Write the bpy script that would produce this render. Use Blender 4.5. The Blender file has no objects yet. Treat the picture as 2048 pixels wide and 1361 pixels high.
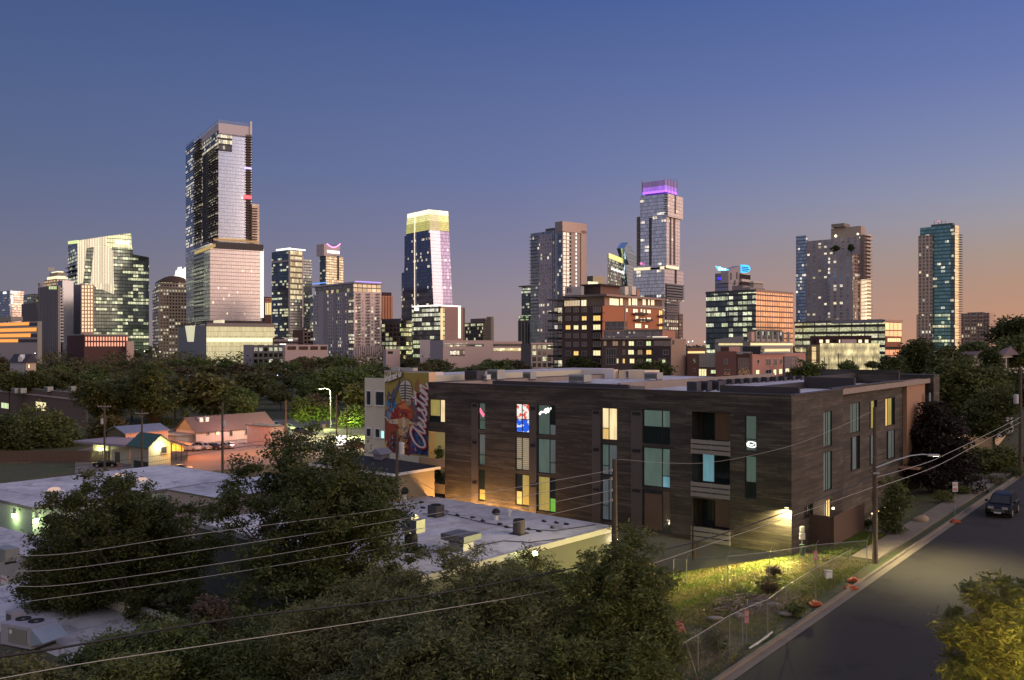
import bpy, math, random
import numpy as np
from mathutils import Vector
random.seed(7)
C = bpy.context.scene.collection
sc = bpy.context.scene
# ---------------------------------------------------------------- camera model (level lens, horizon at row 690 of 1361)
CAMZ, F, CX, HY = 14.0, 1800.0, 1024.0, 690.0
def P(px, py, D):
    return ((px-CX)/F*D, D, CAMZ-(py-HY)/F*D)
def lin(c):
    return tuple((v/255/12.92 if v/255 <= .04045 else ((v/255+.055)/1.055)**2.4) for v in c)
def clamp(x, a=0., b=1.): return max(a, min(b, x))
def sstep(x, a, b):
    t = clamp((x-a)/(b-a)); return t*t*(3-2*t)
# street / local building grid
KX, KY = 8.7, 37.6
TH = -math.radians(37.75)
AX, AY = -math.cos(TH), -math.sin(TH)      # "along the long facade, leftwards and away"
BX, BY = -math.sin(TH), math.cos(TH)       # "along the street, away"
def st(x, y): return ((x-KX)*AX+(y-KY)*AY, (x-KX)*BX+(y-KY)*BY)
def xy(s, t): return (KX+s*AX+t*BX, KY+s*AY+t*BY)
def gz(x, y):
    s, t = st(x, y)
    pts = [(-1e4,0),(5.6,0),(14.5,-2.6),(24,-4.6),(45,-6),(95,-9.3),(140,-10.2),(1e5,-10.2)]
    z = 0
    for (a, za), (b, zb) in zip(pts, pts[1:]):
        if a <= s <= b: z = za+(zb-za)*(s-a)/(b-a); break
    k = sstep(t, 75, 135)*(1-sstep(s, 50, 110))
    z = z*(1-k) + 7.0*k*sstep(s, -30, 12)
    return z

# ---------------------------------------------------------------- objects
def tag(o, label=None, cat=None, group=None, kind=None):
    if label: o['label'] = label
    if cat: o['category'] = cat
    if group: o['group'] = group
    if kind: o['kind'] = kind
    return o
def empty(name, loc=(0,0,0), rz=0, label=None, cat=None, group=None):
    o = bpy.data.objects.new(name, None); C.objects.link(o)
    o.location = loc; o.rotation_euler = (0, 0, rz); o.empty_display_size = .5
    return tag(o, label, cat, group)
def copy_tree(o, parent=None):
    c = o.copy(); C.objects.link(c)
    c.parent = parent
    for ch in list(o.children): copy_tree(ch, c)
    return c
class MB:
    def __init__(s): s.v, s.f, s.uv, s.m = [], [], [], []
    def face(s, pts, uvs=None, m=0):
        i = len(s.v); s.v += [tuple(p) for p in pts]; s.f.append(tuple(range(i, i+len(pts))))
        if uvs is None:
            a = Vector(pts[0]); ux = (Vector(pts[1])-a); L = ux.length or 1; ux = ux/L
            n = ux.cross(Vector(pts[-1])-a); n = n.normalized() if n.length > 1e-9 else Vector((0,0,1))
            vy = n.cross(ux)
            uvs = [((Vector(p)-a).dot(ux), (Vector(p)-a).dot(vy)) for p in pts]
        s.uv += uvs; s.m.append(m); return s
    def box(s, x0, x1, y0, y1, z0, z1, m=0, bottom=True, mR=None, mT=None):
        if x0 > x1: x0, x1 = x1, x0
        if y0 > y1: y0, y1 = y1, y0
        if z0 > z1: z0, z1 = z1, z0
        mR = m if mR is None else mR; mT = m if mT is None else mT
        s.face([(x0,y0,z0),(x1,y0,z0),(x1,y0,z1),(x0,y0,z1)], [(x0,z0),(x1,z0),(x1,z1),(x0,z1)], m)
        s.face([(x1,y0,z0),(x1,y1,z0),(x1,y1,z1),(x1,y0,z1)], [(y0,z0),(y1,z0),(y1,z1),(y0,z1)], mR)
        s.face([(x1,y1,z0),(x0,y1,z0),(x0,y1,z1),(x1,y1,z1)], [(x1,z0),(x0,z0),(x0,z1),(x1,z1)], m)
        s.face([(x0,y1,z0),(x0,y0,z0),(x0,y0,z1),(x0,y1,z1)], [(y1,z0),(y0,z0),(y0,z1),(y1,z1)], mR)
        s.face([(x0,y0,z1),(x1,y0,z1),(x1,y1,z1),(x0,y1,z1)], [(x0,y0),(x1,y0),(x1,y1),(x0,y1)], mT)
        if bottom: s.face([(x0,y1,z0),(x1,y1,z0),(x1,y0,z0),(x0,y0,z0)], None, mT)
        return s
    def prism(s, pts, off, m=0, mside=None):
        """closed polygon pts (3d) extruded by vector off"""
        off = Vector(off); P0 = [Vector(p) for p in pts]; P1 = [p+off for p in P0]
        ms = m if mside is None else mside
        s.face([tuple(p) for p in P0], None, m); s.face([tuple(p) for p in reversed(P1)], None, m)
        n = len(pts)
        for i in range(n):
            j = (i+1) % n
            s.face([tuple(P0[j]), tuple(P0[i]), tuple(P1[i]), tuple(P1[j])], None, ms)
        return s
    def tube(s, pts, r, n=6, m=0, cap=True):
        pts = [Vector(p) for p in pts]; rr = r if isinstance(r, (list, tuple)) else [r]*len(pts)
        base = len(s.v)
        for i, p in enumerate(pts):
            d = (pts[min(i+1, len(pts)-1)]-pts[max(i-1, 0)]).normalized()
            a = Vector((0,0,1)) if abs(d.z) < .9 else Vector((1,0,0))
            u = d.cross(a).normalized(); w = d.cross(u)
            for k in range(n):
                t = 2*math.pi*k/n; s.v.append(tuple(p+(u*math.cos(t)+w*math.sin(t))*rr[i]))
        for i in range(len(pts)-1):
            for k in range(n):
                a, b = base+i*n+k, base+i*n+(k+1) % n
                s.f.append((a, a+n, b+n, b)); s.uv += [(k/n,i),(k/n,i+1),((k+1)/n,i+1),((k+1)/n,i)]; s.m.append(m)
        if cap:
            for q in (0, len(pts)-1):
                s.f.append(tuple(base+q*n+k for k in range(n))); s.uv += [(0,0)]*n; s.m.append(m)
        return s
    def cyl(s, x, y, z0, z1, r, n=12, m=0, r2=None): return s.tube([(x,y,z0),(x,y,z1)], [r, r if r2 is None else r2], n, m)
    def lathe(s, prof, x=0, y=0, n=14, m=0, z=0):
        base = len(s.v)
        for r, h in prof:
            for k in range(n):
                t = 2*math.pi*k/n; s.v.append((x+r*math.cos(t), y+r*math.sin(t), z+h))
        for i in range(len(prof)-1):
            for k in range(n):
                a, b = base+i*n+k, base+i*n+(k+1) % n
                s.f.append((a, b, b+n, a+n)); s.uv += [(k/n,i),((k+1)/n,i),((k+1)/n,i+1),(k/n,i+1)]; s.m.append(m)
        return s
    def build(s, name, mats, parent=None, smooth=False):
        me = bpy.data.meshes.new(name); me.from_pydata(s.v, [], s.f)
        uvl = me.uv_layers.new(name='UVMap')
        uvl.data.foreach_set('uv', np.array(s.uv, dtype=np.float32).ravel())
        mats = mats if isinstance(mats, (list, tuple)) else [mats]
        for m in mats: me.materials.append(m)
        me.polygons.foreach_set('material_index', np.array(s.m, dtype=np.int32))
        if smooth: me.polygons.foreach_set('use_smooth', np.ones(len(s.f), dtype=bool))
        me.update()
        o = bpy.data.objects.new(name, me); C.objects.link(o)
        if parent: o.parent = parent
        return o
def quadcloud(name, cen, ax, ay, mats, parent=None, mi=None):
    """n quads: centre, half-axis x, half-axis y (numpy n,3)"""
    n = len(cen); v = np.empty((n,4,3), np.float32)
    v[:,0] = cen-ax*.35-ay; v[:,1] = cen+ax; v[:,2] = cen+ax*.2+ay; v[:,3] = cen-ax
    me = bpy.data.meshes.new(name)
    me.vertices.add(n*4); me.vertices.foreach_set('co', v.ravel())
    me.loops.add(n*4); me.loops.foreach_set('vertex_index', np.arange(n*4, dtype=np.int32))
    me.polygons.add(n); me.polygons.foreach_set('loop_start', np.arange(0, n*4, 4, dtype=np.int32))
    me.polygons.foreach_set('loop_total', np.full(n, 4, np.int32))
    mats = mats if isinstance(mats, (list, tuple)) else [mats]
    for m in mats: me.materials.append(m)
    if mi is not None: me.polygons.foreach_set('material_index', mi.astype(np.int32))
    me.update(calc_edges=True)
    o = bpy.data.objects.new(name, me); C.objects.link(o)
    if parent: o.parent = parent
    return o

# ---------------------------------------------------------------- materials
class NT:
    def __init__(s, name):
        s.mat = bpy.data.materials.new(name); s.mat.use_nodes = True
        s.t = s.mat.node_tree; s.t.nodes.clear()
        s.out = s.t.nodes.new('ShaderNodeOutputMaterial')
    def n(s, ty, **kw):
        nd = s.t.nodes.new(ty)
        for k, v in kw.items(): setattr(nd, k, v)
        return nd
    def l(s, a, b): s.t.links.new(a, b)
    def put(s, inp, v):
        if isinstance(v, bpy.types.NodeSocket): s.l(v, inp)
        else:
            if inp.type == 'RGBA' and len(v) == 3: v = (*v, 1)
            inp.default_value = v
    def m(s, op, a, b=0., c=None):
        nd = s.n('ShaderNodeMath', operation=op); s.put(nd.inputs[0], a); s.put(nd.inputs[1], b)
        if c is not None: s.put(nd.inputs[2], c)
        return nd.outputs[0]
    def mix(s, f, a, b, bt='MIX'):
        nd = s.n('ShaderNodeMix', data_type='RGBA', blend_type=bt)
        s.put(nd.inputs[0], f); s.put(nd.inputs[6], a); s.put(nd.inputs[7], b); return nd.outputs[2]
    def uv(s):
        if not hasattr(s, '_uv'): s._uv = s.n('ShaderNodeTexCoord')
        return s._uv.outputs['UV']
    def obj(s): s.uv(); return s._uv.outputs['Object']
    def vec(s, x, y, z=0.):
        nd = s.n('ShaderNodeCombineXYZ'); s.put(nd.inputs[0], x); s.put(nd.inputs[1], y); s.put(nd.inputs[2], z); return nd.outputs[0]
    def mapv(s, v, sc_, loc=(0,0,0)):
        nd = s.n('ShaderNodeMapping'); s.l(v, nd.inputs[0]); nd.inputs[3].default_value = sc_; nd.inputs[1].default_value = loc; return nd.outputs[0]
    def noise(s, v, scale, detail=3, rough=.55):
        nd = s.n('ShaderNodeTexNoise'); s.l(v, nd.inputs['Vector']); nd.inputs['Scale'].default_value = scale
        nd.inputs['Detail'].default_value = detail; nd.inputs['Roughness'].default_value = rough; return nd.outputs[0]
    def white(s, v):
        nd = s.n('ShaderNodeTexWhiteNoise', noise_dimensions='3D'); s.l(v, nd.inputs['Vector']); return nd.outputs[0]
    def ramp(s, f, stops):
        nd = s.n('ShaderNodeValToRGB'); s.put(nd.inputs[0], f); e = nd.color_ramp.elements
        while len(e) < len(stops): e.new(.5)
        for el, (p, c) in zip(e, stops): el.position = p; el.color = (*c, 1) if len(c) == 3 else c
        return nd.outputs[0]
    def bsdf(s, col, rough=.6, metal=0., emc=None, ems=None, nrm=None, spec=.5):
        b = s.n('ShaderNodeBsdfPrincipled'); s.put(b.inputs['Base Color'], col); s.put(b.inputs['Roughness'], rough)
        s.put(b.inputs['Metallic'], metal); b.inputs['Specular IOR Level'].default_value = spec
        if emc is not None: s.put(b.inputs['Emission Color'], emc); s.put(b.inputs['Emission Strength'], 1. if ems is None else ems)
        if nrm is not None: s.l(nrm, b.inputs['Normal'])
        s.l(b.outputs[0], s.out.inputs[0]); return b
    def bump(s, h, st_=.3, d=.05):
        nd = s.n('ShaderNodeBump'); s.l(h, nd.inputs['Height']); nd.inputs['Strength'].default_value = st_; nd.inputs['Distance'].default_value = d; return nd.outputs[0]
_mc = {}
def plain(name, col, rough=.6, metal=0., var=.25, scale=1.2, em=0., emc=None):
    if name in _mc: return _mc[name]
    t = NT(name); o = t.obj()
    n1 = t.noise(o, scale, 4); n2 = t.noise(o, scale*7, 3)
    f = t.m('ADD', t.m('MULTIPLY', n1, .65), t.m('MULTIPLY', n2, .35))
    c = t.mix(f, tuple(v*(1-var) for v in col), tuple(min(1., v*(1+var)) for v in col))
    t.bsdf(c, rough, metal, emc if emc else (col if em else None), em if em else None)
    _mc[name] = t.mat; return t.mat
def glow(name, col, s_=1., var=0.):
    if name in _mc: return _mc[name]
    t = NT(name)
    st_ = s_
    if var:
        st_ = t.m('MULTIPLY', t.m('ADD', t.m('MULTIPLY', t.noise(t.obj(), 1.6, 3), var*2), 1-var), s_)
    t.bsdf(tuple(min(.8, v) for v in col), .5, 0, col, st_)
    _mc[name] = t.mat; return t.mat
def facade(name, bay, floor, mull=.12, band=.2, glass=(.3,.35,.45), frame=(.2,.2,.2), p=.15, cols=((1,.72,.38),(.95,1,.7)), st_=1.,
           metal=.9, rough=.12, run=1., rowp=1., seed=0., mid=0., voff=0., frough=.6, uoff=0., lo=.12, flat=0., tv=.5, lv0=.34):
    if p > 1: lo, flat, lv0 = .75, .7, 0.
    """one facade skin: window grid in metres, random lit rooms, glass that mirrors the sky"""
    t = NT(name); sep = t.n('ShaderNodeSeparateXYZ'); t.l(t.uv(), sep.inputs[0])
    u, v = t.m('ADD', sep.outputs[0], 500.+uoff), t.m('ADD', sep.outputs[1], 300.+voff)
    U, V = t.m('DIVIDE', u, bay), t.m('DIVIDE', v, floor)
    cu, cv = t.m('FLOOR', U), t.m('FLOOR', V)
    fu, fv = t.m('FRACT', U), t.m('FRACT', V)
    fr = t.m('MAXIMUM', t.m('LESS_THAN', fu, mull), t.m('LESS_THAN', fv, band))
    if mid: fr = t.m('MAXIMUM', fr, t.m('LESS_THAN', t.m('ABSOLUTE', t.m('SUBTRACT', fu, .5+mull/2)), mid))
    gl = t.m('SUBTRACT', 1., fr)
    cr = t.m('FLOOR', t.m('DIVIDE', U, run)) if run != 1 else cu
    r1 = t.white(t.vec(cr, cv, seed+.5)); row = t.white(t.vec(cv, seed+7.3, 2.)); r2 = t.white(t.vec(cu, cv, seed+3.1))
    thr = t.m('MULTIPLY', t.m('ADD', t.m('MULTIPLY', t.m('POWER', row, 2.), 3.*rowp), 1.-rowp), p)
    lit = t.m('MULTIPLY', t.m('LESS_THAN', r1, thr), t.m('GREATER_THAN', fv, lv0))
    nz = t.noise(t.mapv(t.uv(), (1,1.6,1), (seed,seed,0)), .75, 3, .7)
    nc = t.n('ShaderNodeMapRange'); t.l(nz, nc.inputs[0]); nc.inputs[1].default_value = .34; nc.inputs[2].default_value = .62; nc.inputs[3].default_value = lo; nc.inputs[4].default_value = 1.35
    lv = t.m('MULTIPLY', t.m('ADD', t.m('MULTIPLY', r2, .8*(1-flat)), .3+.7*flat), nc.outputs[0])
    ems = t.m('MULTIPLY', t.m('MULTIPLY', t.m('MULTIPLY', lit, gl), lv), st_)
    ec = t.mix(t.white(t.vec(cr, cv, seed+9.)), cols[0], cols[1])
    g = t.mix(r2, tuple(x*(1-.28*tv*2) for x in glass), tuple(min(1, x*(1+.15*tv*2)) for x in glass))
    fn = t.noise(t.mapv(t.uv(), (.06,.03,1)), 1., 4)
    frc = t.mix(fn, tuple(x*.75 for x in frame), tuple(min(1, x*1.2) for x in frame))
    col = t.mix(gl, frc, g)
    t.bsdf(col, t.m('ADD', t.m('MULTIPLY', gl, rough-frough), frough), t.m('MULTIPLY', gl, metal), ec, ems)
    return t.mat
W_, Y_, O_ = (1,.93,.78), (1,.82,.45), (1,.5,.18)
GR = (.9,1,.62)
M = dict(
 conc=plain('concrete', (.32,.29,.27), .85), dconc=plain('dark_concrete', (.13,.12,.12), .85),
 white=plain('white_paint', (.72,.70,.68), .6, var=.06), metal=plain('galvanised_metal', (.33,.34,.35), .45, .7),
 dmetal=plain('dark_metal', (.05,.05,.055), .5, .4), black=plain('black_rubber', (.015,.015,.016), .7),
 tan=plain('tan_stucco', (.42,.34,.27), .85, var=.1), brick=plain('red_brick', (.36,.13,.08), .85, var=.15),
 dbrick=plain('brown_brick', (.13,.075,.065), .85, var=.2), roofg=plain('grey_roof', (.25,.24,.26), .9),
 wood=plain('pole_wood', (.095,.07,.055), .9, var=.4, scale=3), orange=plain('orange_plastic', (.42,.085,.03), .5, var=.1),
)
# ---------------------------------------------------------------- two-sided buildings; many right-face colours have sunset warmth painted in
class Bld:
    """thing whose near corner stands at column xc, depth D; left face along local -x, right face along local +y"""
    def __init__(s, name, label, cat, xc, D, phi, zb=-10.2, group=None):
        s.ph = math.radians(phi); s.o = ((xc-CX)/F*D, D); s.zb = zb
        s.root = empty(name, (s.o[0], s.o[1], zb), -s.ph, label, cat, group)
        s.cp, s.sp = math.cos(s.ph), math.sin(s.ph)
    def lx(s, px, y=0.):
        k = (px-CX)/F; return (k*(s.o[1]+y*s.cp)-s.o[0]-y*s.sp)/(s.cp+k*s.sp)
    def ly(s, px, x=0.):
        k = (px-CX)/F; return (k*(s.o[1]-x*s.sp)-s.o[0]-x*s.cp)/(s.sp-k*s.cp)
    def dep(s, x, y): return s.o[1]-x*s.sp+y*s.cp
    def w(s, x, y, z): return (s.o[0]+x*s.cp+y*s.sp, s.o[1]-x*s.sp+y*s.cp, z+s.zb)
    def z(s, py, x=0., y=0.): return CAMZ-(py-HY)/F*s.dep(x, y)-s.zb
    def ext(s, xl, xc, xr, off=0., offr=0.):
        """footprint (x0,x1,y0,y1) of a block whose visible columns are xl, xc, xr"""
        if offr < -9: offr = 0.
        x1, y0 = offr, off
        if abs(s.lx(xc, off)-offr) > .3:
            if s.lx(xc, off) < offr: x1 = s.lx(xc, off)
            else: y0 = s.ly(xc, offr)
        x0 = s.lx(xl, y0); y1 = s.ly(xr, x1)
        if x0 > x1 or y1 < y0 or x1-x0 > 200 or y1-y0 > 200: print('BAD', s.root.name, s.root['label'][:40], (xl, xc, xr), [round(v,1) for v in (x0, x1, y0, y1)], 'vpL', round(CX-F/math.tan(s.ph)))
        return x0, x1, y0, y1
    def blk(s, name, xl, xc, xr, pt, pb, mL, mR=None, mT=None, off=0., offr=0., parent=None):
        e = s.ext(xl, xc, xr, off, offr)
        z1 = s.z(pt, e[1], e[2]); z0 = 0. if pb is None else s.z(pb, e[1], e[2])
        mR = mR or mL; mT = mT or M['roofg']
        o = MB().box(*e, z0, z1, 0, mR=1, mT=2).build(name, [mL, mR, mT], parent or s.root)
        s.last = (*e, z0, z1); return o
    def pts(s, fc, lst, plane):
        out = []
        for px, py in lst:
            if fc == 'L': x = s.lx(px, plane); out.append((x, plane, s.z(py, x, plane)))
            else: y = s.ly(px, plane); out.append((plane, y, s.z(py, plane, y)))
        return out
    def poly(s, name, fc, lst, mat, out=.3, plane=0., thick=None, parent=None):
        """flat piece whose outline is seen at the given columns/rows on a face, standing proud of it by out"""
        th = out if thick is None else thick
        if fc == 'L': q = s.pts('L', lst, plane-out); off = (0, th, 0)
        else: q = s.pts('R', lst, plane+out); off = (-th, 0, 0)
        mb = MB(); n = len(q)
        P1 = [Vector(p)+Vector(off) for p in q]
        k = 0 if fc == 'L' else 1
        mb.face(q, [(p[k], p[2]) for p in q]); 
        for i in range(n):
            j = (i+1) % n; mb.face([q[j], q[i], tuple(P1[i]), tuple(P1[j])])
        return mb.build(name, mat, parent or s.root)
    def rect(s, name, fc, a, b, t, u, mat, out=.3, plane=0., thick=None, parent=None):
        """level rectangle: columns a..b, rows t..u measured at its middle"""
        return s.bars(name, fc, [(a, b, t, u)], mat, out, plane, thick, parent)
    def bars(s, name, fc, rects, mat, out=.3, plane=0., thick=None, parent=None):
        mb = MB(); th = out if thick is None else thick
        for a, b, t, u in rects:
            if fc == 'L':
                y = plane-out; x0, x1 = s.lx(a, y), s.lx(b, y); xm = (x0+x1)/2
                mb.box(x0, x1, y, y+th, s.z(u, xm, y), s.z(t, xm, y))
            else:
                x = plane+out; y0, y1 = s.ly(a, x), s.ly(b, x); ym = (y0+y1)/2
                mb.box(x-th, x, y0, y1, s.z(u, x, ym), s.z(t, x, ym))
        return mb.build(name, mat, parent or s.root)
    def slabs(s, name, fc, a, b, t, u, n, mat, out=1.5, plane=0., th=.35, rail=0., parent=None):
        """n balcony slabs down a strip of the face"""
        mb = MB()
        for i in range(n):
            py = t+(u-t)*i/max(1, n-1)
            if fc == 'L':
                x0, x1 = s.lx(a, plane), s.lx(b, plane); z = s.z(py, (x0+x1)/2, plane)
                mb.box(x0, x1, plane-out, plane+.02, z-th, z)
                if rail: mb.box(x0, x1, plane-out-.05, plane-out+.03, z+.004, z+rail)
            else:
                y0, y1 = s.ly(a, plane), s.ly(b, plane); z = s.z(py, plane, (y0+y1)/2)
                mb.box(plane-.02, plane+out, y0, y1, z-th, z)
                if rail: mb.box(plane+out-.03, plane+out+.05, y0, y1, z+.004, z+rail)
        return mb.build(name, mat, parent or s.root)
    def text(s, name, fc, txt, px0, px1, py, hpx, mat, out=.4, plane=0.):
        if fc == 'L': x0, x1 = s.lx(px0, plane-out), s.lx(px1, plane-out); z = s.z(py, x0, plane); L = abs(x1-x0); loc = (x0, plane-out, z); rot = (math.pi/2, 0, 0); h = hpx/F*s.dep(x0, plane)
        else: y0, y1 = s.ly(px0, plane+out), s.ly(px1, plane+out); z = s.z(py, plane, y0); L = abs(y1-y0); loc = (plane+out, y0, z); rot = (math.pi/2, 0, math.pi/2); h = hpx/F*s.dep(plane, y0)
        return textmesh(name, txt, loc, rot, L, h, mat, s.root)
def textmesh(name, txt, loc, rot, L, h, mat, parent, ext=.05, shear=0., bold=.0):
    cu = bpy.data.curves.new(name, 'FONT'); cu.body = txt; cu.size = 1; cu.extrude = .02; cu.shear = shear; cu.offset = bold; cu.resolution_u = 3
    t = bpy.data.objects.new('tmp', cu); C.objects.link(t); bpy.context.view_layer.update()
    me = bpy.data.meshes.new_from_object(t.evaluated_get(bpy.context.evaluated_depsgraph_get()))
    bpy.data.objects.remove(t)
    v = np.empty(len(me.vertices)*3, np.float32); me.vertices.foreach_get('co', v); v = v.reshape(-1,3)
    mn, mx = v.min(0), v.max(0); v -= [mn[0], mn[1], 0]
    v *= [L/(mx[0]-mn[0]), h/(mx[1]-mn[1]), ext/.02]
    me.vertices.foreach_set('co', v.ravel()); me.materials.clear(); me.materials.append(mat); me.update()
    o = bpy.data.objects.new(name, me); C.objects.link(o); o.parent = parent; o.location = loc; o.rotation_euler = rot
    return o
ym, wm = glow('warm_lamp_glow', (1,.82,.5), 1.4), glow('white_lamp_glow', (1,.95,.85), 1.8)
redl = glow('red_beacon', (1,.1,.12), 3.)
sky_n = 0
G0 = (.34,.40,.52); GD = (.14,.19,.24); GP = (.62,.58,.66)
# --- 1 far left office with glowing orange floors
b = Bld('office_building', 'low white office block with four glowing orange window bands beside the ribbed slab tower', 'building', 75, 700, 40)
b.blk('wall', -20, 75, 84, 643, None, plain('pale_wall', (.42,.36,.36), .8), M['conc'])
for i, (t, u, e) in enumerate([(646,652,58), (657,664,73), (668,675,61), (679,685,36)]):
    b.rect('window', 'L', -20, e, t, u, glow('orange_rooms', (1,.38,.08), .95, .35), .25)
    b.rect('window_dark', 'L', e, 74, t, u, plain('dark_glass', (.03,.03,.04), .2, .3), .2)
b.rect('penthouse', 'L', -10, 22, 634, 643, M['conc'], .2, thick=9)
# --- far-left distant towers
b = Bld('glass_tower', 'far blue glass office tower at the left edge with a small white rooftop logo', 'building', 20, 1500, 42)
b.blk('facade', -30, 20, 24, 581, None, facade('f2a', 3, 4, glass=(.35,.45,.6), frame=(.1,.13,.2), p=.06, seed=1))
b.rect('rooftop_logo', 'L', 6, 11, 584, 588, wm, 1)
b = Bld('glass_tower', 'far pale tower with lit white sign and a key shaped light on its front', 'building', 22, 1450, 25)
b.blk('facade', 22, 23, 48, 582, None, facade('f2b', 3.2, 4, glass=(.5,.47,.5), frame=(.3,.27,.26), p=.22, seed=2, cols=(Y_, GR)))
b.rect('rooftop_sign', 'R', 22.5, 34, 583, 587, wm, 1)
b.bars('key_light', 'R', [(22.5, 26, 592, 597), (23.5, 25, 597, 608)], wm, 1)
b = Bld('office_tower', 'distant greenish office tower half hidden behind the dark ribbed slab', 'building', 66, 1350, 44)
b.blk('facade', 47, 66, 80, 588, None, facade('f2c', 3, 4, glass=(.3,.36,.36), frame=(.13,.16,.15), p=.2, seed=3, cols=(Y_, GR)))
b = Bld('office_tower', 'dark brown windowless looking slab behind the ribbed tower, lower than it', 'building', 74, 980, 42)
b.blk('facade', 43, 74, 90, 606, None, facade('f2d', 2.6, 60, .5, 0., (.07,.06,.07), (.09,.07,.07), 0., seed=4, metal=.3))
# --- ribbed slab and concrete shaft
b = Bld('ribbed_tower', 'grey concrete slab tower with tall dark vertical ribs and a bare concrete shaft', 'building', 116, 900, 38)
fr_ = facade('f3', 4.6, 400, .22, 0., (.05,.05,.07), (.30,.27,.28), 0., seed=5, metal=.4, mid=.06)
b.blk('facade', 76, 116, 122, 572, None, fr_, M['conc'])
b.blk('concrete_shaft', 115, 125, 147, 561, None, facade('f3s', 60, 60, 0, 0, frame=(.36,.31,.31), p=0), facade('f3s2', 60, 60, 0, 0, frame=(.50,.39,.37), p=0))  # right face paler and warmer, sunset light put into the concrete colour
b.bars('lit_window', 'L', [(98+i*3.2, 99.6+i*3.2, 573, 579) for i in range(5)], glow('green_rooms', (.8,1,.45), .8), .2)
b.bars('service_window', 'L', [(118, 120, 576+i*6.2, 579+i*6.2) for i in range(18)], plain('pale_glass', (.5,.5,.52), .3), 3.5)
b.blk('roof_room', 76, 80, 84, 566, 573, M['conc'])
# --- pink wing
b = Bld('pink_wing', 'slim pink tower wing with four columns of glowing windows beside the concrete shaft', 'building', 162, 930, 40)
b.blk('wall', 147, 162, 188, 569, None, plain('greywall', (.24,.21,.23), .8), plain('pinkwall', (.55,.36,.30), .8, var=.08))
for c in range(4):
    for r in range(13):
        b.rect('window', 'R', 164.2+c*5.9, 167.4+c*5.9, 571.5+r*7.3, 576.5+r*7.3, glow('peach_rooms', (1,.72,.42), .95, .3), .15)
# --- domed building behind
b = Bld('domed_tower', 'stepped tower with a glowing cream dome-like crown rising behind the concrete shaft', 'building', 115, 1300, 45)
b.blk('wall', 88, 112, 141, 558, None, facade('f5', 4, 4.5, .4, .35, (.3,.25,.22), (.34,.27,.22), .5, (O_, Y_), 1.1, seed=6))
b.blk('crown', 94, 114, 137, 552, 558, glow('cream_crown', (1,.86,.55), .95), off=3, offr=-3)
b.blk('crown', 99, 115, 131, 545, 552, plain('crown_stone', (.5,.42,.3), .8), off=6, offr=-6)
b.blk('crown', 103, 115, 127, 542.5, 545, glow('cream_crown', (1,.86,.55), .95), off=9, offr=-9)
b.root.children[-1]['label'] = 'topmost glowing tier'
b.rect('spire', 'L', 108.5, 109.2, 536, 543, M['metal'], -10)
# --- sail tower
b = Bld('sail_tower', 'sail shaped glass office tower with slanted glowing cream panels and lit rooftop sign', 'building', 155, 1100, 54)
fs = facade('f6', 3.1, 4.3, .1, .22, (.20,.27,.28), (.07,.09,.09), .33, ((.95,1,.55),(1,.95,.6)), 1.0, seed=7, rowp=.8, run=2)
fsL = facade('f6L', 3.1, 4.3, .1, .2, (.2,.26,.36), (.06,.08,.1), .3, ((.9,1,.5),(1,.95,.6)), 1.0, seed=8)
def hull(bl, name, pts, mats, depth, phiplane=0.):
    q = bl.pts('R', pts, phiplane); mb = MB(); off = Vector((-depth, 0, 0)); n = len(q); P1 = [tuple(Vector(p)+off) for p in q]
    mb.face(q, [(p[1], p[2]) for p in q], 0); mb.face(list(reversed(P1)), [(p[1], p[2]) for p in reversed(P1)], 0)
    for i in range(n):
        j = (i+1) % n; mb.face([q[j], q[i], P1[i], P1[j]], [(q[j][0]*1., q[j][2]), (q[i][0], q[i][2]), (P1[i][0], P1[i][2]), (P1[j][0], P1[j][2])], 1)
    return mb.build(name, mats, bl.root)
dl = -b.lx(136)
hull(b, 'facade', [(155,700),(298,700),(298,515),(266,509),(262,466),(155,481)], [fs, fsL], dl)
sailm = facade('f6s', 2.9, 400, .13, 0., (.9,.8,.6), (.25,.2,.16), 1.2, ((1,.86,.58),(1,.84,.6)), .68, seed=9, rowp=0, metal=0)
b.poly('sail_panel', 'R', [(155.5,568),(166,567),(173,497),(155.5,484)], sailm, .6)
b.poly('sail_panel', 'R', [(155.5,484),(173,497),(188,494),(213,491),(213,473),(155.5,481.5)], sailm, .8)
b.poly('sail_panel', 'R', [(181,570),(228,589),(226,501),(213,493),(188,494)], sailm, .7)
b.poly('sail_crown', 'R', [(213,494),(264,497),(262,467),(213,473)], facade('f6c', 3, 5.5, .08, .12, (.8,.8,.5), (.15,.15,.1), 1.2, ((.98,1,.5),(1,.9,.55)), .85, rowp=0, metal=0), .6)
b.poly('sail_crown', 'L', [(136,489),(155,487),(155,480.5),(136,483)], glow('sail_green', (.9,1,.4), .75, .3), .6)
b.text('rooftop_sign', 'R', 'indeed', 232, 257, 488, 8.5, glow('roof_sign_glow', (1,1,1), 3.), 1.4)
b.slabs('terrace', 'L', 137, 155, 534, 552, 3, M['dmetal'], 4)
b.bars('roof_terrace', 'R', [(266,298,514.5,517)], M['dmetal'], .8)
# --- low red garage in front
b = Bld('brick_building', 'low dark red block with glowing pink openings in front of the sail tower', 'building', 168, 780, 48)
b.blk('wall', 134, 168, 257, 671, None, plain('maroon', (.10,.045,.04), .8))
for c in range(15):
    for r in range(2):
        b.rect('opening', 'R', 171+c*5.8, 174.2+c*5.8, 674+r*11, 682+r*11, glow('pink_rooms', (1,.42,.28), .8, .3), .2)
b.rect('cornice', 'L', 134, 168, 669, 671.5, M['conc'], .5); b.rect('cornice', 'R', 168, 257, 669, 671.5, M['conc'], .5)
b.blk('annexe', 252, 254, 268, 683, None, plain('annexe_wall', (.6,.42,.36), .8), off=-6, offr=6)
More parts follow.
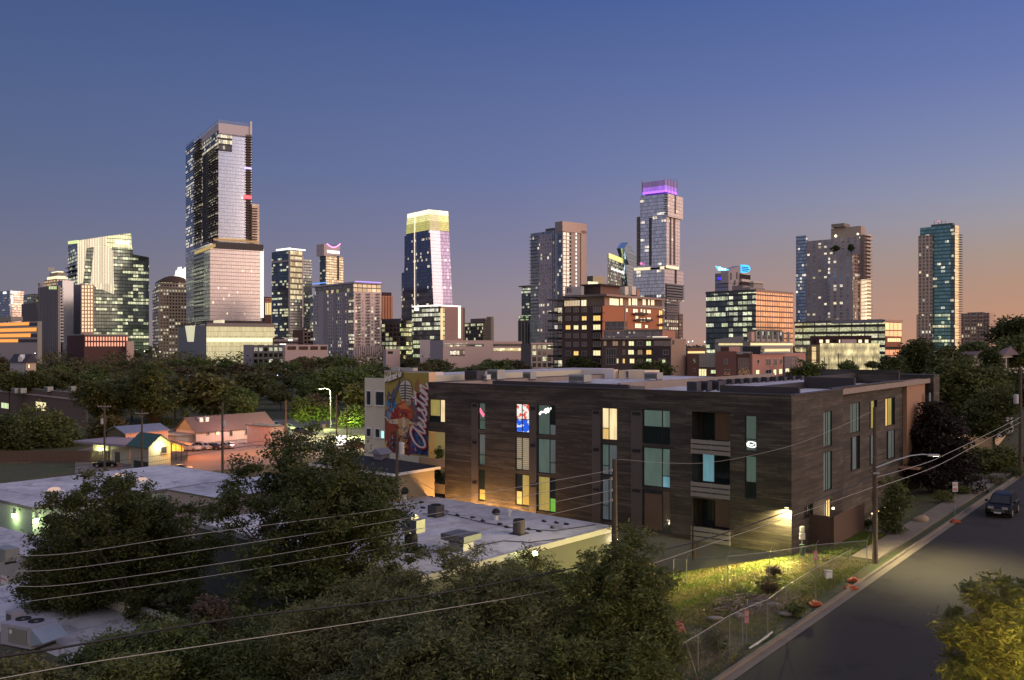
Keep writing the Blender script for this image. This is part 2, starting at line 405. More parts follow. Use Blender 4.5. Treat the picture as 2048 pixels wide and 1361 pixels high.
# --- beige round-top block and lit spire behind the tall tower
b = Bld('beige_office', 'beige office block with rounded brown roof and small lit windows left of the tallest tower', 'building', 318, 1150, 62)
fb = facade('f8', 3.6, 4.2, .42, .45, (.12,.11,.11), (.52,.40,.32), .3, (Y_, W_), .95, seed=11, rowp=.85, run=2)
b.blk('wall', 305, 318, 380, 576, None, fb)
b.blk('upper_storey', 309, 320, 376, 565, 576, fb, off=4, offr=-4)
x0,x1,y0,y1,z0,z1 = b.last
mb = MB(); n = 8
prof = [(math.cos(math.pi*i/n), math.sin(math.pi*i/n)) for i in range(n+1)]
hh = 9.; ya, yb = y0, y1
pp = [(x1+.01, (ya+yb)/2-(yb-ya)/2*c, z1+hh*s_) for c, s_ in prof]
mb.prism(pp, (x0-x1, 0, 0)); mb.build('vault_roof', plain('brown_roof', (.15,.10,.09), .6), b.root, False)
b = Bld('spire_tower', 'white floodlit pleated crown poking out behind the tall tower', 'building', 352, 1450, 45)
b.blk('shaft', 340, 356, 400, 558, None, facade('f9', 3, 4, glass=(.2,.22,.25), seed=12))
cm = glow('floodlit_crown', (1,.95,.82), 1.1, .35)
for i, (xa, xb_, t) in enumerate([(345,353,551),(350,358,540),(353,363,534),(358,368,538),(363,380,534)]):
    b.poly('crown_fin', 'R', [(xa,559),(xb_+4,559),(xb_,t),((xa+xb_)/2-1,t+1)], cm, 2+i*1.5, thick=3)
# --- the tallest tower
b = Bld('skyscraper', 'tallest skyscraper, lilac glass shaft with plain pink cap above a broad pink lower block', 'skyscraper', 437, 1000, 58)
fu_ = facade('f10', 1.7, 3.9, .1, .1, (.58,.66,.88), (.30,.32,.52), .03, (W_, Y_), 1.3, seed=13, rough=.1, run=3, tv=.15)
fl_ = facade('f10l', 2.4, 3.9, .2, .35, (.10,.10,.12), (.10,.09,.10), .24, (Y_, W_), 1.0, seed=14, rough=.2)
fla = facade('f10a', 2.2, 3.9, .1, .14, (.42,.52,.72), (.1,.13,.2), .3, (W_, Y_), 1.1, seed=15, run=3)
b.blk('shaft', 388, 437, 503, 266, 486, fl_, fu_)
b.blk('glass_bay', 371.5, 388, 391, 282, 700, fla, off=8, offr=-40)
capm = plain('cap_metal', (.60,.54,.60), .6, .0, var=.05)
b.blk('roof_screen', 394, 437, 503.5, 246, 269, plain('cap_grey', (.50,.47,.52), .6, var=.05), capm, off=0, offr=.8)
x0,x1,y0,y1,z0,z1 = b.last
b.rect('corner_fin', 'R', 500.5, 504, 243.5, 270, plain('cap_light', (.75,.66,.66), .5), 1.6)
mb = MB()
for i in range(34): mb.box(x1-.5, x1-.3, y0+(y1-y0)*i/33-.1, y0+(y1-y0)*i/33+.1, z1, z1+3.2)
for i in range(20): mb.box(x0+(x1-x0)*i/19-.1, x0+(x1-x0)*i/19+.1, y0+.3, y0+.5, z1, z1+3.2)
mb.box(x1-.55, x1-.25, y0, y1, z1+3.2, z1+3.4); mb.box(x0, x1, y0+.2, y0+.6, z1+3.2, z1+3.4)
mb.build('roof_fence', M['metal'], b.root)
b.bars('lit_floor', 'L', [(404,437,274,301)], facade('f10t', 2.2, 3.9, .15, .2, (.08,.08,.1), (.05,.05,.05), .55, (Y_, W_), 1.1, seed=61), .3)
b.bars('lit_floor', 'R', [(437,464,270.5,303)], facade('f10t2', 2.6, 6.5, .1, .35, (.1,.1,.12), (.05,.05,.06), .5, (W_, Y_), 1.2, seed=62), .3)
b.slabs('balcony', 'R', 491, 503, 274, 480, 42, plain('slab_dark', (.10,.08,.085), .8), 3.2, plane=.1, th=.8)
b.rect('balcony_recess', 'R', 491.5, 502, 270, 486, plain('recess', (.20,.16,.17), .8), .12)
b.slabs('balcony', 'L', 416, 436, 300, 480, 36, plain('slab_grey', (.2,.19,.2), .8), 2.5, plane=-.1, th=.5)
b.rect('balcony_recess', 'L', 405.5, 416, 300, 486, plain('recess_dark', (.025,.025,.028), .8), .1)
b.slabs('balcony', 'L', 389, 404, 284, 480, 38, plain('slab_grey', (.2,.19,.2), .8), 2.5, plane=-.1, th=.5)
b.rect('coloured_balcony', 'R', 490, 503.5, 335, 338.5, glow('violet_neon', (.5,.42,1), 1.6), 4.2)
b.rect('coloured_balcony', 'R', 490, 503.5, 391, 398, glow('red_neon', (1,.12,.15), 1.2), 4.2)
b.slabs('floor_edge', 'L', 372, 388, 286, 480, 44, M['dmetal'], .35, plane=8, th=.35)
# lower block
fr2 = facade('f10r', 1.9, 4.0, .16, .16, (.66,.62,.68), (.46,.40,.42), .02, (Y_, W_), .8, seed=16, rough=.22, tv=.12)
fL2 = facade('f10L2', 1.9, 4.0, .12, .2, (.62,.68,.80), (.30,.32,.36), .04, (GR, Y_), .7, seed=17, rough=.15, tv=.2)
b.blk('lower_block', 372, 420, 520.5, 487, 641, fL2, fr2, off=-14, offr=12)
lx0,lx1,ly0,ly1,lz0,lz1 = b.last
b.blk('dark_band', 372, 427, 527, 484, 497, plain('band', (.07,.055,.06), .6), off=-15, offr=13)
b.blk('edge_sunset_light', 519, 521, 527.5, 498, 636, glow('edge_sunset_glow', (1,.88,.76), .95), off=-8, offr=11.0)  # glowing strip paints the sunset light caught on the right edge
b.bars('terrace_recess', 'L', [(389,430,496,502)], glow('terrace_yellow', (.5,.34,.1), .8, .7), .4, plane=ly0)
b.bars('louvre_band', 'L', [(387.5,406,509+i*8.1,511.6+i*8.1) for i in range(16)], M['dmetal'], .5, plane=ly0)
b.bars('terrace_rail', 'R', [(427,520,480,484)], glow('string_lights', (.42,.27,.12), .5, .9), .3, plane=lx1, thick=.3)
b.bars('lit_floor', 'R', [(440,497,477,481.5)], glow('amenity_floor', (.5,.36,.2), .8, .9), .4)
# side slab behind right
b.blk('side_slab', 497, 504, 518.5, 408, 488, facade('f10s', 60, 4.4, 0, .25, (.9,.72,.62), (.75,.58,.5), .0, seed=18, metal=.2, rough=.4), off=10, offr=3)
x0,x1,y0,y1,z0,z1 = b.last
b.slabs('balcony', 'R', 504, 514, 417, 484, 14, plain('slab_dark', (.10,.08,.085), .8), 2.2, plane=x1, th=.9)
# podium
b2 = Bld('podium_block', 'broad pale podium block with glowing yellow louvred front under the tallest tower', 'building', 413, 930, 58)
fp = facade('f10p', .95, 5.2, .25, .05, (.95,.85,.5), (.35,.3,.22), 1.3, ((1,.9,.5),(1,.86,.45)), .55, seed=19, rowp=0, metal=0)
b2.blk('wall', 356.5, 413, 549, 650, None, plain('podium_left', (.26,.27,.31), .7, var=.1), fp)
b2.rect('light_band', 'R', 413.5, 549, 677, 684, glow('band_light', (1,.95,.55), 1.1, .35), .3)
b2.rect('roof_edge', 'R', 413, 549.5, 647, 654, plain('podium_edge', (.35,.28,.26), .7), .5); b2.rect('roof_edge', 'L', 356, 413, 648, 651, M['dconc'], .5)
b2.poly('entry_light', 'L', [(375,684),(387,684),(390,652),(370,652)], glow('entry', (1,.95,.6), .55, .3), .2)
b2.blk('terrace_room', 411, 444, 449, 640, 650, glow('terrace_room_lit', (1,.82,.55), .7, .3), off=6, offr=-6)
b2.blk('link', 410, 413, 530, 641, 650, plain('link_dark', (.05,.04,.04), .6), off=10, offr=-10)
# small towers between
b = Bld('red_tower', 'small distant maroon tower with glowing window columns right of the tallest tower', 'building', 530, 1500, 50)
b.blk('wall', 524, 530, 543, 594, None, plain('maroon', (.10,.045,.04), .8))
b.bars('window', 'R', [(531+i*3.2, 532.8+i*3.2, 606, 630) for i in range(4)], glow('gold_rooms', (1,.75,.35), .9, .4), .3)
b.bars('window', 'R', [(531+i*3.2, 532.8+i*3.2, 597+j*3, 598.4+j*3) for i in range(4) for j in range(3)], glow('dim_red', (.6,.2,.12), .5), .3)
# --- tower with lit roof line
b = Bld('roofline_tower', 'dark glass tower with a white lit roof line and a glowing yellow right face', 'skyscraper', 578, 1200, 42)
fd = facade('f12', 2.6, 3.8, .1, .16, (.16,.21,.28), (.06,.07,.09), .2, (Y_, GR), 1.1, seed=20, run=2)
fd2 = facade('f12r', 2.6, 7.5, .08, .25, (.7,.6,.35), (.16,.14,.1), .9, ((1,.9,.52),(1,.95,.6)), .72, seed=21, metal=0, rowp=.1)
fd3 = facade('f12b', 2.6, 3.8, .1, .3, (.18,.22,.27), (.10,.09,.09), .14, (Y_, GR), 1.0, seed=22)
b.blk('shaft', 543.5, 578, 606, 501, None, fd, fd3)
b.rect('lit_shaft', 'R', 580, 605, 503, 599, fd2, .5)
b.blk('wing', 603, 606.5, 624, 519, None, fd3, off=6, offr=-8)
b.bars('roof_light', 'L', [(552,579,497.5,500.5)], wm, 2.5); b.bars('roof_light', 'R', [(578,611,498,500.5)], wm, 2.5)
b.bars('corner_fin', 'L', [(576.5,579.5,500,668)], plain('fin_pale', (.62,.55,.53), .5), .8)
b.bars('corner_fin', 'R', [(604.7,606.8,512,655)], plain('fin_pale', (.62,.55,.53), .5), .8)
b.bars('cornice', 'L', [(543.5,578,522,525)], plain('fin_pale', (.62,.55,.53), .5), .6); b.bars('cornice', 'R', [(578,606,519,521.5)], plain('fin_pale', (.62,.55,.53), .5), .8)
b.blk('roof_room', 556, 579, 600, 495.5, 501, M['dconc'], off=3, offr=-3)
# --- crescent crown tower
b = Bld('crescent_tower', 'slim tower with a pink neon crescent on its curved top above a pale lit block', 'skyscraper', 652, 1350, 40)
b.blk('shaft', 639.5, 652, 687, 512, None, facade('f13L', 3, 3.8, .12, .25, (.16,.2,.24), (.1,.1,.11), .16, (Y_, GR), .9, seed=23), facade('f13R', 4.4, 3.8, .12, .25, (.85,.72,.5), (.4,.3,.22), .9, ((1,.82,.5),(1,.86,.55)), .62, seed=24, metal=.1, rowp=.1))
mb = MB(); q = b.pts('R', [(648,512)]+[(648+i*2, 488+ (0 if i < 2 else 7*math.sin(math.pi*(i-2)/14.))) for i in range(0, 17)]+[(680,512)], 0)
off = Vector((-18,0,0)); mb.prism(q, off); mb.build('curved_crown', plain('crown_pale', (.55,.46,.47), .5), b.root)
arc = b.pts('R', [(654+i*1.9, 488+7.2*math.sin(math.pi*i/14.)) for i in range(15)], .6)
MB().tube(arc, .75, 5).build('neon_arc', glow('pink_neon', (1,.3,.75), 2.2), b.root)
b.rect('crown_light', 'R', 655, 679, 502, 507, wm, .8)
b.bars('dark_column', 'R', [(674.5,678.5,512,560)], M['dmetal'], .4)
# --- big apartment slab
b = Bld('apartment_tower', 'wide pale pink apartment tower with window grid, pastel penthouse and blue lit roof edge', 'apartment building', 708, 820, 50)
fa = facade('f14R', 3.4, 3.15, .42, .34, (.30,.25,.30), (.80,.62,.58), .12, (Y_, W_), 1., seed=25, rough=.3, metal=.5)
fal = facade('f14L', 3.4, 3.15, .42, .25, (.20,.22,.28), (.46,.42,.46), .13, (Y_, W_), 1., seed=26, rough=.3)  # left frame darker than the right, side light put into both colours
b.blk('wall', 626, 708, 763, 583, None, fal, fa)
ax0,ax1,ay0,ay1,az0,az1 = b.last
b.blk('penthouse', 630, 707, 762, 567, 583, facade('f14p', 5, 8, .12, .12, (.3,.3,.26), (.25,.23,.22), .25, ((1,.9,.3),(1,.6,.4)), .8, seed=27), off=1, offr=-1)
b.blk('roof', 622, 708, 766, 563.5, 567, plain('roof_edge_lilac', (.42,.38,.45), .6), off=-2, offr=2)
b.bars('edge_light', 'R', [(712,763,563.6,565.4)], glow('violet_edge', (.45,.3,1), 1.2, .6), 2.6)
b.bars('edge_light', 'L', [(624,650,566,567.5)], glow('blue_edge', (.15,.4,1), .9), 2.6)
for a in (648, 666, 684): b.rect('pier', 'L', a, a+4, 584, 700, plain('pier_grey', (.30,.27,.32), .8), .8)
b.rect('pier', 'L', 651-14, 651-4, 584, 702, plain('pier_lilac', (.36,.34,.40), .8), 1.0)
for a in (714, 733, 752):
    b.slabs('balcony', 'R', a, a+6, 590, 690, 18, plain('slab_grey', (.2,.19,.2), .8), 1.4, th=.3, rail=1.)
b.bars('corner_glass', 'L', [(697,707.5,586,700)], facade('f14c', 3, 3.15, .1, .2, (.2,.24,.3), (.1,.1,.12), .4, (W_, Y_), 1.1, seed=28), .3)
b.bars('colonnade', 'R', [(709+i*4.4, 710.6+i*4.4, 693, 712) for i in range(14)], plain('col_pale', (.6,.5,.5), .7), 2.5)
b.blk('side_wing', 620, 626.5, 630, 590, None, facade('f14s', 3, 3.15, .2, .25, (.2,.25,.3), (.2,.2,.24), .25, (W_, Y_), 1.1, seed=29), off=10, offr=-60)
b = Bld('orange_tower', 'small orange lit stone tower peeking out right of the wide apartment tower', 'building', 765, 1300, 60)
b.blk('wall', 758, 765, 785.5, 592, None, plain('orange_stone', (.75,.33,.18), .7), plain('orange_stone', (.75,.33,.18), .7))
b.blk('crown', 761, 765.5, 783, 585, 592, plain('maroon', (.10,.045,.04), .8), off=1, offr=-1)
b.bars('window_column', 'R', [(769+i*5.5, 770.8+i*5.5, 594, 640) for i in range(3)], plain('red_glass', (.3,.07,.04), .4), .3)
b = Bld('brown_office', 'brown framed office block with yellow lit lower floors left of the tapered tower', 'building', 800, 850, 48)
fbr = facade('f15', 6.5, 4.3, .22, .3, (.12,.12,.12), (.17,.11,.08), .42, (Y_, GR), .95, seed=30, rowp=.7)
b.blk('wall', 762, 800, 828, 641, None, fbr, facade('f15r', 3, 4.3, .1, .2, (.14,.18,.16), (.06,.07,.07), .45, ((.85,1,.4),Y_), 1., seed=31))
b.blk('dark_band', 761.5, 800.3, 803, 637.5, 645, plain('slate', (.10,.10,.13), .6), off=-.6, offr=.6)
# --- tapered tower
b = Bld('tapered_tower', 'tall tapered dark glass tower with a lilac corner panel and glowing yellow crown', 'skyscraper', 873, 1050, 52)
zt, zc, zl = b.z(416), b.z(452), 0.
def corner(px, py, plane, fc):
    return b.pts(fc, [(px, py)], plane)[0]
xb0, xt0 = b.lx(797), b.lx(815)
yb1, yt1 = b.ly(911), b.ly(896)
dcor = b.lx(858)  # corner leans left going up
rr = dict(z0=b.z(612))
xm = -dcor*.0
def lay(k):   # k 0 bottom (row 690) .. 1 top (row 416): footprint corners
    x1 = dcor*k; 
    x0 = xb0*(1-k)+xt0*k
    y1 = yb1*(1-k)+b.ly(896, dcor)*k
    return [(x0,0),(x1,0),(x1,y1),(x0,y1)]
def frus(name, k0, k1, mats, grow=0., cols=None):
    A0, A1 = lay(k0), lay(k1); za, zb2 = zt*k0, zt*k1
    g = [(-grow,-grow),(grow,-grow),(grow,grow),(-grow,grow)]
    A0 = [(x+dx, y+dy) for (x,y),(dx,dy) in zip(A0, g)]; A1 = [(x+dx, y+dy) for (x,y),(dx,dy) in zip(A1, g)]
    mb = MB()
    for i in range(4):
        j = (i+1) % 4; p0, p1, p2, p3 = (*A0[i],za), (*A0[j],za), (*A1[j],zb2), (*A1[i],zb2)
        k = 0 if i % 2 == 0 else 1
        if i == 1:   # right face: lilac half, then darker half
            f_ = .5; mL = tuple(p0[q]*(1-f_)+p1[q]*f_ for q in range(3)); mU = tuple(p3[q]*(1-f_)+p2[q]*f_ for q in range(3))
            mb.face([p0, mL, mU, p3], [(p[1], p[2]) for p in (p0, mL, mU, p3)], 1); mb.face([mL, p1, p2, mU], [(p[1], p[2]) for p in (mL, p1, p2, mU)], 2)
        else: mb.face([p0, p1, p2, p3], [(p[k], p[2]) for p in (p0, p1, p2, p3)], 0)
    mb.face([(*a, zb2) for a in A1], None, 0)
    return mb.build(name, mats, b.root)
kc = 1-(452-416)/(690-416.)
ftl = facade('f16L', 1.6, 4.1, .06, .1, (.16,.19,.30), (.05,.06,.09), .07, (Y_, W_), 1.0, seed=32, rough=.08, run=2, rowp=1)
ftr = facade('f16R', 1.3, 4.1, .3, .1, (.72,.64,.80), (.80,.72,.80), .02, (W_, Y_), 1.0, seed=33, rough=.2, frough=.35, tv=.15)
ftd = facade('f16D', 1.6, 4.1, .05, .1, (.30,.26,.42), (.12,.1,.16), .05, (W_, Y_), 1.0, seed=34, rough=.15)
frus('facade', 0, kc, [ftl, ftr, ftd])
zs = [kc, kc+(1-kc)*.45, kc+(1-kc)*.78, 1]
for i, s_ in enumerate((.5, .85, 1.5)):
    cc = ((.85,.8,.22),(1,.95,.4),(1,.97,.72))[i]
    cm = facade('f16c%d' % i, 1.6, 2.2, .12, .1, (.8,.75,.3), (.3,.28,.12), 1.3, (cc, cc), s_, seed=35+i, rowp=0, metal=0)
    frus('glowing_crown', zs[i], zs[i+1], [cm, facade('f16d%d' % i, 1.3, 2.2, .3, .1, (.8,.7,.5), (.7,.6,.5), 1.3, (cc, cc), s_*.8, seed=38+i, rowp=0, metal=0), cm], .15)
mb = MB()
def onL(k, fx): a, c = lay(k)[0], lay(k)[1]; return (a[0]*(1-fx)+c[0]*fx, -.8, zt*k)
mb.tube([onL(.28,.44), onL(1.,.36)], .55, 5); mb.build('edge_light', glow('edge_glow', (1,.8,.62), 1.0), b.root)
MB().box(xb0-6, xb0+4, 8, 40, 0, b.z(545, xb0)).build('rear_wing', ftl, b.root)
MB().box(xb0+1, xb0+9, 8, 40, b.z(545, xb0), b.z(472, xb0)).build('rear_wing', ftl, b.root)
# --- lit block in front of it
b = Bld('brick_panel_office', 'glass office with white lit roof line and windowless pink brick end, below the tapered tower', 'building', 882, 800, 48)
fg = facade('f17', 3.1, 4.1, .1, .3, (.2,.23,.26), (.07,.08,.08), .5, ((.92,1,.55),W_), 1., seed=41, rowp=.6, run=2)
b.blk('facade', 824, 882, 926, 613, None, fg, facade('f17r', .35, .35, .1, .12, (.45,.27,.26), (.32,.2,.19), 0, seed=42, metal=0, rough=.8))
b.bars('roof_light', 'L', [(824,882,611,613.5)], wm, .5); b.bars('roof_light', 'R', [(882,922,611.5,613.5)], wm, .5)
b.bars('edge_light', 'L', [(881,884.5,617,680)], glow('amber_edge', (1,.66,.32), 1.), .4)
b.bars('stair_glass', 'R', [(884.5,890,617,680)], facade('f17s', 3, 4.1, .1, .15, (.2,.25,.2), (.08,.1,.09), .9, (GR, GR), .45, seed=43), .3)
b.bars('edge_light', 'R', [(917,921.5,614,677)], glow('edge_cream', (1,.9,.68), 1.2), .4)
b.rect('rooftop_logo', 'L', 829, 836, 616, 622, wm, .8)
b.blk('rear_block', 922, 924, 930, 616, None, plain('brown_roof', (.15,.10,.09), .6), off=6, offr=-2)
b = Bld('dark_hotel', 'dark stepped hotel block with brown upper part and balconies on its right end', 'building', 966, 900, 55)
b.blk('facade', 929, 966, 985, 645, None, facade('f18', 3, 3.6, .12, .3, (.14,.14,.15), (.09,.08,.08), .3, (Y_, GR), .9, seed=44), plain('hotel_stone', (.28,.22,.18), .8))
b.blk('upper_block', 941, 970, 985, 637, 646, plain('hotel_brown', (.17,.12,.12), .8), plain('hotel_stone', (.28,.22,.18), .8))
b.bars('corner_tower', 'L', [(973,982,634,690)], plain('hotel_stone', (.28,.22,.18), .8), 3)
b.slabs('balcony', 'R', 966, 986, 640, 686, 10, M['dmetal'], 2.2, th=.5)
# --- low buildings along the near bank
def low(name, label, xl, xc, xr, pt, D, mL, mR, phi=50, cat='building'):
    bb = Bld(name, label, cat, xc, D, phi); bb.blk('wall', xl, xc, xr, pt, None, mL, mR); return bb
pk = plain('pink_stucco', (.55,.40,.38), .8, var=.1); gy = plain('grey_lilac_stucco', (.36,.32,.36), .8, var=.1)
b = low('bank_building', 'low two tone building, grey left part and pink right part, below the dark stepped hotel', 860, 886, 985, 681, 620, gy, pk, 60)
b.bars('window', 'R', [(888,905,687,694),(908,935,686,693),(936,968,687,693)], facade('f19w', 2.5, 4, .08, .1, (.2,.22,.25), (.1,.1,.1), .5, (GR, W_), .9, seed=45), .2)
b.bars('window', 'R', [(900,930,699,712)], facade('f19x', 2.5, 4, .08, .1, (.1,.1,.12), (.1,.1,.1), .25, (W_, Y_), .9, seed=46), .2)
b = low('lit_pavilion', 'low pavilion with pink parapet and a long row of bright yellow windows below the hotel', 978, 984, 1044, 683, 640, gy, pk, 60)
b.bars('window', 'R', [(987,1042,697,703)], facade('f19y', 2.2, 6, .06, .0, (.3,.3,.2), (.1,.1,.1), .85, ((1,.95,.5),(1,1,.75)), 1., seed=47), .2)
b.bars('window', 'R', [(987,1042,688,693)], plain('dark_glass', (.03,.03,.04), .2, .3), .2)
b = low('shop_block', 'small dark block with a pink roof line between the pavilion and the brick apartments', 1042, 1062, 1106, 688, 600, M['dconc'], facade('f19z', 4, 4, .3, .3, (.1,.1,.1), (.3,.25,.25), .4, (Y_, GR), .9, seed=48), 60)
b.bars('cornice', 'R', [(1062,1106,686,689)], pk, .5)
b = low('riverside_garage', 'low white terrace building with stacked decks right of the podium block', 545, 548, 596, 676, 880, M['conc'], facade('f20', 30, 4.2, 0, .45, (.08,.07,.08), (.55,.44,.44), .3, (W_, Y_), 1., seed=49), 62)
b.bars('lamp_row', 'R', [(560,572,688,690),(577,585,679,682)], wm, .6)
b = low('grey_riverside_block', 'low grey block with small green lit windows in front of the podium', 487, 505, 575, 690, 700, gy, facade('f21', 4, 4.6, .3, .4, (.06,.07,.06), (.10,.10,.10), .3, (GR, W_), 1., seed=50), 55)
b = low('pink_arcade', 'long low pink arcade with deep openings in front of the wide apartment tower', 566, 570, 656, 690, 660, pk, pk, 62)
b.bars('opening', 'R', [(575,592,693,700),(598,616,693,700),(621,636,693,700),(641,654,693,700)], facade('f21w', 5, 8, .05, 0, (.1,.08,.08), (.1,.06,.05), .45, (Y_, GR), .8, seed=51), .2)
b = low('maroon_block', 'plain maroon block and windowed tan tower part left of the wide apartment tower', 585, 606, 624, 660, 900, plain('maroon', (.10,.045,.04), .8), facade('f21m', 4, 4, .4, .4, (.05,.04,.04), (.40,.29,.25), .1, (Y_, W_), .8, seed=52), 50)
b = low('small_pink_house', 'small low pink roofed building right of the wide apartment tower among the trees', 766, 772, 800, 699, 640, gy, pk, 55)
b.bars('window', 'R', [(776,786,703,708)], M['black'], .2)
b = low('glass_lobby', 'greenish lit glass lobby block at the foot of the pink brick panelled office', 826, 840, 862, 680, 700, facade('f21g', 3, 3.6, .1, .2, (.2,.25,.2), (.06,.08,.06), .75, (GR, (.8,1,.5)), .8, seed=53), gy, 50)
for x_, y_ in ((372,700),(520,700),(420,704),(700,706),(738,705),(860,699),(1390,688),(1408,687)):
    pass
# --- tower 1061-1173
b = Bld('pink_frame_tower', 'tall residential tower with broad peach frame round its right face and dark left side', 'skyscraper', 1125, 900, 50)
fz = facade('f23L', 2.6, 3.7, .12, .22, (.30,.38,.46), (.26,.26,.30), .05, (W_, Y_), 1., seed=54, rough=.2)
fzc = facade('f23C', 3.4, 3.7, .3, .2, (.38,.36,.44), (.42,.37,.40), .05, (W_, Y_), 1., seed=55, rough=.25)
b.blk('rear_shaft', 1061, 1109, 1113, 461, None, fz, off=4, offr=-3)
b.bars('pier_panel', 'L', [(1078,1104,470,700)], fzc, .6, plane=4)
b.slabs('balcony', 'L', 1060, 1076, 474, 640, 26, plain('slab_grey', (.2,.19,.2), .8), 1.6, plane=4, th=.4)
b.blk('front_shaft', 1110, 1125, 1173, 460, None, fzc, plain('peach_wall', (.66,.50,.44), .75, var=.05))
b.blk('roof_frame', 1110, 1125, 1173.5, 442.5, 463, plain('frame_grey_shaded', (.28,.25,.28), .8), plain('frame_peach_lit', (.82,.58,.48), .75, var=.05), off=-.8, offr=.8)  # one frame, shaded grey left and sunset-lit peach right painted in
b.bars('frame_leg', 'R', [(1162.5,1173.3,462,640)], plain('frame_peach_lit', (.82,.58,.48), .75, var=.05), .8)
b.bars('glass_column', 'L', [(1115,1123.5,466,650)], facade('f23g', 3, 3.7, .1, .18, (.2,.3,.38), (.1,.12,.15), .15, (W_, Y_), 1., seed=56), .4)
b.bars('lit_column', 'R', [(1126.5,1142,463,640)], facade('f23r', 5.2, 3.9, .22, .2, (.95,.8,.66), (.5,.33,.28), 1.2, ((1,.82,.62),(1,.84,.66)), .62, seed=57, metal=.0, rowp=0), .3)
b.bars('dark_column', 'R', [(1139,1142.5,466+i*8,471+i*8) for i in range(22)], M['dmetal'], .6)
b.bars('slot_window', 'R', [(1152,1153.4,466+i*8,470+i*8) for i in range(22)], wm, .3)
b.bars('recess', 'R', [(1160.5,1162.5,464,640)], M['dconc'], .2)
b.blk('roof_plant', 1091, 1107, 1112, 456, 462, plain('slate', (.10,.10,.13), .6), off=6, offr=-6)
b = Bld('balcony_tower', 'narrow distant tower with a flat overhanging roof left of the peach framed tower', 'building', 1058, 1250, 50)
b.blk('shaft', 1043, 1058, 1066, 574, None, facade('f22', 3.5, 4.2, .1, .3, (.14,.2,.22), (.1,.11,.13), .5, (W_, GR), 1., seed=58), None)
b.blk('roof', 1037, 1058, 1068, 571, 573, M['dmetal'], off=-4, offr=4)
b.blk('lower_part', 1036, 1056, 1066, 641, None, facade('f22b', 7, 30, .3, 0, (.12,.13,.14), (.34,.3,.3), .0, seed=59), off=-12, offr=5)
b.blk('green_deck', 1038, 1058, 1066, 632, 642, facade('f22c', 3, 4, .1, .3, (.1,.2,.1), (.05,.1,.06), .5, (GR, GR), .8, seed=60), off=-12, offr=5)
b = Bld('beige_plant_block', 'small beige rooftop block floodlit yellow between the peach framed tower and the glass prism', 'building', 1186, 1100, 50)
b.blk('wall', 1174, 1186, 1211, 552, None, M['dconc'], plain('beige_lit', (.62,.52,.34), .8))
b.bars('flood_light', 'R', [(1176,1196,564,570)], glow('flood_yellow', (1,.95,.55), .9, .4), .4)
# --- glass prism with slanted sculptural top
b = Bld('prism_tower', 'dark glass office with yellow lit top floor and tilted blue glass blade behind', 'skyscraper', 1216, 1150, 20)
b.blk('facade', 1215, 1216, 1276, 510, None, fz, facade('f24', 3, 4.1, .08, .2, (.20,.27,.33), (.06,.08,.1), .12, (W_, GR), 1., seed=63, rowp=1))
b.bars('lit_floor', 'R', [(1218,1250,513,523)], glow('olive_light', (1,.85,.3), .75, .3), .3)
b.bars('lit_floor', 'R', [(1223,1262,543,546)], wm, .4)
blade = facade('f24b', 60, 5, 0, .16, (.45,.62,.80), (.14,.22,.32), .0, seed=64, rough=.12)
b.poly('glass_blade', 'R', [(1248,497),(1256,485),(1274,513),(1274,690),(1262,640)], blade, 4, thick=3)
MB().prism(b.pts('R', [(1248,497),(1256,485),(1258,530)], 7), (-10,0,0)).build('blade_tip', blade, b.root)
# --- jenga tower
b = Bld('stacked_tower', 'tall tower of shifted stacked blocks with a violet lit crown', 'skyscraper', 1332, 900, 38)
ja = facade('f25L', 1.6, 3.6, .07, .12, (.52,.60,.80), (.14,.17,.24), .07, (W_, Y_), 1.2, seed=65, run=3, rough=.1)
jb = facade('f25R', 4.6, 3.6, .06, .1, (.95,.82,.80), (.34,.28,.30), .02, (W_, Y_), 1.1, seed=66, rough=.45, metal=.15, tv=.15)  # pale right panels carry the bright low-sky light in their colour
jc = facade('f25C', 4.2, 3.6, .25, .3, (.2,.22,.25), (.22,.21,.22), .2, (W_, Y_), 1.0, seed=67)
b.blk('core_block', 1288, 1329, 1358, 590, None, ja, jc)
b.blk('lower_block', 1283, 1329, 1367, 538, 600, ja, jb, offr=2.5)
x0,x1,y0,y1,z0,z1 = b.last
b.slabs('balcony', 'R', 1331, 1366, 571, 598, 6, plain('slab_pale', (.35,.32,.33), .8), 1.6, plane=x1, th=.5, rail=1)
b.bars('dark_panel', 'R', [(1331,1366.5,569,600)], plain('jenga_dark', (.06,.06,.07), .5), .3, plane=x1)
b.bars('column_recess', 'R', [(1350,1353.5,540,568)], M['dmetal'], .4, plane=x1)
b.slabs('balcony', 'R', 1331, 1357, 604, 640, 8, plain('slab_pale', (.35,.32,.33), .8), 1.6, plane=b.lx(1329), th=.5, rail=1)
b.bars('lit_floor', 'L', [(1268,1300,535.5,541),(1320,1328,533,539)], glow('sky_lobby', (1,.82,.52), .9, .5), .6)
b.bars('lit_floor', 'R', [(1333,1358,533,538)], glow('sky_lobby', (1,.82,.52), .9, .5), .6, plane=0)
b.blk('sloped_base', 1266, 1298, 1300, 538, None, ja, off=1, offr=-20)
b.blk('middle_block', 1273, 1333, 1360, 432, 534, ja, jb)
x0,x1,y0,y1,z0,z1 = b.last
b.bars('column_recess', 'R', [(1339.5,1343,434,530),(1347,1350.5,434,530)], plain('jenga_dots', (.12,.09,.09), .6), .3, plane=x1)
b.slabs('balcony', 'L', 1274, 1280, 436, 530, 27, plain('slab_pale', (.35,.32,.33), .8), 1.2, plane=y0, th=.4)
b.bars('balcony_recess', 'L', [(1298,1303,434,532),(1274,1280,434,532)], plain('jenga_dark', (.06,.06,.07), .5), .3, plane=y0)
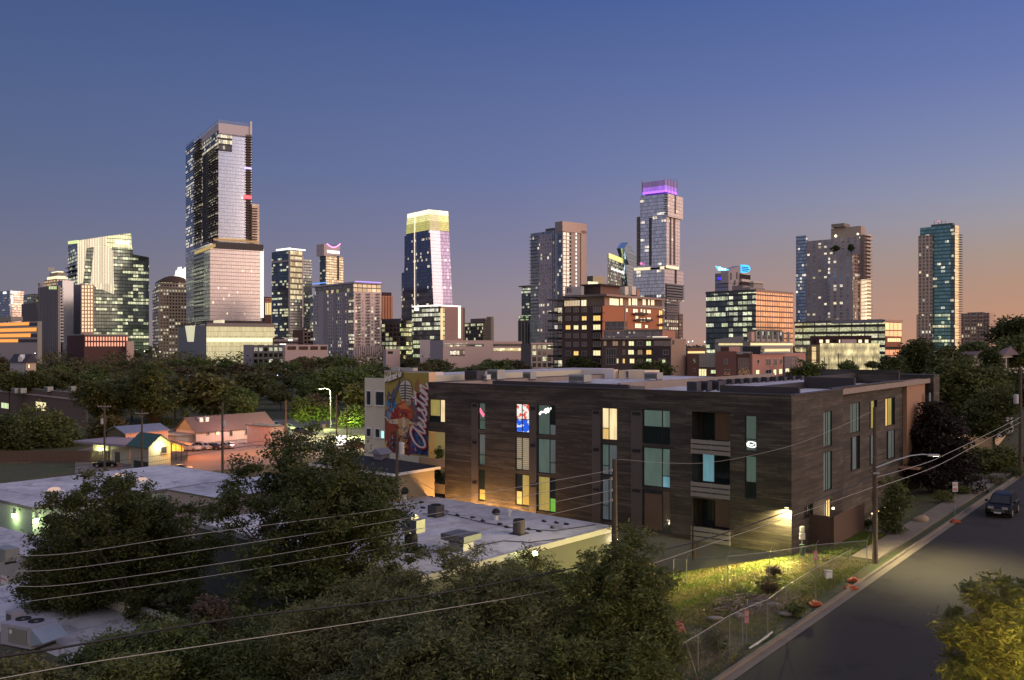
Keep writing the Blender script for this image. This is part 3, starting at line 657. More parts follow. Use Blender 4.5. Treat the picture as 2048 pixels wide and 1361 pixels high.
b.blk('upper_block', 1280, 1336, 1366, 387, 433, ja, jb, offr=3)
x0,x1,y0,y1,z0,z1 = b.last
b.bars('column_recess', 'R', [(1349.5,1352.5,390,428)], plain('jenga_dots', (.12,.09,.09), .6), .3, plane=x1)
b.slabs('balcony', 'L', 1328.5, 1336, 389, 427, 9, plain('slab_pale', (.35,.32,.33), .8), 2.5, plane=y0, th=.6)
b.blk('crown_core', 1290, 1329, 1350, 372, 388, plain('crown_purple', (.25,.18,.35), .6), off=4, offr=-4)
vm = facade('f25v', 1.5, 40, .22, 0, (.5,.3,.9), (.2,.12,.35), 1.3, ((.42,.16,1),(.5,.22,1)), .7, seed=68, rowp=0, metal=0)
vd = facade('f25w', 1.5, 40, .22, 0, (.30,.22,.42), (.14,.1,.2), 1.3, ((.40,.24,.72),(.4,.26,.7)), .28, seed=69, rowp=0, metal=0)
vb = glow('violet_base', (.36,.12,1), 1.9, .25)
b.bars('crown_screen', 'L', [(1284,1330,363,374)], vd, 1, thick=.4); b.bars('crown_screen', 'R', [(1330,1355,362,374)], vd, 1, plane=0, thick=.4)
b.bars('crown_screen', 'L', [(1284,1330,374,383)], vm, 1, thick=.4); b.bars('crown_screen', 'R', [(1330,1355,374,383)], vm, 1, plane=0, thick=.4)
b.bars('crown_light', 'L', [(1284,1330,383,387)], vb, 1.1, thick=.5); b.bars('crown_light', 'R', [(1330,1355,382.5,387)], vb, 1.1, plane=0, thick=.5)
mb = MB()
for px in (1284.5, 1330): x = b.lx(px, -1.2); mb.box(x-.3, x+.3, -1.6, -1, b.z(388), b.z(358 if px > 1300 else 361, x))
for px in (1336,1342,1348,1354): y = b.ly(px, 1.2); mb.box(1., 1.4, y-.25, y+.25, b.z(388), b.z(358.5, 1.2, y))
mb.build('crown_mast', plain('mast_mauve', (.3,.22,.3), .6), b.root)
MB().lathe([(0,-1.6),(1.6,0),(0,1.6)], b.lx(1283, -1), -1.5, 8, z=b.z(528, b.lx(1283))).build('pink_light', glow('pink_lamp', (1,.2,.5), 1.5), b.root)
b.blk('annexe', 1356, 1358, 1366, 628, None, plain('annexe_brown', (.12,.09,.1), .7), facade('f25z', 3, 3.6, .3, .3, (.2,.2,.22), (.2,.16,.16), .2, (Y_, W_), 1., seed=70), off=-8, offr=8)
# --- office 1412-1586 with orange right face
b = Bld('grid_office', 'nine storey office with green-white lit left side and glowing orange gridded right face', 'building', 1512, 600, 46)  # right face's glow is the mirrored sunset put into its material
b.blk('wall', 1412, 1512, 1586, 584, None, facade('f26L', 3.6, 3.65, .12, .42, (.16,.2,.22), (.055,.06,.06), .5, ((.93,1,.55),(1,1,.75)), 1., seed=71, rowp=.5, voff=.5), facade('f26R', 3.1, 3.65, .28, .28, (.9,.5,.30), (.24,.13,.10), 1.2, ((1,.46,.16),(1,.52,.22)), .42, seed=72, metal=.4, rough=.3, rowp=0, mid=.05, voff=.5))  # right windows emit orange, the mirrored sunset put into the material
x0,x1,y0,y1,z0,z1 = b.last
b.bars('curtain_wall', 'L', [(1412,1455,588,700)], facade('f26g', 1.6, 3.65, .07, .3, (.12,.17,.2), (.045,.055,.055), .35, ((.93,1,.55),(1,1,.75)), .9, seed=73, run=2, voff=.5), .3)
b.blk('parapet', 1411, 1512, 1587, 579, 584, plain('para_dark', (.08,.08,.08), .7), plain('para_brown', (.42,.27,.22), .7), off=-.4, offr=.4)
b.blk('roof_room', 1464, 1486, 1500, 571, 580, plain('roof_mauve', (.30,.24,.24), .8), off=8, offr=-4)
b.blk('roof_room', 1484, 1500, 1530, 575, 580, plain('roof_mauve', (.30,.24,.24), .8), off=5, offr=-4)
b.bars('lower_annexe', 'R', [(1514,1563,660,700)], facade('f26a', 2.6, 3.7, .3, .3, (.12,.12,.12), (.22,.19,.18), .35, (W_, GR), .9, seed=74), 6, thick=6)
b = Bld('bank_tower', 'grey tower with blue neon oval and fin on its roof, behind the orange grid office', 'building', 1457, 850, 42)
b.blk('wall', 1430, 1457, 1482, 546, None, facade('f27', 3.2, 3.6, .12, .3, (.2,.24,.38), (.13,.13,.2), .1, (W_, Y_), .9, seed=75), plain('bank_grey', (.40,.35,.38), .7))
b.poly('raised_wall', 'R', [(1457,566),(1457,541),(1481,531.5),(1481,566)], plain('bank_grey', (.40,.35,.38), .7), .6, thick=8)
b.bars('slot_window', 'R', [(1461,1463.5,546,560),(1473,1475.5,545,558),(1469,1471.5,561,570)], M['dconc'], .9)
b.poly('neon_fin', 'L', [(1430,532),(1456,539),(1456,541.5),(1436,541.5)], glow('cyan_neon', (.1,.62,1), 1.6), 1.2)
b.bars('neon_letters', 'L', [(1437,1440,534,541),(1442,1446,537,541),(1448,1451,537.5,541)], glow('ice_neon', (.6,.9,1), 1.8), 1.8)
b.bars('neon_sign', 'L', [(1436,1438,555,560),(1439,1443,555,556.5),(1440.4,1441.6,556.5,560),(1444,1448,555,556.5),(1445.4,1446.6,556.5,560),(1449,1450.5,555,560),(1453,1455,555,560)], glow('deep_blue_neon', (.06,.03,1), 1.6), .8)
ov = [(1491.5+9.5*math.cos(a)*(1.0 if math.cos(a) > 0 else 1.05), 538+8*math.sin(a)) for a in [i*math.pi/14-math.pi/2 for i in range(15)]]
b.poly('neon_oval', 'R', [(1482,530)]+ov+[(1482,546)], glow('sky_neon', (.05,.5,1), 1.25), .6, thick=1)
b.bars('oval_stripe', 'R', [(1485,1497,534.5,536),(1485,1499,538,539.5),(1486,1496,541.5,543)], plain('stripe_navy', (.03,.1,.25), .4), 1.4)
b.blk('curved_wing', 1481, 1484, 1501, 546, None, facade('f27w', 40, 7, 0, .35, (.2,.16,.16), (.75,.65,.6), .0, seed=76), off=-1, offr=3)
b = Bld('pale_rooftop_block', 'small pale block with a flat eave behind the orange grid office', 'building', 1507, 780, 50)
b.blk('wall', 1500, 1507, 1526, 566, None, plain('pale_wall', (.42,.36,.36), .8)); b.blk('eave', 1499, 1507, 1529, 563, 566, plain('pale_eave', (.7,.6,.54), .8), off=-1.5, offr=1.5)
# --- tower 1592
b = Bld('stepped_tower', 'tall stepped residential tower with blue glass end and two trees on a high terrace', 'skyscraper', 1708, 900, 44)
ft = facade('f29', 6.2, 3.5, .55, .42, (.20,.25,.36), (.36,.31,.32), .1, (Y_, W_), 1.1, seed=77, rough=.25)
ft2 = facade('f29b', 6.6, 3.5, .55, .3, (.24,.30,.42), (.40,.34,.34), .1, (Y_, W_), 1.1, seed=78, rough=.2)
bg = plain('beige_top', (.40,.33,.29), .8, var=.05); bgr = plain('beige_top_right', (.55,.38,.30), .8, var=.05)  # same beige twice, the right copy with warm light mixed in
b.blk('shaft', 1608, 1720, 1730, 474, None, ft, bgr, off=12, offr=0)
b.blk('blue_bay', 1592, 1612, 1616, 471, None, facade('f29c', 2.2, 3.5, .06, .3, (.24,.36,.58), (.12,.17,.27), .12, (W_, Y_), 1.2, seed=79), off=14, offr=-70)
b.blk('upper_block', 1662, 1722, 1730, 452, 476, bg, bgr, off=10, offr=0)
b.blk('roof_room', 1662.5, 1688, 1700, 446.5, 453, plain('beige_dark', (.26,.22,.2), .8), off=12, offr=-20)
b.blk('front_shaft', 1656, 1706, 1725, 508, None, ft2, facade('f29r', 3.6, 3.5, .22, .16, (.16,.12,.12), (.62,.42,.36), .2, (Y_, W_), .9, seed=80, metal=.3), off=0, offr=0)
b.slabs('balcony', 'R', 1729, 1741, 472, 640, 24, plain('slab_peach', (.78,.62,.5), .8), 2.5, plane=4, th=.5, rail=1.1)
b.bars('lit_strip', 'R', [(1730.5,1742,560,640)], facade('f29s', 30, 3.6, 0, .12, (1,.8,.62), (.3,.2,.16), 1.2, ((1,.8,.5),(1,.82,.55)), .85, seed=81, rowp=0, metal=0), 4.6, thick=4)
b.bars('white_wall', 'R', [(1728,1741,471,560)], plain('recess', (.20,.16,.17), .8), 3.8, thick=3.8)
MB().lathe([(0,-1.5),(1.5,0),(0,1.5)], b.lx(1671.5, 8), 8, 8, z=b.z(472.5, b.lx(1671, 8), 8)).build('terrace_light', glow('yellow_spot', (1,.95,.5), 4.), b.root)
MB().lathe([(0,-1.2),(1.2,0),(0,1.2)], .5, 8, 8, z=b.z(468.5, 0, 8)).build('terrace_light', glow('yellow_spot', (1,.95,.5), 4.), b.root)
ST = b
# --- office in front of it
b = Bld('terraced_office', 'wide four storey office with yellow lit glass and orange brick end below the stepped tower', 'building', 1770, 560, 52)
fo = facade('f30L', 9, 4.3, .08, .42, (.22,.24,.2), (.075,.07,.065), .85, ((1,1,.55),(1,.95,.6)), .85, seed=82, rowp=.25)
b.blk('wall', 1590, 1770, 1803, 643, None, fo, facade('f30R', 5, 5.2, .1, .14, (.95,.5,.32), (.45,.2,.14), 1.2, ((1,.42,.2),(1,.42,.2)), .4, seed=83, metal=.5, rowp=0))
x0,x1,y0,y1,z0,z1 = b.last
b.blk('roof_slab', 1588, 1770, 1806, 639.5, 644, plain('slab_dim', (.13,.12,.13), .7), plain('slab_peach_lit', (.6,.38,.3), .7), off=-1.5, offr=1.5)  # slab edge dim left and peach right, light painted by face
b.bars('upper_band', 'L', [(1663,1764,640,647)], plain('band_grey', (.26,.25,.28), .7), 2.)
b.bars('brick_panel', 'R', [(1772,1803,673,700)], M['brick'], .4)
b.bars('brick_panel', 'L', [(1620,1742,672,694)], plain('maroon', (.10,.045,.04), .8), .4)
for i in range(14): b.rect('window', 'R', 1773+i*2.1, 1774.2+i*2.1, 694, 699, M['black'], .7)
for i in range(9): b.rect('window', 'L', 1626+i*13, 1632+i*13, 680, 686, ym if i % 3 else M['black'], .7)
for i in range(6): b.rect('window', 'R', 1776+i*4.4, 1779+i*4.4, 677, 684, glow('rooms_gold', (1,.8,.4), .9, .3), .7)
b.blk('roof_box', 1650, 1672, 1678, 636, 640, M['conc'], off=20, offr=-30)
# --- right tower
b = Bld('blue_glass_tower', 'tall teal glass tower with a beige gridded left side and a gold right edge', 'skyscraper', 1910, 900, 46)
b.blk('core_shaft', 1840, 1910, 1918, 450, None, facade('f31L', 1.9, 3.7, .06, .4, (.13,.30,.38), (.07,.16,.2), .1, (Y_, W_), 1.2, seed=84, rough=.1, run=2), facade('f31R', 60, 3.7, 0, .12, (.95,.72,.42), (.5,.36,.2), 1.2, ((1,.8,.42),(1,.8,.45)), .42, seed=85, rowp=0, metal=.4))  # gold right edge emits in place of a real sunset reflection
b.blk('upper_core', 1862, 1905, 1909, 446, 452, plain('teal_dark', (.06,.12,.15), .5), off=3, offr=-3)
b.blk('beige_bay', 1836.5, 1864, 1866, 470, None, facade('f31b', 3.6, 3.6, .45, .3, (.16,.15,.16), (.52,.42,.36), .1, (Y_, W_), 1.1, seed=86), off=-3, offr=-48)
b.blk('wide_base', 1833, 1861, 1863, 629, None, facade('f31c', 3.6, 3.6, .45, .3, (.16,.15,.16), (.52,.42,.36), .15, (Y_, W_), 1.1, seed=87), off=-5, offr=-50)
b.bars('dark_column', 'L', [(1901,1909,450,700)], facade('f31d', 2.4, 3.7, .06, .2, (.1,.16,.2), (.05,.06,.08), .1, (Y_, W_), 1., seed=88), .6)
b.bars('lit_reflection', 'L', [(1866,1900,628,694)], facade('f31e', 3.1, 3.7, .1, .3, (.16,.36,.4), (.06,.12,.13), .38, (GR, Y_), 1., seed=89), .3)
b.slabs('balcony', 'R', 1917, 1921.5, 470, 694, 48, M['dconc'], 2, plane=0, th=.6)
b.bars('roof_mast', 'L', [(1868,1868.6,442,450),(1877,1878,443.6,448),(1883,1884,441.8,448),(1890,1890.6,442,448)], M['dmetal'], -6, thick=.5)
b.bars('beacon', 'L', [(1876.5,1878.5,442.6,444)], redl, -6, thick=.5)
b = Bld('balcony_slab', 'long beige balcony slab block right of the teal tower', 'apartment building', 1979, 800, 58)
b.blk('wall', 1922, 1979, 1990, 626, None, facade('f32', 5.8, 3.4, .35, .3, (.14,.12,.12), (.42,.30,.25), .22, (Y_, W_), .9, seed=90, mid=.08), plain('slab_end', (.75,.48,.36), .8))
b.blk('roof_room', 1935, 1966, 1970, 624.5, 627, plain('slab_dim2', (.25,.2,.19), .8), off=6, offr=-8)
for c in (1930, 1946, 1960): b.slabs('balcony', 'L', c, c+9, 633, 690, 9, plain('slab_beige', (.5,.37,.31), .8), 1.6, th=.4, rail=.9)
# --- brick apartment block 1100-1372
dk = plain('brick_shaded', (.085,.055,.055), .85, var=.15); ob = plain('brick_orange_lit', (.52,.19,.10), .85, var=.12); tn = plain('tan_end', (.38,.26,.20), .85, var=.08)  # brick tones differ by face: shade left, orange light right painted in
pb = plain('pale_band', (.42,.38,.36), .7)
frm = plain('window_frame', (.42,.36,.33), .6, var=.05)
rms = [glow('room_amber', (1,.62,.18), 1.0, .45), glow('room_yellow', (1,.85,.45), 1.0, .4), glow('room_dim', (.32,.22,.14), .6, .6), plain('room_dark', (.05,.06,.08), .15, .4), glow('room_cream', (1,.80,.52), 1.0, .25), plain('room_grey', (.16,.14,.15), .3, .2), glow('room_green', (.75,.95,.5), .8, .5)]
def win(bl, fc, a, b_, t, u, k, plane=0., n=1, fr=None, out=.14, name='window'):
    """window = frame with its pane as a child"""
    mb = MB(); 
    if fc == 'L': y = plane-out; c0, c1 = bl.lx(a, y), bl.lx(b_, y); cm = (c0+c1)/2; z0, z1 = bl.z(u, cm, y), bl.z(t, cm, y)
    else: x = plane+out; c0, c1 = bl.ly(a, x), bl.ly(b_, x); cm = (c0+c1)/2; z0, z1 = bl.z(u, x, cm), bl.z(t, x, cm)
    def bx(m, p0, p1, q0, q1, d0, d1):
        if fc == 'L': m.box(p0, p1, plane-d1, plane-d0, q0, q1)
        else: m.box(plane+d0, plane+d1, p0, p1, q0, q1)
    w = min(.12, (c1-c0)*.12)
    bx(mb, c0, c1, z1-w, z1, 0, out); bx(mb, c0, c1, z0, z0+w, 0, out+.06)
    bx(mb, c0, c0+w, z0+w, z1-w, 0, out); bx(mb, c1-w, c1, z0+w, z1-w, 0, out)
    for i in range(1, n): m_ = c0+(c1-c0)*i/n; bx(mb, m_-w*.35, m_+w*.35, z0+w, z1-w, 0, out-.01)
    o = mb.build(name, fr or frm, bl.root)
    p = MB(); bx(p, c0+w+.003, c1-w-.003, z0+w+.003, z1-w-.003, .004, .04); p.build('pane', rms[k] if isinstance(k, int) else k, o)
    return o
b = Bld('brick_apartments', 'nine storey brick apartment block, dark left side with small amber windows and orange right face', 'apartment building', 1205, 330, 38)
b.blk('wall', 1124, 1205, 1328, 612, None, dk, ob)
b.blk('setback_storey', 1126, 1209, 1326, 592, 612, plain('penthouse_wall', (.14,.11,.10), .7), plain('penthouse_right', (.42,.25,.18), .8), off=1.2, offr=-1.5)  # right-face colours here and on the canopy carry the orange light
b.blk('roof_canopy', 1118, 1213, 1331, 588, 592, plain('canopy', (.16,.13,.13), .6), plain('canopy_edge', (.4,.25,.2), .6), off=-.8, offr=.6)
b.blk('corner_canopy', 1093, 1140, 1182, 597, 600, M['dconc'], off=-3, offr=-5)
b.blk('glass_corner', 1109, 1126, 1128, 600, None, facade('f33c', 2.1, 3.35, .12, .12, (.2,.2,.22), (.12,.11,.12), .35, (Y_, W_), .8, seed=91), off=1.5, offr=-20)
win(b, 'L', 1128, 1160, 601, 613, glow('penthouse_rooms', (.8,.62,.4), .6, .7), -.5, 6)
win(b, 'L', 1162, 1173, 600, 613, 4, -.5, 2)
rowy = [620.3, 637.2, 655.3, 672, 689, 707, 723.5]
pat = [[5,5,5],[5,5,0],[0,1,1],[5,5,5],[5,5,5],[3,0,3],[3,1,3]]
for r, y in enumerate(rowy):
    for c, x in enumerate((1131, 1147, 1163.4)):
        win(b, 'L', x, x+10, y-4.6, y+4.6, pat[r][c], 0, 2)
for r, y in enumerate(rowy):
    b.rect('balcony', 'L', 1180, 1206, y+5.5, y+6.6, M['dmetal'], 1.6, thick=1.5)
    win(b, 'L', 1186, 1201, y-6, y+5, (5,0,1,3,5,1,3)[r], 0, 3)
    b.slabs('side_balcony', 'L', 1102, 1123, y+6, y+6, 1, M['dmetal'], 2.2, plane=1.5, th=.3, rail=.5)
# right face windows
for a, c, n, k in ((1219,1238,5,4),(1240,1246,1,4),(1257,1262,1,4),(1264,1275,3,4),(1285,1292,2,4),(1296,1300,1,4),(1302,1309,2,4)):
    win(b, 'R', a, c, 597, 611.5, k, -1.5, n)
win(b, 'R', 1310, 1324, 600, 613, 3, -1.5, 1)
for (a, c, t, u, k) in ((1252,1256,617,625,4),(1266,1276,618,627,4),(1281,1285,618,625,4),(1287,1291,619,627,4),(1294,1302,619.5,627.5,4),(1318,1325,621,632,0),(1318,1325,637,649,0),(1318,1325,653,661,0),(1294,1302,635,643,4),(1281,1285,636,644,4),(1287,1291,636,644,4),(1271,1277,632,640,4),(1249,1255,649,658,0),(1270,1283,647,657,4),(1290,1296,650,657,4)):
    win(b, 'R', a, c, t, u, k, 0, 2 if c-a > 6 else 1)
for (a, c, y) in ((1263,1290,629),(1266,1300,641.5),(1314,1328,633),(1314,1328,650)): b.slabs('balcony', 'R', a, c, y, y, 1, M['dmetal'], 1.4, th=.2, rail=.6)
b.rect('pale_band', 'R', 1251, 1328, 613.5, 615, pb, .5); b.rect('pale_pier', 'R', 1250, 1251.5, 614, 645, pb, .3)
# roof structures
b.blk('roof_room', 1164, 1201, 1240, 569, 589, plain('roof_dark', (.085,.06,.06), .7), plain('roof_brownred', (.20,.10,.08), .7), off=7, offr=-7)
b.blk('roof_slab', 1160, 1202, 1250, 567.5, 569.5, M['dmetal'], off=5, offr=-5)
b.blk('white_tank', 1130, 1163, 1168, 573, 592, plain('roof_white', (.5,.46,.46), .6), off=4, offr=-18)
b.bars('tank_mark', 'L', [(1134,1136,577,586),(1137.5,1139,576,585),(1141,1142.5,577,586)], M['dmetal'], .1, plane=4)
for a, c in ((1250,1257),(1264,1272)): b.bars('chimney_box', 'R', [(a, c, 573.5, 590)], plain('lit_white', (.85,.72,.58), .7), .4, plane=-7, thick=3)
b.bars('chimney_box', 'R', [(1274,1279,580,592)], plain('roof_pink', (.5,.25,.18), .7), .4, plane=-7, thick=3)
# lower terrace block
b = Bld('terrace_apartments', 'lower brick terrace block with plain tan end wall in front of the tall brick apartments', 'apartment building', 1342, 296, 38)
bk2 = plain('mid_brick', (.115,.075,.07), .85, var=.15)
b.blk('wall', 1203, 1342, 1372, 678, None, bk2, tn)
b.blk('glazed_storey', 1207, 1325, 1350, 661, 678, plain('glazed_wall', (.22,.20,.22), .7), plain('glazed_right', (.48,.22,.15), .8), off=2.5, offr=-2.5)
b.blk('left_pavilion', 1210, 1248, 1256, 643, 661, facade('f34p', .8, 5, .12, .1, (.15,.15,.17), (.2,.18,.18), .15, (Y_, W_), .5, seed=92), off=3.5, offr=-24)
b.bars('glazing', 'L', [(1208,1318,664,675)], facade('f34g', .9, 3, .12, .12, (.2,.2,.24), (.30,.27,.28), .1, (W_, Y_), .7, seed=93), .1, plane=2.5)
b.rect('roof_edge', 'L', 1201, 1343, 676, 679, plain('edge_grey', (.30,.25,.24), .7), .8); b.rect('roof_edge', 'L', 1248, 1326, 659, 661.5, plain('edge_grey', (.30,.25,.24), .7), .6, plane=2.5)
b.rect('light_strip', 'L', 1305, 1335, 673.5, 675, glow('strip_warm', (1,.85,.65), 1.1), .2, plane=2.5)
for y, row in ((688, [(1207,1213,2),(1225,1236,2),(1245,1250,2),(1257,1268,1),(1274,1285,3),(1292,1302,6),(1329,1338,5)]), (705.5, [(1212,1232,3),(1245,1250,5),(1256,1268,1),(1275,1285,2),(1292,1303,0),(1326,1337,3)]), (723, [(1212,1232,3),(1233,1237,1),(1245,1250,0),(1259,1269,1),(1275,1286,5),(1292,1303,6),(1317,1322,5),(1324,1331,6)])):
    for a, c, k in row:
        h = 8 if c-a > 14 else 5.5
        win(b, 'L', a, c, y-h, y+h*.8, k, 0, 4 if c-a > 14 else 2)
for y in (697.5, 715, 733): b.slabs('balcony', 'L', 1270, 1306, y, y, 1, M['dmetal'], 1.5, th=.2, rail=.6)
b.rect('pale_panel', 'L', 1308, 1341, 682, 692, plain('panel_mauve', (.30,.24,.24), .8), .15)
b.rect('maroon_panel', 'L', 1308, 1341, 693, 720, plain('panel_plum', (.07,.05,.06), .8), .12)
win(b, 'R', 1344.5, 1349, 680, 690, 3, 0, 1)
# --- red brick row
b = Bld('brick_row', 'three storey brick row, brown left half and pink right half with white framed bay window', 'apartment building', 1504, 290, 34)
b.blk('wall', 1374, 1504, 1611, 709, None, plain('row_brown', (.17,.09,.075), .85, var=.2), plain('row_pink_lit', (.50,.24,.20), .85, var=.12))  # darker left and pinker right tones paint how light falls on each
b.rect('grey_bay', 'R', 1569, 1596, 713, 760, plain('row_grey', (.20,.15,.17), .85), .5)
b.rect('brick_tower', 'L', 1431, 1472, 703, 760, plain('row_red', (.24,.11,.09), .85, var=.15), .8)
b.rect('brick_tower', 'L', 1499, 1503.5, 705, 760, plain('row_red', (.24,.11,.09), .85, var=.15), .8)
b.rect('pale_wall', 'L', 1398, 1431, 708, 735, plain('row_pale', (.30,.27,.26), .8), .3)
b.rect('eave', 'L', 1474, 1500, 704, 707, pb, 1.2); b.rect('eave', 'R', 1526, 1578, 703.5, 706, pb, 1.2)
for a, c, t, u, k, n in ((1386,1391,717,727,3,1),(1404,1415,720,734,1,2),(1423,1432,720,728,5,2),(1448,1455,718,729,5,1),(1386,1391,737,744,3,1),(1397,1413,738,753,1,3),(1421,1434,740,748,6,2),(1448,1460,739,750,3,3),(1476,1501,717,736,5,5),(1476,1501,737,754,3,5)):
    win(b, 'L', a, c, t, u, k, .0 if a < 1440 or a > 1470 else -.8, n, out=.35 if a > 1395 and a < 1440 else .14)
for a, c, t, u, k, n in ((1515,1519,719,728,3,1),(1532,1542,718,732,5,2),(1548,1554,718,732,5,1),(1559,1565,718,729,5,1),(1567,1578,718,728,3,2),(1584,1589,718,728,5,1),(1597,1604,717,727,5,2),(1512,1519,740,750,1,1),(1532,1543,739,751,3,2),(1547,1553,739,751,1,1),(1558,1565,738,749,6,1),(1571,1579,737,745,4,1),(1597,1605,735,748,5,2)):
    win(b, 'R', a, c, t, u, k, 0.5 if 1569 < a < 1595 else 0, n, fr=plain('white_frame', (.6,.52,.5), .6))
win(b, 'R', 1584, 1590, 737, 745, glow('blue_room', (.25,.5,1), 1.4), .5, 1)
b.blk('roof_room', 1441, 1458, 1480, 694, 706, plain('maroon', (.10,.045,.04), .8), plain('row_pinkdark', (.36,.2,.17), .8), off=3, offr=-14)
b.bars('roof_screen', 'L', [(1485,1521,693,709)], plain('black_screen', (.025,.025,.028), .6), .1, plane=5)
b.blk('left_annexe', 1365, 1376, 1378, 712, None, plain('row_brown', (.17,.09,.075), .85, var=.2), off=2, offr=-34)
# --- garage with ramps
b = Bld('parking_garage', 'open concrete parking garage with yellow lit decks behind the brick row', 'building', 1500, 430, 40)
gl_ = glow('garage_light', (1,.82,.42), .75, .6); gc = plain('garage_concrete', (.40,.36,.34), .8)
b.blk('wall', 1430, 1500, 1585, 683, None, gc, gc)
b.bars('lit_deck', 'L', [(1437,1485,687,691)], gl_, .2)
b.poly('parapet', 'L', [(1430,679),(1485,672),(1485,686),(1430,686)], gc, 1.)
b.bars('lit_deck', 'R', [(1502,1586,687,691),(1530,1580,698,704)], gl_, .3)
b.bars('parapet', 'R', [(1524,1583,691,698)], gc, 1.2)
b.bars('parapet', 'R', [(1500,1560,678,684)], gc, .8)
for i in range(2, 9): b.rect('column', 'R', 1490+i*11, 1492+i*11, 664, 684, gc, 1.5, thick=1)
b.bars('pink_stair', 'R', [(1503,1509,664,682)], plain('stair_pink', (.6,.38,.32), .8), 2.)
# --- screen garage
b = Bld('screen_garage', 'parking garage wrapped in a pale pleated mesh screen lit yellow from inside', 'building', 1759, 380, 9)
gx0, gx1 = b.lx(1613), b.lx(1640)
MB().box(gx0, 0, .9, 30, 0, b.z(690), mT=1).build('wall', [facade('f35l', 6, 3.4, .1, .4, (.3,.25,.1), (.2,.18,.13), .9, ((1,.85,.4),(1,.8,.4)), .6, seed=94, metal=0), M['roofg']], b.root)
sm = NT('screen_mesh'); sep = sm.n('ShaderNodeSeparateXYZ'); sm.l(sm.uv(), sep.inputs[0])
n1 = sm.noise(sm.mapv(sm.uv(), (.35,.16,1)), 1., 3); n2 = sm.noise(sm.mapv(sm.uv(), (3.,.3,1)), 1., 2)
rowf = sm.m('ABSOLUTE', sm.m('SUBTRACT', sm.m('FRACT', sm.m('DIVIDE', sep.outputs[1], 3.5)), .5))
g_ = sm.m('MULTIPLY', sm.m('MULTIPLY', sm.m('POWER', n1, 2.2), sm.m('ADD', n2, .1)), sm.m('ADD', rowf, .45))
sm.bsdf(sm.mix(n2, (.30,.25,.22), (.52,.44,.40)), .6, .2, (1,.85,.42), sm.m('MULTIPLY', g_, 4.6))
mb = MB(); zt_, zb_ = b.z(687), b.z(752)
n = 90
for i in range(n):
    xa, xb2 = gx1*(1-i/n), gx1*(1-(i+1)/n); ya, yb_ = .35*(i % 2), .35*((i+1) % 2)
    mb.face([(xb2,yb_,zb_),(xa,ya,zb_),(xa,ya,zt_),(xb2,yb_,zt_)][::-1], [(xb2,zb_),(xa,zb_),(xa,zt_),(xb2,zt_)][::-1])
mb.build('mesh_screen', sm.mat, b.root)
b.bars('stair_frame', 'L', [(1613,1614.3,690,752),(1620,1621,690,752),(1612,1640,702,703.2),(1612,1640,720,721.2)], M['dmetal'], .5, thick=.4)
b.bars('stair_light', 'L', [(1624,1632,694,750)], glow('stair_glow', (1,.7,.35), .6, .7), .2)
MB().box(b.lx(1684, 6), b.lx(1713, 6), 6, 10, b.z(690), b.z(679)).build('roof_kiosk', plain('kiosk_pink', (.6,.45,.42), .8), b.root)
# far low hills and flats at the horizon
b = Bld('distant_store', 'low distant building with a lit yellow fascia just right of the brick apartments', 'building', 1376, 700, 50)
b.blk('wall', 1362, 1376, 1425, 696, None, M['dconc'], plain('row_brown', (.17,.09,.075), .85, var=.2)); b.bars('lit_fascia', 'R', [(1376,1410,703,707)], glow('fascia', (1,.7,.3), .8, .3), .3)
b = Bld('pitched_house', 'grey roofed house with a small white gabled dormer among the far left trees', 'house', 52, 330, 30)
b.blk('wall', 20, 52, 72, 726, None, plain('house_grey', (.40,.38,.42), .8), plain('house_lit', (.6,.45,.36), .8))
x0,x1,y0,y1,z0,z1 = b.last
rf = MB(); rf.prism([(x0-.5,y0-.5,z1),(x0-.5,y1+.5,z1),(x0-.5,(y0+y1)/2,z1+3.2)], (x1-x0+1,0,0)); rf.build('roof', plain('slate_roof', (.045,.045,.06), .7), b.root)
dq = b.root.children[-1]
MB().prism([(x1-4.6,y0-.2,z1+.4),(x1-2.2,y0-.2,z1+.4),(x1-2.2,y0-.2,z1+1.8),(x1-3.4,y0-.2,z1+3),(x1-4.6,y0-.2,z1+1.8)], (0,2.5,0)).build('dormer', plain('white_trim', (.8,.76,.74), .6), dq)
win(b, 'R', 56, 60, 729, 737, 1, 0, 1)
# ---------------------------------------------------------------- ground
def G(px, py, dmin=18.):
    D = dmin
    while D < 3000:
        x, y, z = P(px, py, D)
        if z <= gz(x, y): break
        D *= 1.004
    return (x, y, gz(x, y))
def axis(lo, hi, st_, far, k=1.22):
    a = list(np.arange(lo, hi+.01, st_)); d = st_
    v = hi
    while v < far[1]: d *= k; v += d; a.append(v)
    d = st_; v = lo
    while v > far[0]: d *= k; v -= d; a.insert(0, v)
    return a
xs, ys = axis(-60, 70, 1.5, (-9000, 9000)), axis(14, 125, 1.5, (-60, 14000))
vv = []
for y in ys:
    for x in xs:
        s, t = st(x, y); z = gz(x, y)-.06
        if s > 6.2: z += .06*math.sin(x*1.3+y*.7)*math.sin(y*1.1-x*.4)*min(1, (s-6.2)/4)
        vv.append((x, y, z))
nx = len(xs); ff = [(j*nx+i, j*nx+i+1, (j+1)*nx+i+1, (j+1)*nx+i) for j in range(len(ys)-1) for i in range(nx-1)]
me = bpy.data.meshes.new('ground'); me.from_pydata(vv, [], ff); me.polygons.foreach_set('use_smooth', np.ones(len(ff), dtype=bool))
t = NT('ground_mat'); o_ = t.obj()
n1, n2, n3 = t.noise(o_, .18, 5), t.noise(o_, 1.3, 5, .7), t.noise(o_, 9, 3)
c = t.ramp(t.m('ADD', t.m('MULTIPLY', n1, .6), t.m('MULTIPLY', n2, .4)), [(.36,(.055,.045,.03)),(.46,(.11,.095,.05)),(.54,(.06,.09,.025)),(.66,(.14,.115,.06))])
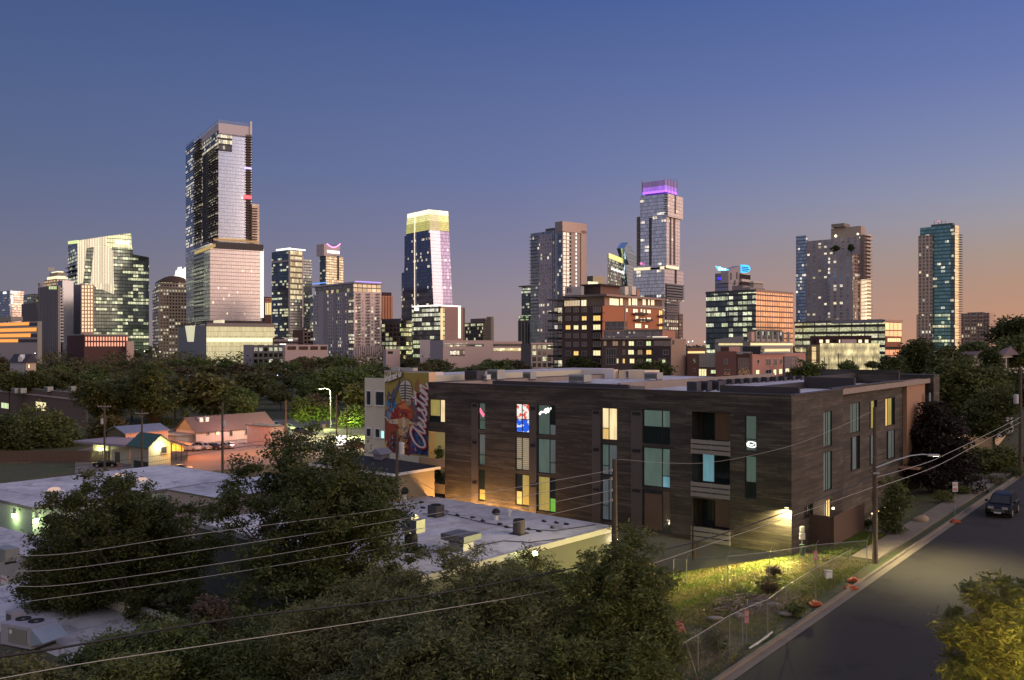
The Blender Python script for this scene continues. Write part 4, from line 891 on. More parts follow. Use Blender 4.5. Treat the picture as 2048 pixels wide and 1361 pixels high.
c = t.mix(t.m('MULTIPLY', n3, .6), c, (.03,.035,.015))
t.bsdf(c, .95, nrm=t.bump(n3, .8, .1)); me.materials.append(t.mat)
g = bpy.data.objects.new('ground', me); C.objects.link(g); tag(g, kind='structure')
t = NT('asphalt'); o_ = t.obj(); n1, n2, n3 = t.noise(o_, .25, 4), t.noise(o_, 30, 2), t.noise(t.mapv(o_, (1,1,1)), 1.6, 5, .7)
c = t.mix(n1, (.012,.010,.0085), (.025,.021,.017)); c = t.mix(t.m('MULTIPLY', n2, .5), c, (.036,.031,.025))
vo = t.n('ShaderNodeTexVoronoi', feature='DISTANCE_TO_EDGE'); nv = t.noise(o_, 1.2, 4); vm = t.n('ShaderNodeVectorMath', operation='ADD'); t.l(o_, vm.inputs[0]); t.l(t.vec(nv, t.noise(t.mapv(o_, (1,1,1), (7,3,0)), 1.2, 4), 0), vm.inputs[1]); t.l(vm.outputs[0], vo.inputs['Vector']); vo.inputs['Scale'].default_value = .3
n5 = t.noise(t.mapv(o_, (.5,.5,1)), .55, 5, .65); c = t.mix(t.m('MULTIPLY', t.m('GREATER_THAN', n5, .58), .45), c, (.005,.0045,.004)); c = t.mix(t.m('MULTIPLY', t.m('LESS_THAN', n5, .42), .5), c, (.026,.022,.018))
c = t.mix(t.m('MULTIPLY', t.m('LESS_THAN', vo.outputs[0], .0022), .6), c, (.008,.008,.008)); c = t.mix(t.m('GREATER_THAN', n3, .66), c, (.03,.03,.03))
t.bsdf(c, .85, nrm=t.bump(n2, .25, .01)); ASP = t.mat
t = NT('concrete_walk'); o_ = t.obj(); n1, n2 = t.noise(o_, .6, 5, .7), t.noise(o_, 14, 3)
t.bsdf(t.mix(n1, (.12,.10,.08), (.27,.225,.17)), .9, nrm=t.bump(n2, .3, .01)); WALK = t.mat
def strip(name, s0, s1, t0, t1, z0, z1, mat, kind='structure', seg=6.):
    mb = MB(); n = max(1, int((t1-t0)/seg)); q = (t1-t0)/n
    for i in range(n):
        a, b_ = t0+i*q+.006, t0+(i+1)*q-.006
        p = [(*xy(s0,a),), (*xy(s0,b_),), (*xy(s1,b_),), (*xy(s1,a),)]
        if z0 is None: mb.face([(x, y, z1) for x, y in (p[0], p[3], p[2], p[1])][::-1])
        else:
            B0 = [(x, y, z0) for x, y in p]; T0 = [(x, y, z1) for x, y in p]
            mb.face(T0[::-1]); 
            for k in range(4): mb.face([B0[k], B0[(k+1)%4], T0[(k+1)%4], T0[k]])
    return tag(mb.build(name, mat), kind=kind)
strip('road', -11, -.42, -25, 220, None, -.045, ASP, seg=240)
strip('gutter', -.42, 0, -25, 160, None, -.03, WALK, seg=3)
strip('kerb', 0, .17, -25, 160, -.3, .11, WALK, seg=3)
strip('sidewalk', .9, 2.5, 25.5, 120, -.3, .08, WALK, seg=1.5)
strip('path', 2.52, 9.5, 34.2, 35.2, -.3, .07, WALK, seg=1.2)
mb = MB()
def gp(px, D, z=-10.14): return ((px-CX)/F*D, D, z)
mb.face([gp(150,160), gp(800,150), gp(850,290), gp(420,290), gp(150,205)]); tag(mb.build('parking_lot', plain('lot_asphalt', (.20,.17,.15), .85, var=.3, scale=.15)), kind='structure')
mb = MB(); mb.face([gp(560,212,-10.1), gp(900,196,-10.1), gp(900,230,-10.1), gp(700,275,-10.1), gp(590,275,-10.1)]); tag(mb.build('street', plain('street_asphalt', (.30,.28,.22), .85, var=.25, scale=.2)), kind='structure')  # pale yellow tone paints the lamplit stretch of road

# ---------------------------------------------------------------- dark timber building
t = NT('timber_cladding'); sep = t.n('ShaderNodeSeparateXYZ'); t.l(t.uv(), sep.inputs[0])
V = t.m('DIVIDE', t.m('ADD', sep.outputs[1], 50.), .17); row = t.m('FLOOR', V)
off = t.m('MULTIPLY', t.white(t.vec(row, 1., 2.)), 4.)
brd = t.m('FLOOR', t.m('DIVIDE', t.m('ADD', t.m('ADD', sep.outputs[0], 100.), off), 3.6))
r = t.white(t.vec(row, brd, 5.))
grain = t.noise(t.mapv(t.uv(), (.5,16,1)), 1.3, 4, .7); big = t.noise(t.mapv(t.uv(), (.2,.9,1)), 1., 5, .7)
m1 = t.m('ADD', t.m('MULTIPLY', r, .13), t.m('ADD', t.m('MULTIPLY', grain, .5), t.m('MULTIPLY', big, .6)))
c = t.ramp(m1, [(.36,(.007,.006,.005)),(.49,(.022,.018,.0148)),(.61,(.044,.036,.029)),(.78,(.12,.103,.083))])
c = t.mix(t.m('LESS_THAN', t.m('FRACT', V), .1), c, (.012,.01,.01))
t.bsdf(c, .75, nrm=t.bump(grain, .3, .02)); TIM = t.mat
t = NT('panel_brown'); t.bsdf(t.mix(t.noise(t.mapv(t.uv(), (2,.2,1)), 1.5, 3), (.060,.052,.050), (.095,.078,.07)), .6); PNL = t.mat
capd = plain('parapet_cap', (.05,.045,.05), .5, .3)
mem = NT('roof_membrane'); o_ = mem.obj(); n1, n2 = mem.noise(o_, .13, 5, .6), mem.noise(o_, .9, 5, .7)
w1 = mem.m('LESS_THAN', mem.m('FRACT', mem.m('DIVIDE', mem.n('ShaderNodeSeparateXYZ').outputs[0], 3.)), .02)
sepm = mem.n('ShaderNodeSeparateXYZ'); mem.l(mem.obj(), sepm.inputs[0])
seam = mem.m('LESS_THAN', mem.m('FRACT', mem.m('DIVIDE', sepm.outputs[0], 3.1)), .022)
cc = mem.ramp(mem.m('ADD', mem.m('MULTIPLY', n1, .6), mem.m('MULTIPLY', n2, .4)), [(.3,(.20,.18,.19)),(.42,(.42,.40,.43)),(.55,(.62,.60,.63)),(.75,(.74,.72,.74))])
n6 = mem.noise(mem.mapv(o_, (.6,1.3,1)), .45, 6, .72); cc = mem.mix(mem.m('MULTIPLY', mem.m('GREATER_THAN', n6, .60), .5), cc, (.16,.14,.15)); cc = mem.mix(mem.m('MULTIPLY', seam, .75), cc, (.2,.18,.19)); mem.bsdf(cc, .8); MEM = mem.mat
b = Bld('timber_building', 'three storey dark timber clad apartment building with tall narrow windows and white roof', 'apartment building', 1583, 60, 37.75, zb=0)
B0 = b
def pane_mat(name, col, e, top=None, split=.6, rough=.12):
    """window glass with blind or room behind; top colour above the split height of the pane (object z)"""
    if name in _mc: return _mc[name]
    t = NT(name); n_ = t.m('ADD', t.m('MULTIPLY', t.noise(t.mapv(t.obj(), (1.2,1.2,.5)), 1.1, 3), .75), t.m('MULTIPLY', t.noise(t.mapv(t.obj(), (9,9,.35)), 1.2, 2), .5))
    sv = t.m('ADD', t.m('MULTIPLY', n_, 1.5), .1)
    bc = tuple(min(.4, v*.32+.01) for v in col)
    t.bsdf(bc, rough, 0, col, t.m('MULTIPLY', sv, e), spec=.22); _mc[name] = t.mat; return t.mat
tb_ = NT('blind_slats'); sz_ = tb_.n('ShaderNodeSeparateXYZ'); tb_.l(tb_.obj(), sz_.inputs[0]); sl_ = tb_.m('LESS_THAN', tb_.m('FRACT', tb_.m('DIVIDE', sz_.outputs[2], .16)), .35)
tb_.bsdf((.2,.17,.12), .3, 0, (.75,.62,.40), tb_.m('MULTIPLY', tb_.m('SUBTRACT', 1.2, sl_), .33))
PMt = dict(mint=pane_mat('blind_mint', (.30,.46,.38), .15), mintd=pane_mat('blind_mint_dim', (.25,.38,.31), .15), grey=pane_mat('blind_grey', (.35,.42,.42), .13), dark=plain('night_pane', (.02,.03,.03), .08, .2),
 warm=pane_mat('room_warm', (1,.66,.22), .72), cream=pane_mat('room_light', (1,.78,.42), .85), olive=pane_mat('room_olive', (.75,.62,.18), .30), blue=pane_mat('room_blue', (.25,.55,.65), .36), brown=pane_mat('curtain_brown', (.20,.12,.08), .08), tanb=pane_mat('blind_tan', (.75,.62,.38), .34), green=pane_mat('plant_green', (.25,.75,.10), .5))
PMt['tanb'] = tb_.mat
t = NT('reflection_red_white'); n_ = t.noise(t.uv(), 2.4, 2); t.bsdf((.1,.1,.1), .2, 0, t.mix(t.m('GREATER_THAN', n_, .54), (.95,.92,.85), (.8,.06,.03)), .95); PMt['refl_red'] = t.mat  # neon reflection painted as a glowing red and white pane
t = NT('reflection_blue_white'); n_ = t.noise(t.uv(), 2., 2); t.bsdf((.05,.05,.1), .2, 0, t.mix(t.m('GREATER_THAN', n_, .56), (.01,.12,.85), (.8,.85,1)), .9); PMt['refl_blue'] = t.mat  # blue part of the painted neon reflection, also emissive
wfr = plain('black_window_frame', (.018,.018,.02), .4, .3)
def wallpanel(bl, name, fc, plane, u0, u1, z0, z1, ops, mat, dep=.22):
    us = sorted({u0, u1, *[o[0] for o in ops], *[o[1] for o in ops]}); zs_ = sorted({z0, z1, *[o[2] for o in ops], *[o[3] for o in ops]})
    mb = MB()
    def p(u, z, d=0.): return (u, plane+d, z) if fc == 'L' else (plane-d, u, z)
    for i in range(len(us)-1):
        for j in range(len(zs_)-1):
            cu, cz = (us[i]+us[i+1])/2, (zs_[j]+zs_[j+1])/2
            if any(o[0] < cu < o[1] and o[2] < cz < o[3] for o in ops): continue
            q = [(us[i], zs_[j]), (us[i+1], zs_[j]), (us[i+1], zs_[j+1]), (us[i], zs_[j+1])]
            mb.face([p(*w) for w in q], q)
    for a, c_, d0, d1, *r_ in ops:
        d = r_[0] if r_ else dep
        mb.face([p(a,d0),p(a,d1),p(a,d1,d),p(a,d0,d)]); mb.face([p(c_,d1),p(c_,d0),p(c_,d0,d),p(c_,d1,d)])
        mb.face([p(a,d1),p(c_,d1),p(c_,d1,d),p(a,d1,d)]); mb.face([p(c_,d0),p(a,d0),p(a,d0,d),p(c_,d0,d)])
    return mb.build(name, mat, bl.root)
def tallwin(bl, fc, plane, u0, u1, z0, z1, vs, hs, kinds, dep=.16):
    """vs: vertical mullion fractions, hs: list of (column, fraction) transoms, kinds: pane materials by cell (column, row from the bottom)"""
    def bx(m, a, c_, d0, d1, e0, e1):
        if fc == 'L': m.box(a, c_, plane+e0, plane+e1, d0, d1)
        else: m.box(plane-e1, plane-e0, a, c_, d0, d1)
    w = .06; mb = MB(); e0, e1 = dep-.08, dep
    bx(mb, u0, u1, z0, z0+w, e0, e1); bx(mb, u0, u1, z1-w, z1, e0, e1); bx(mb, u0, u0+w, z0+w, z1-w, e0, e1); bx(mb, u1-w, u1, z0+w, z1-w, e0, e1)
    U = [u0+w]+[u0+(u1-u0)*v for v in vs]+[u1-w]
    for v in U[1:-1]: bx(mb, v-w*.6, v+w*.6, z0+w, z1-w, e0, e1)
    cells = []
    for i in range(len(U)-1):
        H = [z0+w]+[z0+(z1-z0)*f for c_, f in hs if c_ == i]+[z1-w]
        a, c_ = U[i]+(w*.6 if i else 0), U[i+1]-(w*.6 if i < len(U)-2 else 0)
        for h in H[1:-1]: bx(mb, a, c_, h-w*.5, h+w*.5, e0, e1-.01)
        for j in range(len(H)-1): cells.append((a, c_, H[j], H[j+1]))
    o = mb.build('window', wfr, bl.root)
    for k, (a, c_, d0, d1) in enumerate(cells):
        m = MB(); bx(m, a+.002, c_-.002, d0+.002, d1-.002, dep-.05, dep-.02); m.build('pane', PMt[kinds[k % len(kinds)]], o)
    return o
ZT = b.z(792)
def zL(py, px): return B0.z(py, B0.lx(px), 0)
ops, wins = [], []
def addw(a, c_, t_, u_, vs, hs, kinds):
    x0, x1 = b.lx(a), b.lx(c_); z0, z1 = zL(u_, (a+c_)/2), zL(t_, (a+c_)/2)
    ops.append((x0, x1, z0, z1)); wins.append((x0, x1, z0, z1, vs, hs, kinds))
addw(957, 970, 806, 860, [], [(0,.36)], ['mintd','mintd']); addw(957, 970, 868, 931, [], [(0,.33)], ['mintd','grey']); addw(957, 970, 939, 1002, [], [(0,.36)], ['olive','dark'])
addw(1031, 1058, 808, 866, [.45], [(0,.46),(1,.46)], ['refl_blue','refl_red','refl_blue','refl_red']); addw(1031, 1058, 875, 941, [.45], [(0,.33)], ['tanb','tanb','tanb']); addw(1031, 1058, 949, 1012, [.45], [(0,.45)], ['warm','dark','olive'])
addw(1075, 1111, 810, 871, [.66], [(1,.36)], ['mintd','grey','dark']); addw(1075, 1111, 878, 948, [.66], [(1,.33)], ['mint','grey','grey']); addw(1075, 1111, 954, 1024, [.66], [(1,.4)], ['olive','green','dark'])
addw(1203, 1234, 816, 881, [.45], [(0,.36)], ['warm','cream','cream']); addw(1203, 1234, 889, 951, [.45], [(0,.3)], ['grey','mint','grey']); addw(1203, 1234, 959, 1042, [.45], [(0,.36)], ['grey','grey','grey'])
addw(1286, 1340, 820, 889, [.70], [(0,.5),(1,.5)], ['dark','mint','dark','mint']); addw(1286, 1340, 896, 975, [.70], [(1,.30)], ['mint','blue','mint']); addw(1286, 1340, 980, 1063, [.70], [(0,.9),(1,.32)], ['brown','dark','dark','brown'])
addw(1490, 1513, 831, 903, [], [(0,.33)], ['grey','mintd']); addw(1490, 1513, 912, 998, [], [(0,.38)], ['dark','mintd'])
xE, xM = b.lx(857), b.lx(890)
balc = []
for t_, u_ in ((825,887),(910,973),(1000,1063)):
    x0, x1 = b.lx(1384), b.lx(1460); z0, z1 = zL(u_, 1422), zL(t_, 1422); balc.append((x0, x1, z0, z1)); ops.append((x0, x1, z0, z1, 1.6))
wallpanel(b, 'wall', 'L', 0., xM, 0., 0., ZT, ops, TIM)
for w_ in wins: tallwin(b, 'L', 0., *w_)
# upper left wing over the open loggia
zov = zL(864, 873); zw0, zw1 = zL(845, 876), zL(799, 876)
wa, wb = b.lx(859), b.lx(894); 
wallpanel(b, 'wing_wall', 'L', -.012, xE, xM, zov, ZT, [(wa, xM-.005, zw0, zw1)], TIM)
tallwin(b, 'L', -.012, wa, xM-.01, zw0, zw1, [.68], [(0,.26)], ['dark','olive','cream'])
MB().box(xE, xM, .25, 8, zov, zov+.25).build('wing_soffit', plain('soffit', (.3,.25,.18), .7), b.root)
MB().box(xM, xM+.25, .02, 20, -6, zov).build('end_wall', plain('loggia_wall', (.55,.46,.26), .8, var=.08), b.root)
MB().box(xE, xE+.3, .3, 20, zov, ZT-.02).build('end_wall', TIM, b.root)
MB().box(xE-.5, xM-.02, 7.6, 8, -6, zov).build('loggia_wall', plain('loggia_wall', (.55,.46,.26), .8, var=.08), b.root)
for py, pb_ in ((918,932),(968,990)):
    zt_ = zL(py, 873); MB().box(xE-1.2, xM-.02, .02, .12, zt_-.75, zt_).box(xE-1.2, xM-.02, .12, 7.5, zt_-.85, zt_-.7).build('loggia_parapet', plain('parapet_tan', (.26,.20,.14), .8), b.root)
# metal panels beside the windows
for a, c_, t_ in ((943,957,806),(1059,1074,812),(1184,1202,820),(1262,1285,822)):
    x0, x1 = b.lx(a), b.lx(c_); MB().box(x0+.03, x1-.03, -.05, .0, .15, zL(t_, (a+c_)/2)).build('panel', PNL, b.root)
    for py in (t_+1, t_+75, t_+155): z = zL(py, (a+c_)/2); MB().box(x0+.15, x1-.15, -.09, -.055, z-.3, z-.05).build('vent', wfr, b.root)
rail = plain('balcony_board', (.23,.215,.20), .7, var=.12)
for i, (x0, x1, z0, z1) in enumerate(balc):
    MB().box(x0, x1, 1.45, 1.6, z0, z1).build('balcony_back', plain('balcony_dark', (.045,.04,.035), .7), b.root)
    k = [('dark','brown','dark'), ('blue','dark','mint'), ('dark','brown','brown')][i]
    tallwin(b, 'L', 1.2, x0+.15, x1-.05, z0+.05, z1-.1, [.36,.9], [], list(k), dep=.2)
    mb = MB(); zt_ = z0+.25 if i < 2 else z0+.25
    zb_ = z0-.85
    for k in range(3):
        h = (zt_-zb_)/3; mb.box(x0-.06, x1+.06, -.10, -.05, zb_+k*h+.045, zb_+(k+1)*h-.045)
    for x in (x0, (x0+x1)/2, x1-.06): mb.box(x, x+.06, -.049, -.006, zb_, zt_)
    mb.build('railing', rail, b.root)
MB().box(b.lx(1386), b.lx(1392), -.07, -.02, -1.2, balc[2][2]-.6).build('drain_pipe', plain('pipe_rust', (.16,.09,.06), .6), b.root)
mb = MB(); xp = b.lx(1387); mb.tube([(xp,-.12,-1.4),(xp,-.12,balc[2][3])], .05, 6); mb.build('drain_pipe', wfr, b.root)
# concrete base under the cladding
MB().box(b.lx(1225), -.12, .14, 3, -6, .0).build('base_wall', plain('base_concrete', (.20,.20,.17), .85, var=.12, scale=.5), b.root)
# street side face
wr, wr2 = [], []
yA, yB, yC = b.ly(1686), b.ly(1806, -.9), b.ly(1836, -1.2)
def addr(lst, pl, a, c_, t_, u_, vs, hs, kinds):
    y0, y1 = b.ly(a, pl), b.ly(c_, pl); m_ = (y0+y1)/2; lst.append(((y0, y1, b.z(u_, pl, m_), b.z(t_, pl, m_)), vs, hs, kinds))
addr(wr, 0, 1647, 1664, 823, 894, [.4,.62], [(1,.2)], ['grey','grey','grey','mintd']); addr(wr, 0, 1647, 1664, 904, 982, [.4,.62], [], ['grey','grey','mintd']); addr(wr, 0, 1648, 1663, 1000, 1042, [.4,.62], [], ['grey','cream','warm'])
addr(wr, 0, 1608, 1626, 1010, 1036, [.5], [], ['dark','dark'])
wallpanel(b, 'street_wall', 'R', 0., 0., yA, -.6, ZT, [w_[0] for w_ in wr], TIM)
for w_ in wr: tallwin(b, 'R', 0., *w_[0], w_[1], w_[2], w_[3])
for (a, c_, t_, u_, k) in ((1701,1720,806,866,['grey','mintd','grey']),(1701,1720,873,941,['dark','grey','dark']),(1739,1754,801,858,['dark','olive','dark']),(1739,1754,869,930,['dark','grey','dark']),(1771,1790,796,852,['warm','olive','dark']),(1773,1790,861,918,['dark','grey','grey'])):
    addr(wr2, -.9, a, c_, t_, u_, [.3,.75], [], k)
wallpanel(b, 'street_wall', 'R', -.9, yA, yB, -.6, ZT, [w_[0] for w_ in wr2], TIM)
for w_ in wr2: tallwin(b, 'R', -.9, *w_[0], w_[1], w_[2], w_[3])
MB().box(-.9, -.012, yA-.2, yA-.012, -.6, ZT-.01).build('return_wall', TIM, b.root)
cw = plain('orange_wood', (.36,.20,.12), .7, var=.2, scale=2)  # orange light on the wood strip put into its colour
MB().box(-1.2, -.55, yB, yC, 2.6, ZT-.02).build('orange_lit_bay', cw, b.root)
MB().box(-1.2, .8, yB-1.5, yC+.3, 2.45, 2.6).build('entrance_canopy', cw, b.root)
yD = b.ly(1879, .0)
MB().box(-4, .0, yC+1.2, yD, -.6, ZT+.35).build('far_block', TIM, b.root)
MB().box(-4, -1.0, yC, yC+1.2, -.6, ZT-.02).build('recess_wall', plain('panel_dark', (.035,.033,.033), .6), b.root)
a, c_ = b.ly(1858, 0), b.ly(1861, 0); MB().box(.0, .03, a, c_, b.z(805, 0, a), b.z(786, 0, a)).build('window', PMt['grey'], b.root)
# roof
RZ = ZT-.45
mb = MB(); mb.face([(xE,.3,RZ),(-.3,.3,RZ),(-.3,yD,RZ),(xE,yD,RZ)], None); mb.build('roof', MEM, b.root)
mb = MB(); mb.box(xE, 0, -.06, .3, ZT, ZT+.08); mb.box(-.3, .06, .3, yA, ZT, ZT+.08); mb.box(-1.2, -.84, yA, yB, ZT, ZT+.08)
mb.box(xE-.05, xE+.3, .3, yD, ZT, ZT+.08); mb.build('parapet_cap', capd, b.root)
MB().box(xE+.3, -.3, .28, .30, RZ, ZT).box(-.32, -.3, .3, yD, RZ, ZT).box(xE+.3, xE+.32, .3, yD, RZ, ZT).build('parapet', plain('parapet_tan2', (.30,.24,.21), .8), b.root)
def wl(px, py, z):   # local point on a level plane z seen at px,py
    D = (CAMZ-z)*F/(py-HY); x, y = (px-CX)/F*D, D
    dx, dy = x-b.o[0], y-b.o[1]; return (dx*b.cp-dy*b.sp, dx*b.sp+dy*b.cp)
tanp = plain('parapet_tan2', (.30,.24,.21), .8)
xq, yq = wl(1050, 779, ZT); MB().box(b.lx(985, 2.2), b.lx(1255, 2.2), 2.2, 2.5, RZ, ZT+.28).build('roof_screen_wall', plain('screen_black', (.035,.03,.033), .7), b.root)
MB().box(b.lx(1255, 2.5), b.lx(1290, 2.5), 2.5, 2.8, RZ, ZT+.2).build('roof_screen_wall', tanp, b.root)
p0, p1 = wl(1232, 775, ZT+.1), wl(1345, 766, ZT+.1)
x_ = b.lx(1235, 6); MB().box(x_, x_+.3, 6, yD-2, RZ, ZT+.2).build('roof_divider', tanp, b.root)
x_ = b.lx(1440, 3.); MB().box(x_, -.6, 3., 3.3, RZ, ZT+.42).box(x_, x_+.3, 3.3, 26, RZ, ZT+.1).build('roof_screen_wall', plain('screen_black', (.035,.03,.033), .7), b.root)
x_ = b.lx(1608, 20); MB().box(x_, -2, 20, 20.4, RZ, ZT+.55).box(x_, x_+.4, 20.4, 34, RZ, ZT+.55).build('roof_screen_wall', plain('screen_black', (.035,.03,.033), .7), b.root)
MB().box(b.lx(1640, 34), -2, 34, 34.3, RZ, ZT+.9).build('roof_screen_wall', TIM, b.root)
# wall lamp
xl_ = b.lx(1574); zl_ = zL(1013, 1574)
wl_ = empty('wall_lamp', b.w(xl_, 0, zl_), -b.ph, 'glowing yellow wall lamp at the near corner of the dark timber building', 'lamp')
MB().box(-.12, .12, -.16, -.0, -.06, .12).build('housing', M['dmetal'], wl_); MB().box(-.1, .1, -.14, -.02, -.09, -.062).build('lamp_glass', glow('lamp_yellow', (1,.85,.4), 9.), wl_)
def lamp(name, loc, col, w, r=.1, spot=None, to=None, blend=.6):
    ld = bpy.data.lights.new(name, 'SPOT' if spot else 'POINT'); ld.energy = w; ld.color = col; ld.shadow_soft_size = r
    o = bpy.data.objects.new(name, ld); C.objects.link(o); o.location = loc
    if spot: ld.spot_size = math.radians(spot); ld.spot_blend = blend; o.rotation_euler = Vector(to or (0,0,-1)).to_track_quat('-Z', 'Y').to_euler()
    return o
lamp('wall_lamp_light', b.w(xl_, -.4, zl_-.16), (1,.86,.28), 21000, .05, 118, (-.85,-.40,-.75), .9)
lamp('wall_lamp_light', b.w(xl_, -.35, zl_-.16), (1,.82,.34), 3200, .05, 165, (0,0,-1), .5)
for px, e_ in ((915, 450), (965, 1000), (1030, 700)): lamp('gap_light', b.w(b.lx(px), -1.0, -.3), (1,.50,.16), e_, .15)
lamp('loggia_light', b.w((xE+xM)/2, 5, zL(885, 872)), (1,.85,.35), 110, .1)
# ---------------------------------------------------------------- boxes on the roofs
def unit(name, label, px, py, D, w, d, h, mat, cat='air conditioner', rz=TH, group=None, fan=0, kind=0):
    x, y, z = P(px, py, D); r_ = empty(name, (x, y, z), rz, label, cat, group)
    MB().box(-w/2, w/2, -d/2, d/2, .08, h).build('casing', mat, r_)
    MB().box(-w/2+.05, -w/2+.18, -d/2, d/2, 0, .078).box(w/2-.18, w/2-.05, -d/2, d/2, 0, .078).build('foot', M['dmetal'], r_)
    gr_ = MB()
    for i in range(6): z_ = .2+(h-.35)*i/6; gr_.box(-w/2+.08, w/2-.08, -d/2-.025, -d/2-.002, z_, z_+(h-.35)/12)
    gr_.build('grille', M['dmetal'], r_)
    for i in range(fan):
        fx = -w/2+w*(i+.5)/fan; f_ = MB().lathe([(.02,0),(min(w/fan,d)*.42,0),(min(w/fan,d)*.42,.06),(min(w/fan,d)*.36,.06),(min(w/fan,d)*.36,.012)], fx, 0, 16, 0, h+.003).build('fan', M['black'], r_)
    return r_
rm = plain('unit_metal', (.34,.35,.34), .5, .4); rd = plain('unit_dark', (.045,.045,.06), .6, .2); rl = plain('unit_light', (.55,.56,.55), .5, .2)
for k, (px, py, D, w, d, h, m, lb) in enumerate([(950,760.5,86,1.5,1.3,.9,rd,'dark rooftop unit, leftmost on the far white roof'), (992,760,88,1.3,1.2,1.0,rm,'grey boxy rooftop unit beside the dark unit on the far white roof'), (1059,760,92,1.0,1.,.8,rm,'small grey rooftop unit standing alone on the far white roof'), (972,761,86,.7,.6,.55,rl,'small white condenser between the dark and the grey rooftop units'), (1160,765,92,1.9,1.4,.8,rm,'grey sloped duct housing left of the white roof penthouse'), (1307,760,97,1.6,1.3,.8,rm,'grey duct housing right of the cream roof penthouse')]):
    unit('rooftop_unit', lb, px, py, D, w, d, h, m)
for k in range(3): unit('condenser', 'tall black condenser, %s of the three standing by the front parapet' % ('first', 'second', 'third')[k], 1388+k*22, 784-k*1.2, 71+k, .85, .8, .8, rd, 'condenser', group='tall black condensers')
cn0 = None
for k in range(11):
    px, py = 1424+k*17.5, 771.5-k*1.15; D = (CAMZ-RZ)*F/(py-HY)
    if cn0 is None: cn0 = unit('condenser', 'small dark condenser in the long row across the timber building roof', px, py, D, .8, .7, .45, rd, 'condenser', group='row of small dark condensers', fan=1)
    else: c_ = copy_tree(cn0); c_.location = P(px, py, D)
ph = Bld('roof_penthouse', 'low white and cream penthouse box on the roof behind the dark timber facade', 'penthouse', 1228, 102, 37.75, zb=RZ)
ph.blk('wall', 1138, 1232, 1236, 739.5, None, plain('pent_white', (.70,.66,.68), .6, var=.05), plain('pent_cream', (.8,.62,.42), .7), MEM)
MB().box(ph.lx(1232)+.02, ph.lx(1284), .6, 4, 0, ph.z(741)).build('cream_wall', plain('pent_cream', (.8,.62,.42), .7), ph.root)
win(ph, 'L', 1250, 1258, 742, 757, 5, .6, 1, fr=M['white'], name='louvre'); win(ph, 'L', 1188, 1196, 748, 757, 3, 0, 1, name='vent'); win(ph, 'L', 1200, 1208, 748, 757, 3, 0, 1, name='vent')
# ---------------------------------------------------------------- mural building
mu = Bld('mural_building', 'white three storey building with a colourful painted mural on its end wall', 'building', 858, 84, 37.75, zb=-6.5)
cw_ = plain('cream_wall', (.62,.57,.46), .8, var=.05); og = plain('peach_wall2', (.80,.52,.32), .8, var=.05)
mu.blk('wall', 769, 858, 871, 745, None, cw_, og, MEM)
tz = mu.z(745); x0m = mu.lx(769)
MB().box(x0m, -.02, mu.ly(871)+.01, 33, 0, mu.z(752)).build('rear_part', [cw_], mu.root)
mu.root.children[-1].data.materials.append(MEM); 
MB().box(x0m+.3, -.3, mu.ly(871)+.3, 32.7, mu.z(752)-.02, mu.z(752)+.006).build('roof', MEM, mu.root)
MB().box(-.6, 0, mu.ly(871)+.02, mu.ly(887), mu.z(752), tz-.02).build('stair_head', plain('white_wall2', (.78,.70,.72), .7, var=.04), mu.root)
MB().box(x0m, 0, -.06, 0, tz, tz+.1).box(x0m+.5, x0m+3.5, .4, 1., tz, tz+.35).build('cornice', plain('grey_cap', (.4,.38,.36), .6), mu.root)
mu.blk('wing', 729.5, 768.8, 769.5, 757, None, cw_, cw_, MEM, off=2.2, offr=x0m-.02)
for a, c_, t_, u_, k in ((731,742.5,781,812,rms[3]),(749,769,782,813,rms[3]),(731,742.5,856,875,rms[3]),(749,760,857,877,rms[3]),(760.5,769,861,878,glow('turquoise_room', (.45,1,.85), .95, .3)),(750,754,898,905,rms[3])):
    win(mu, 'L', a, c_, t_, u_, k, 2.2, 1, fr=M['white'])
# mural painted on the end wall: each figure a thin paint layer
def paint(col, nm=None, var=.45): return plain('paint_%02x%02x%02x' % col, tuple(v*.85+.012 for v in lin(col)), .75, var=var, scale=4.)
MW = Vector((x0m, 0, 0))
def mp(px, py): x = mu.lx(px); return (x, mu.z(py, x, 0))
lay_ = [0.]
mural = MB(); mural.box(x0m+.05, -.05, -.012, -.002, mu.z(911, -2), tz-.1); mural = mural.build('mural', paint((166,146,66)), mu.root)
def mpoly(pts, col, name='painted_shape'):
    lay_[0] += .0022; y = -.012-lay_[0]
    q = [mp(*p) for p in pts]; q = [(min(-.06, x), y, z) for x, z in q]
    m = MB(); m.face(q if poly_ccw(q) else q[::-1]); return m.build(name, paint(col), mural)
def poly_ccw(q): return sum((q[i][0]*q[(i+1)%len(q)][2]-q[(i+1)%len(q)][0]*q[i][2]) for i in range(len(q))) > 0
def ell(cx, cy, rx, ry, n=16, a0=0, a1=360): return [(cx+rx*math.cos(math.radians(a0+(a1-a0)*i/n)), cy+ry*math.sin(math.radians(a0+(a1-a0)*i/n))) for i in range(n if a1-a0 == 360 else n+1)]
mpoly([(770,822),(786,812),(800,806),(812,800),(830,792),(842,782),(856,776),(856,911),(770,905)], (120,92,92))
mpoly([(770,842),(782,838),(790,870),(789,906),(771,905)], (150,72,52))
mpoly([(778,842),(800,845),(806,905),(780,905)], (165,70,42))
mpoly([(782,865),(796,862),(795,905),(779,905)], (110,48,38)); 
mpoly([(808,880),(826,872),(832,900),(818,912),(806,908)], (120,40,38))
mpoly([(822,858),(838,852),(856,870),(856,912),(822,904)], (66,104,160)); mpoly([(824,893),(856,897),(856,911),(820,906)], (40,66,140))
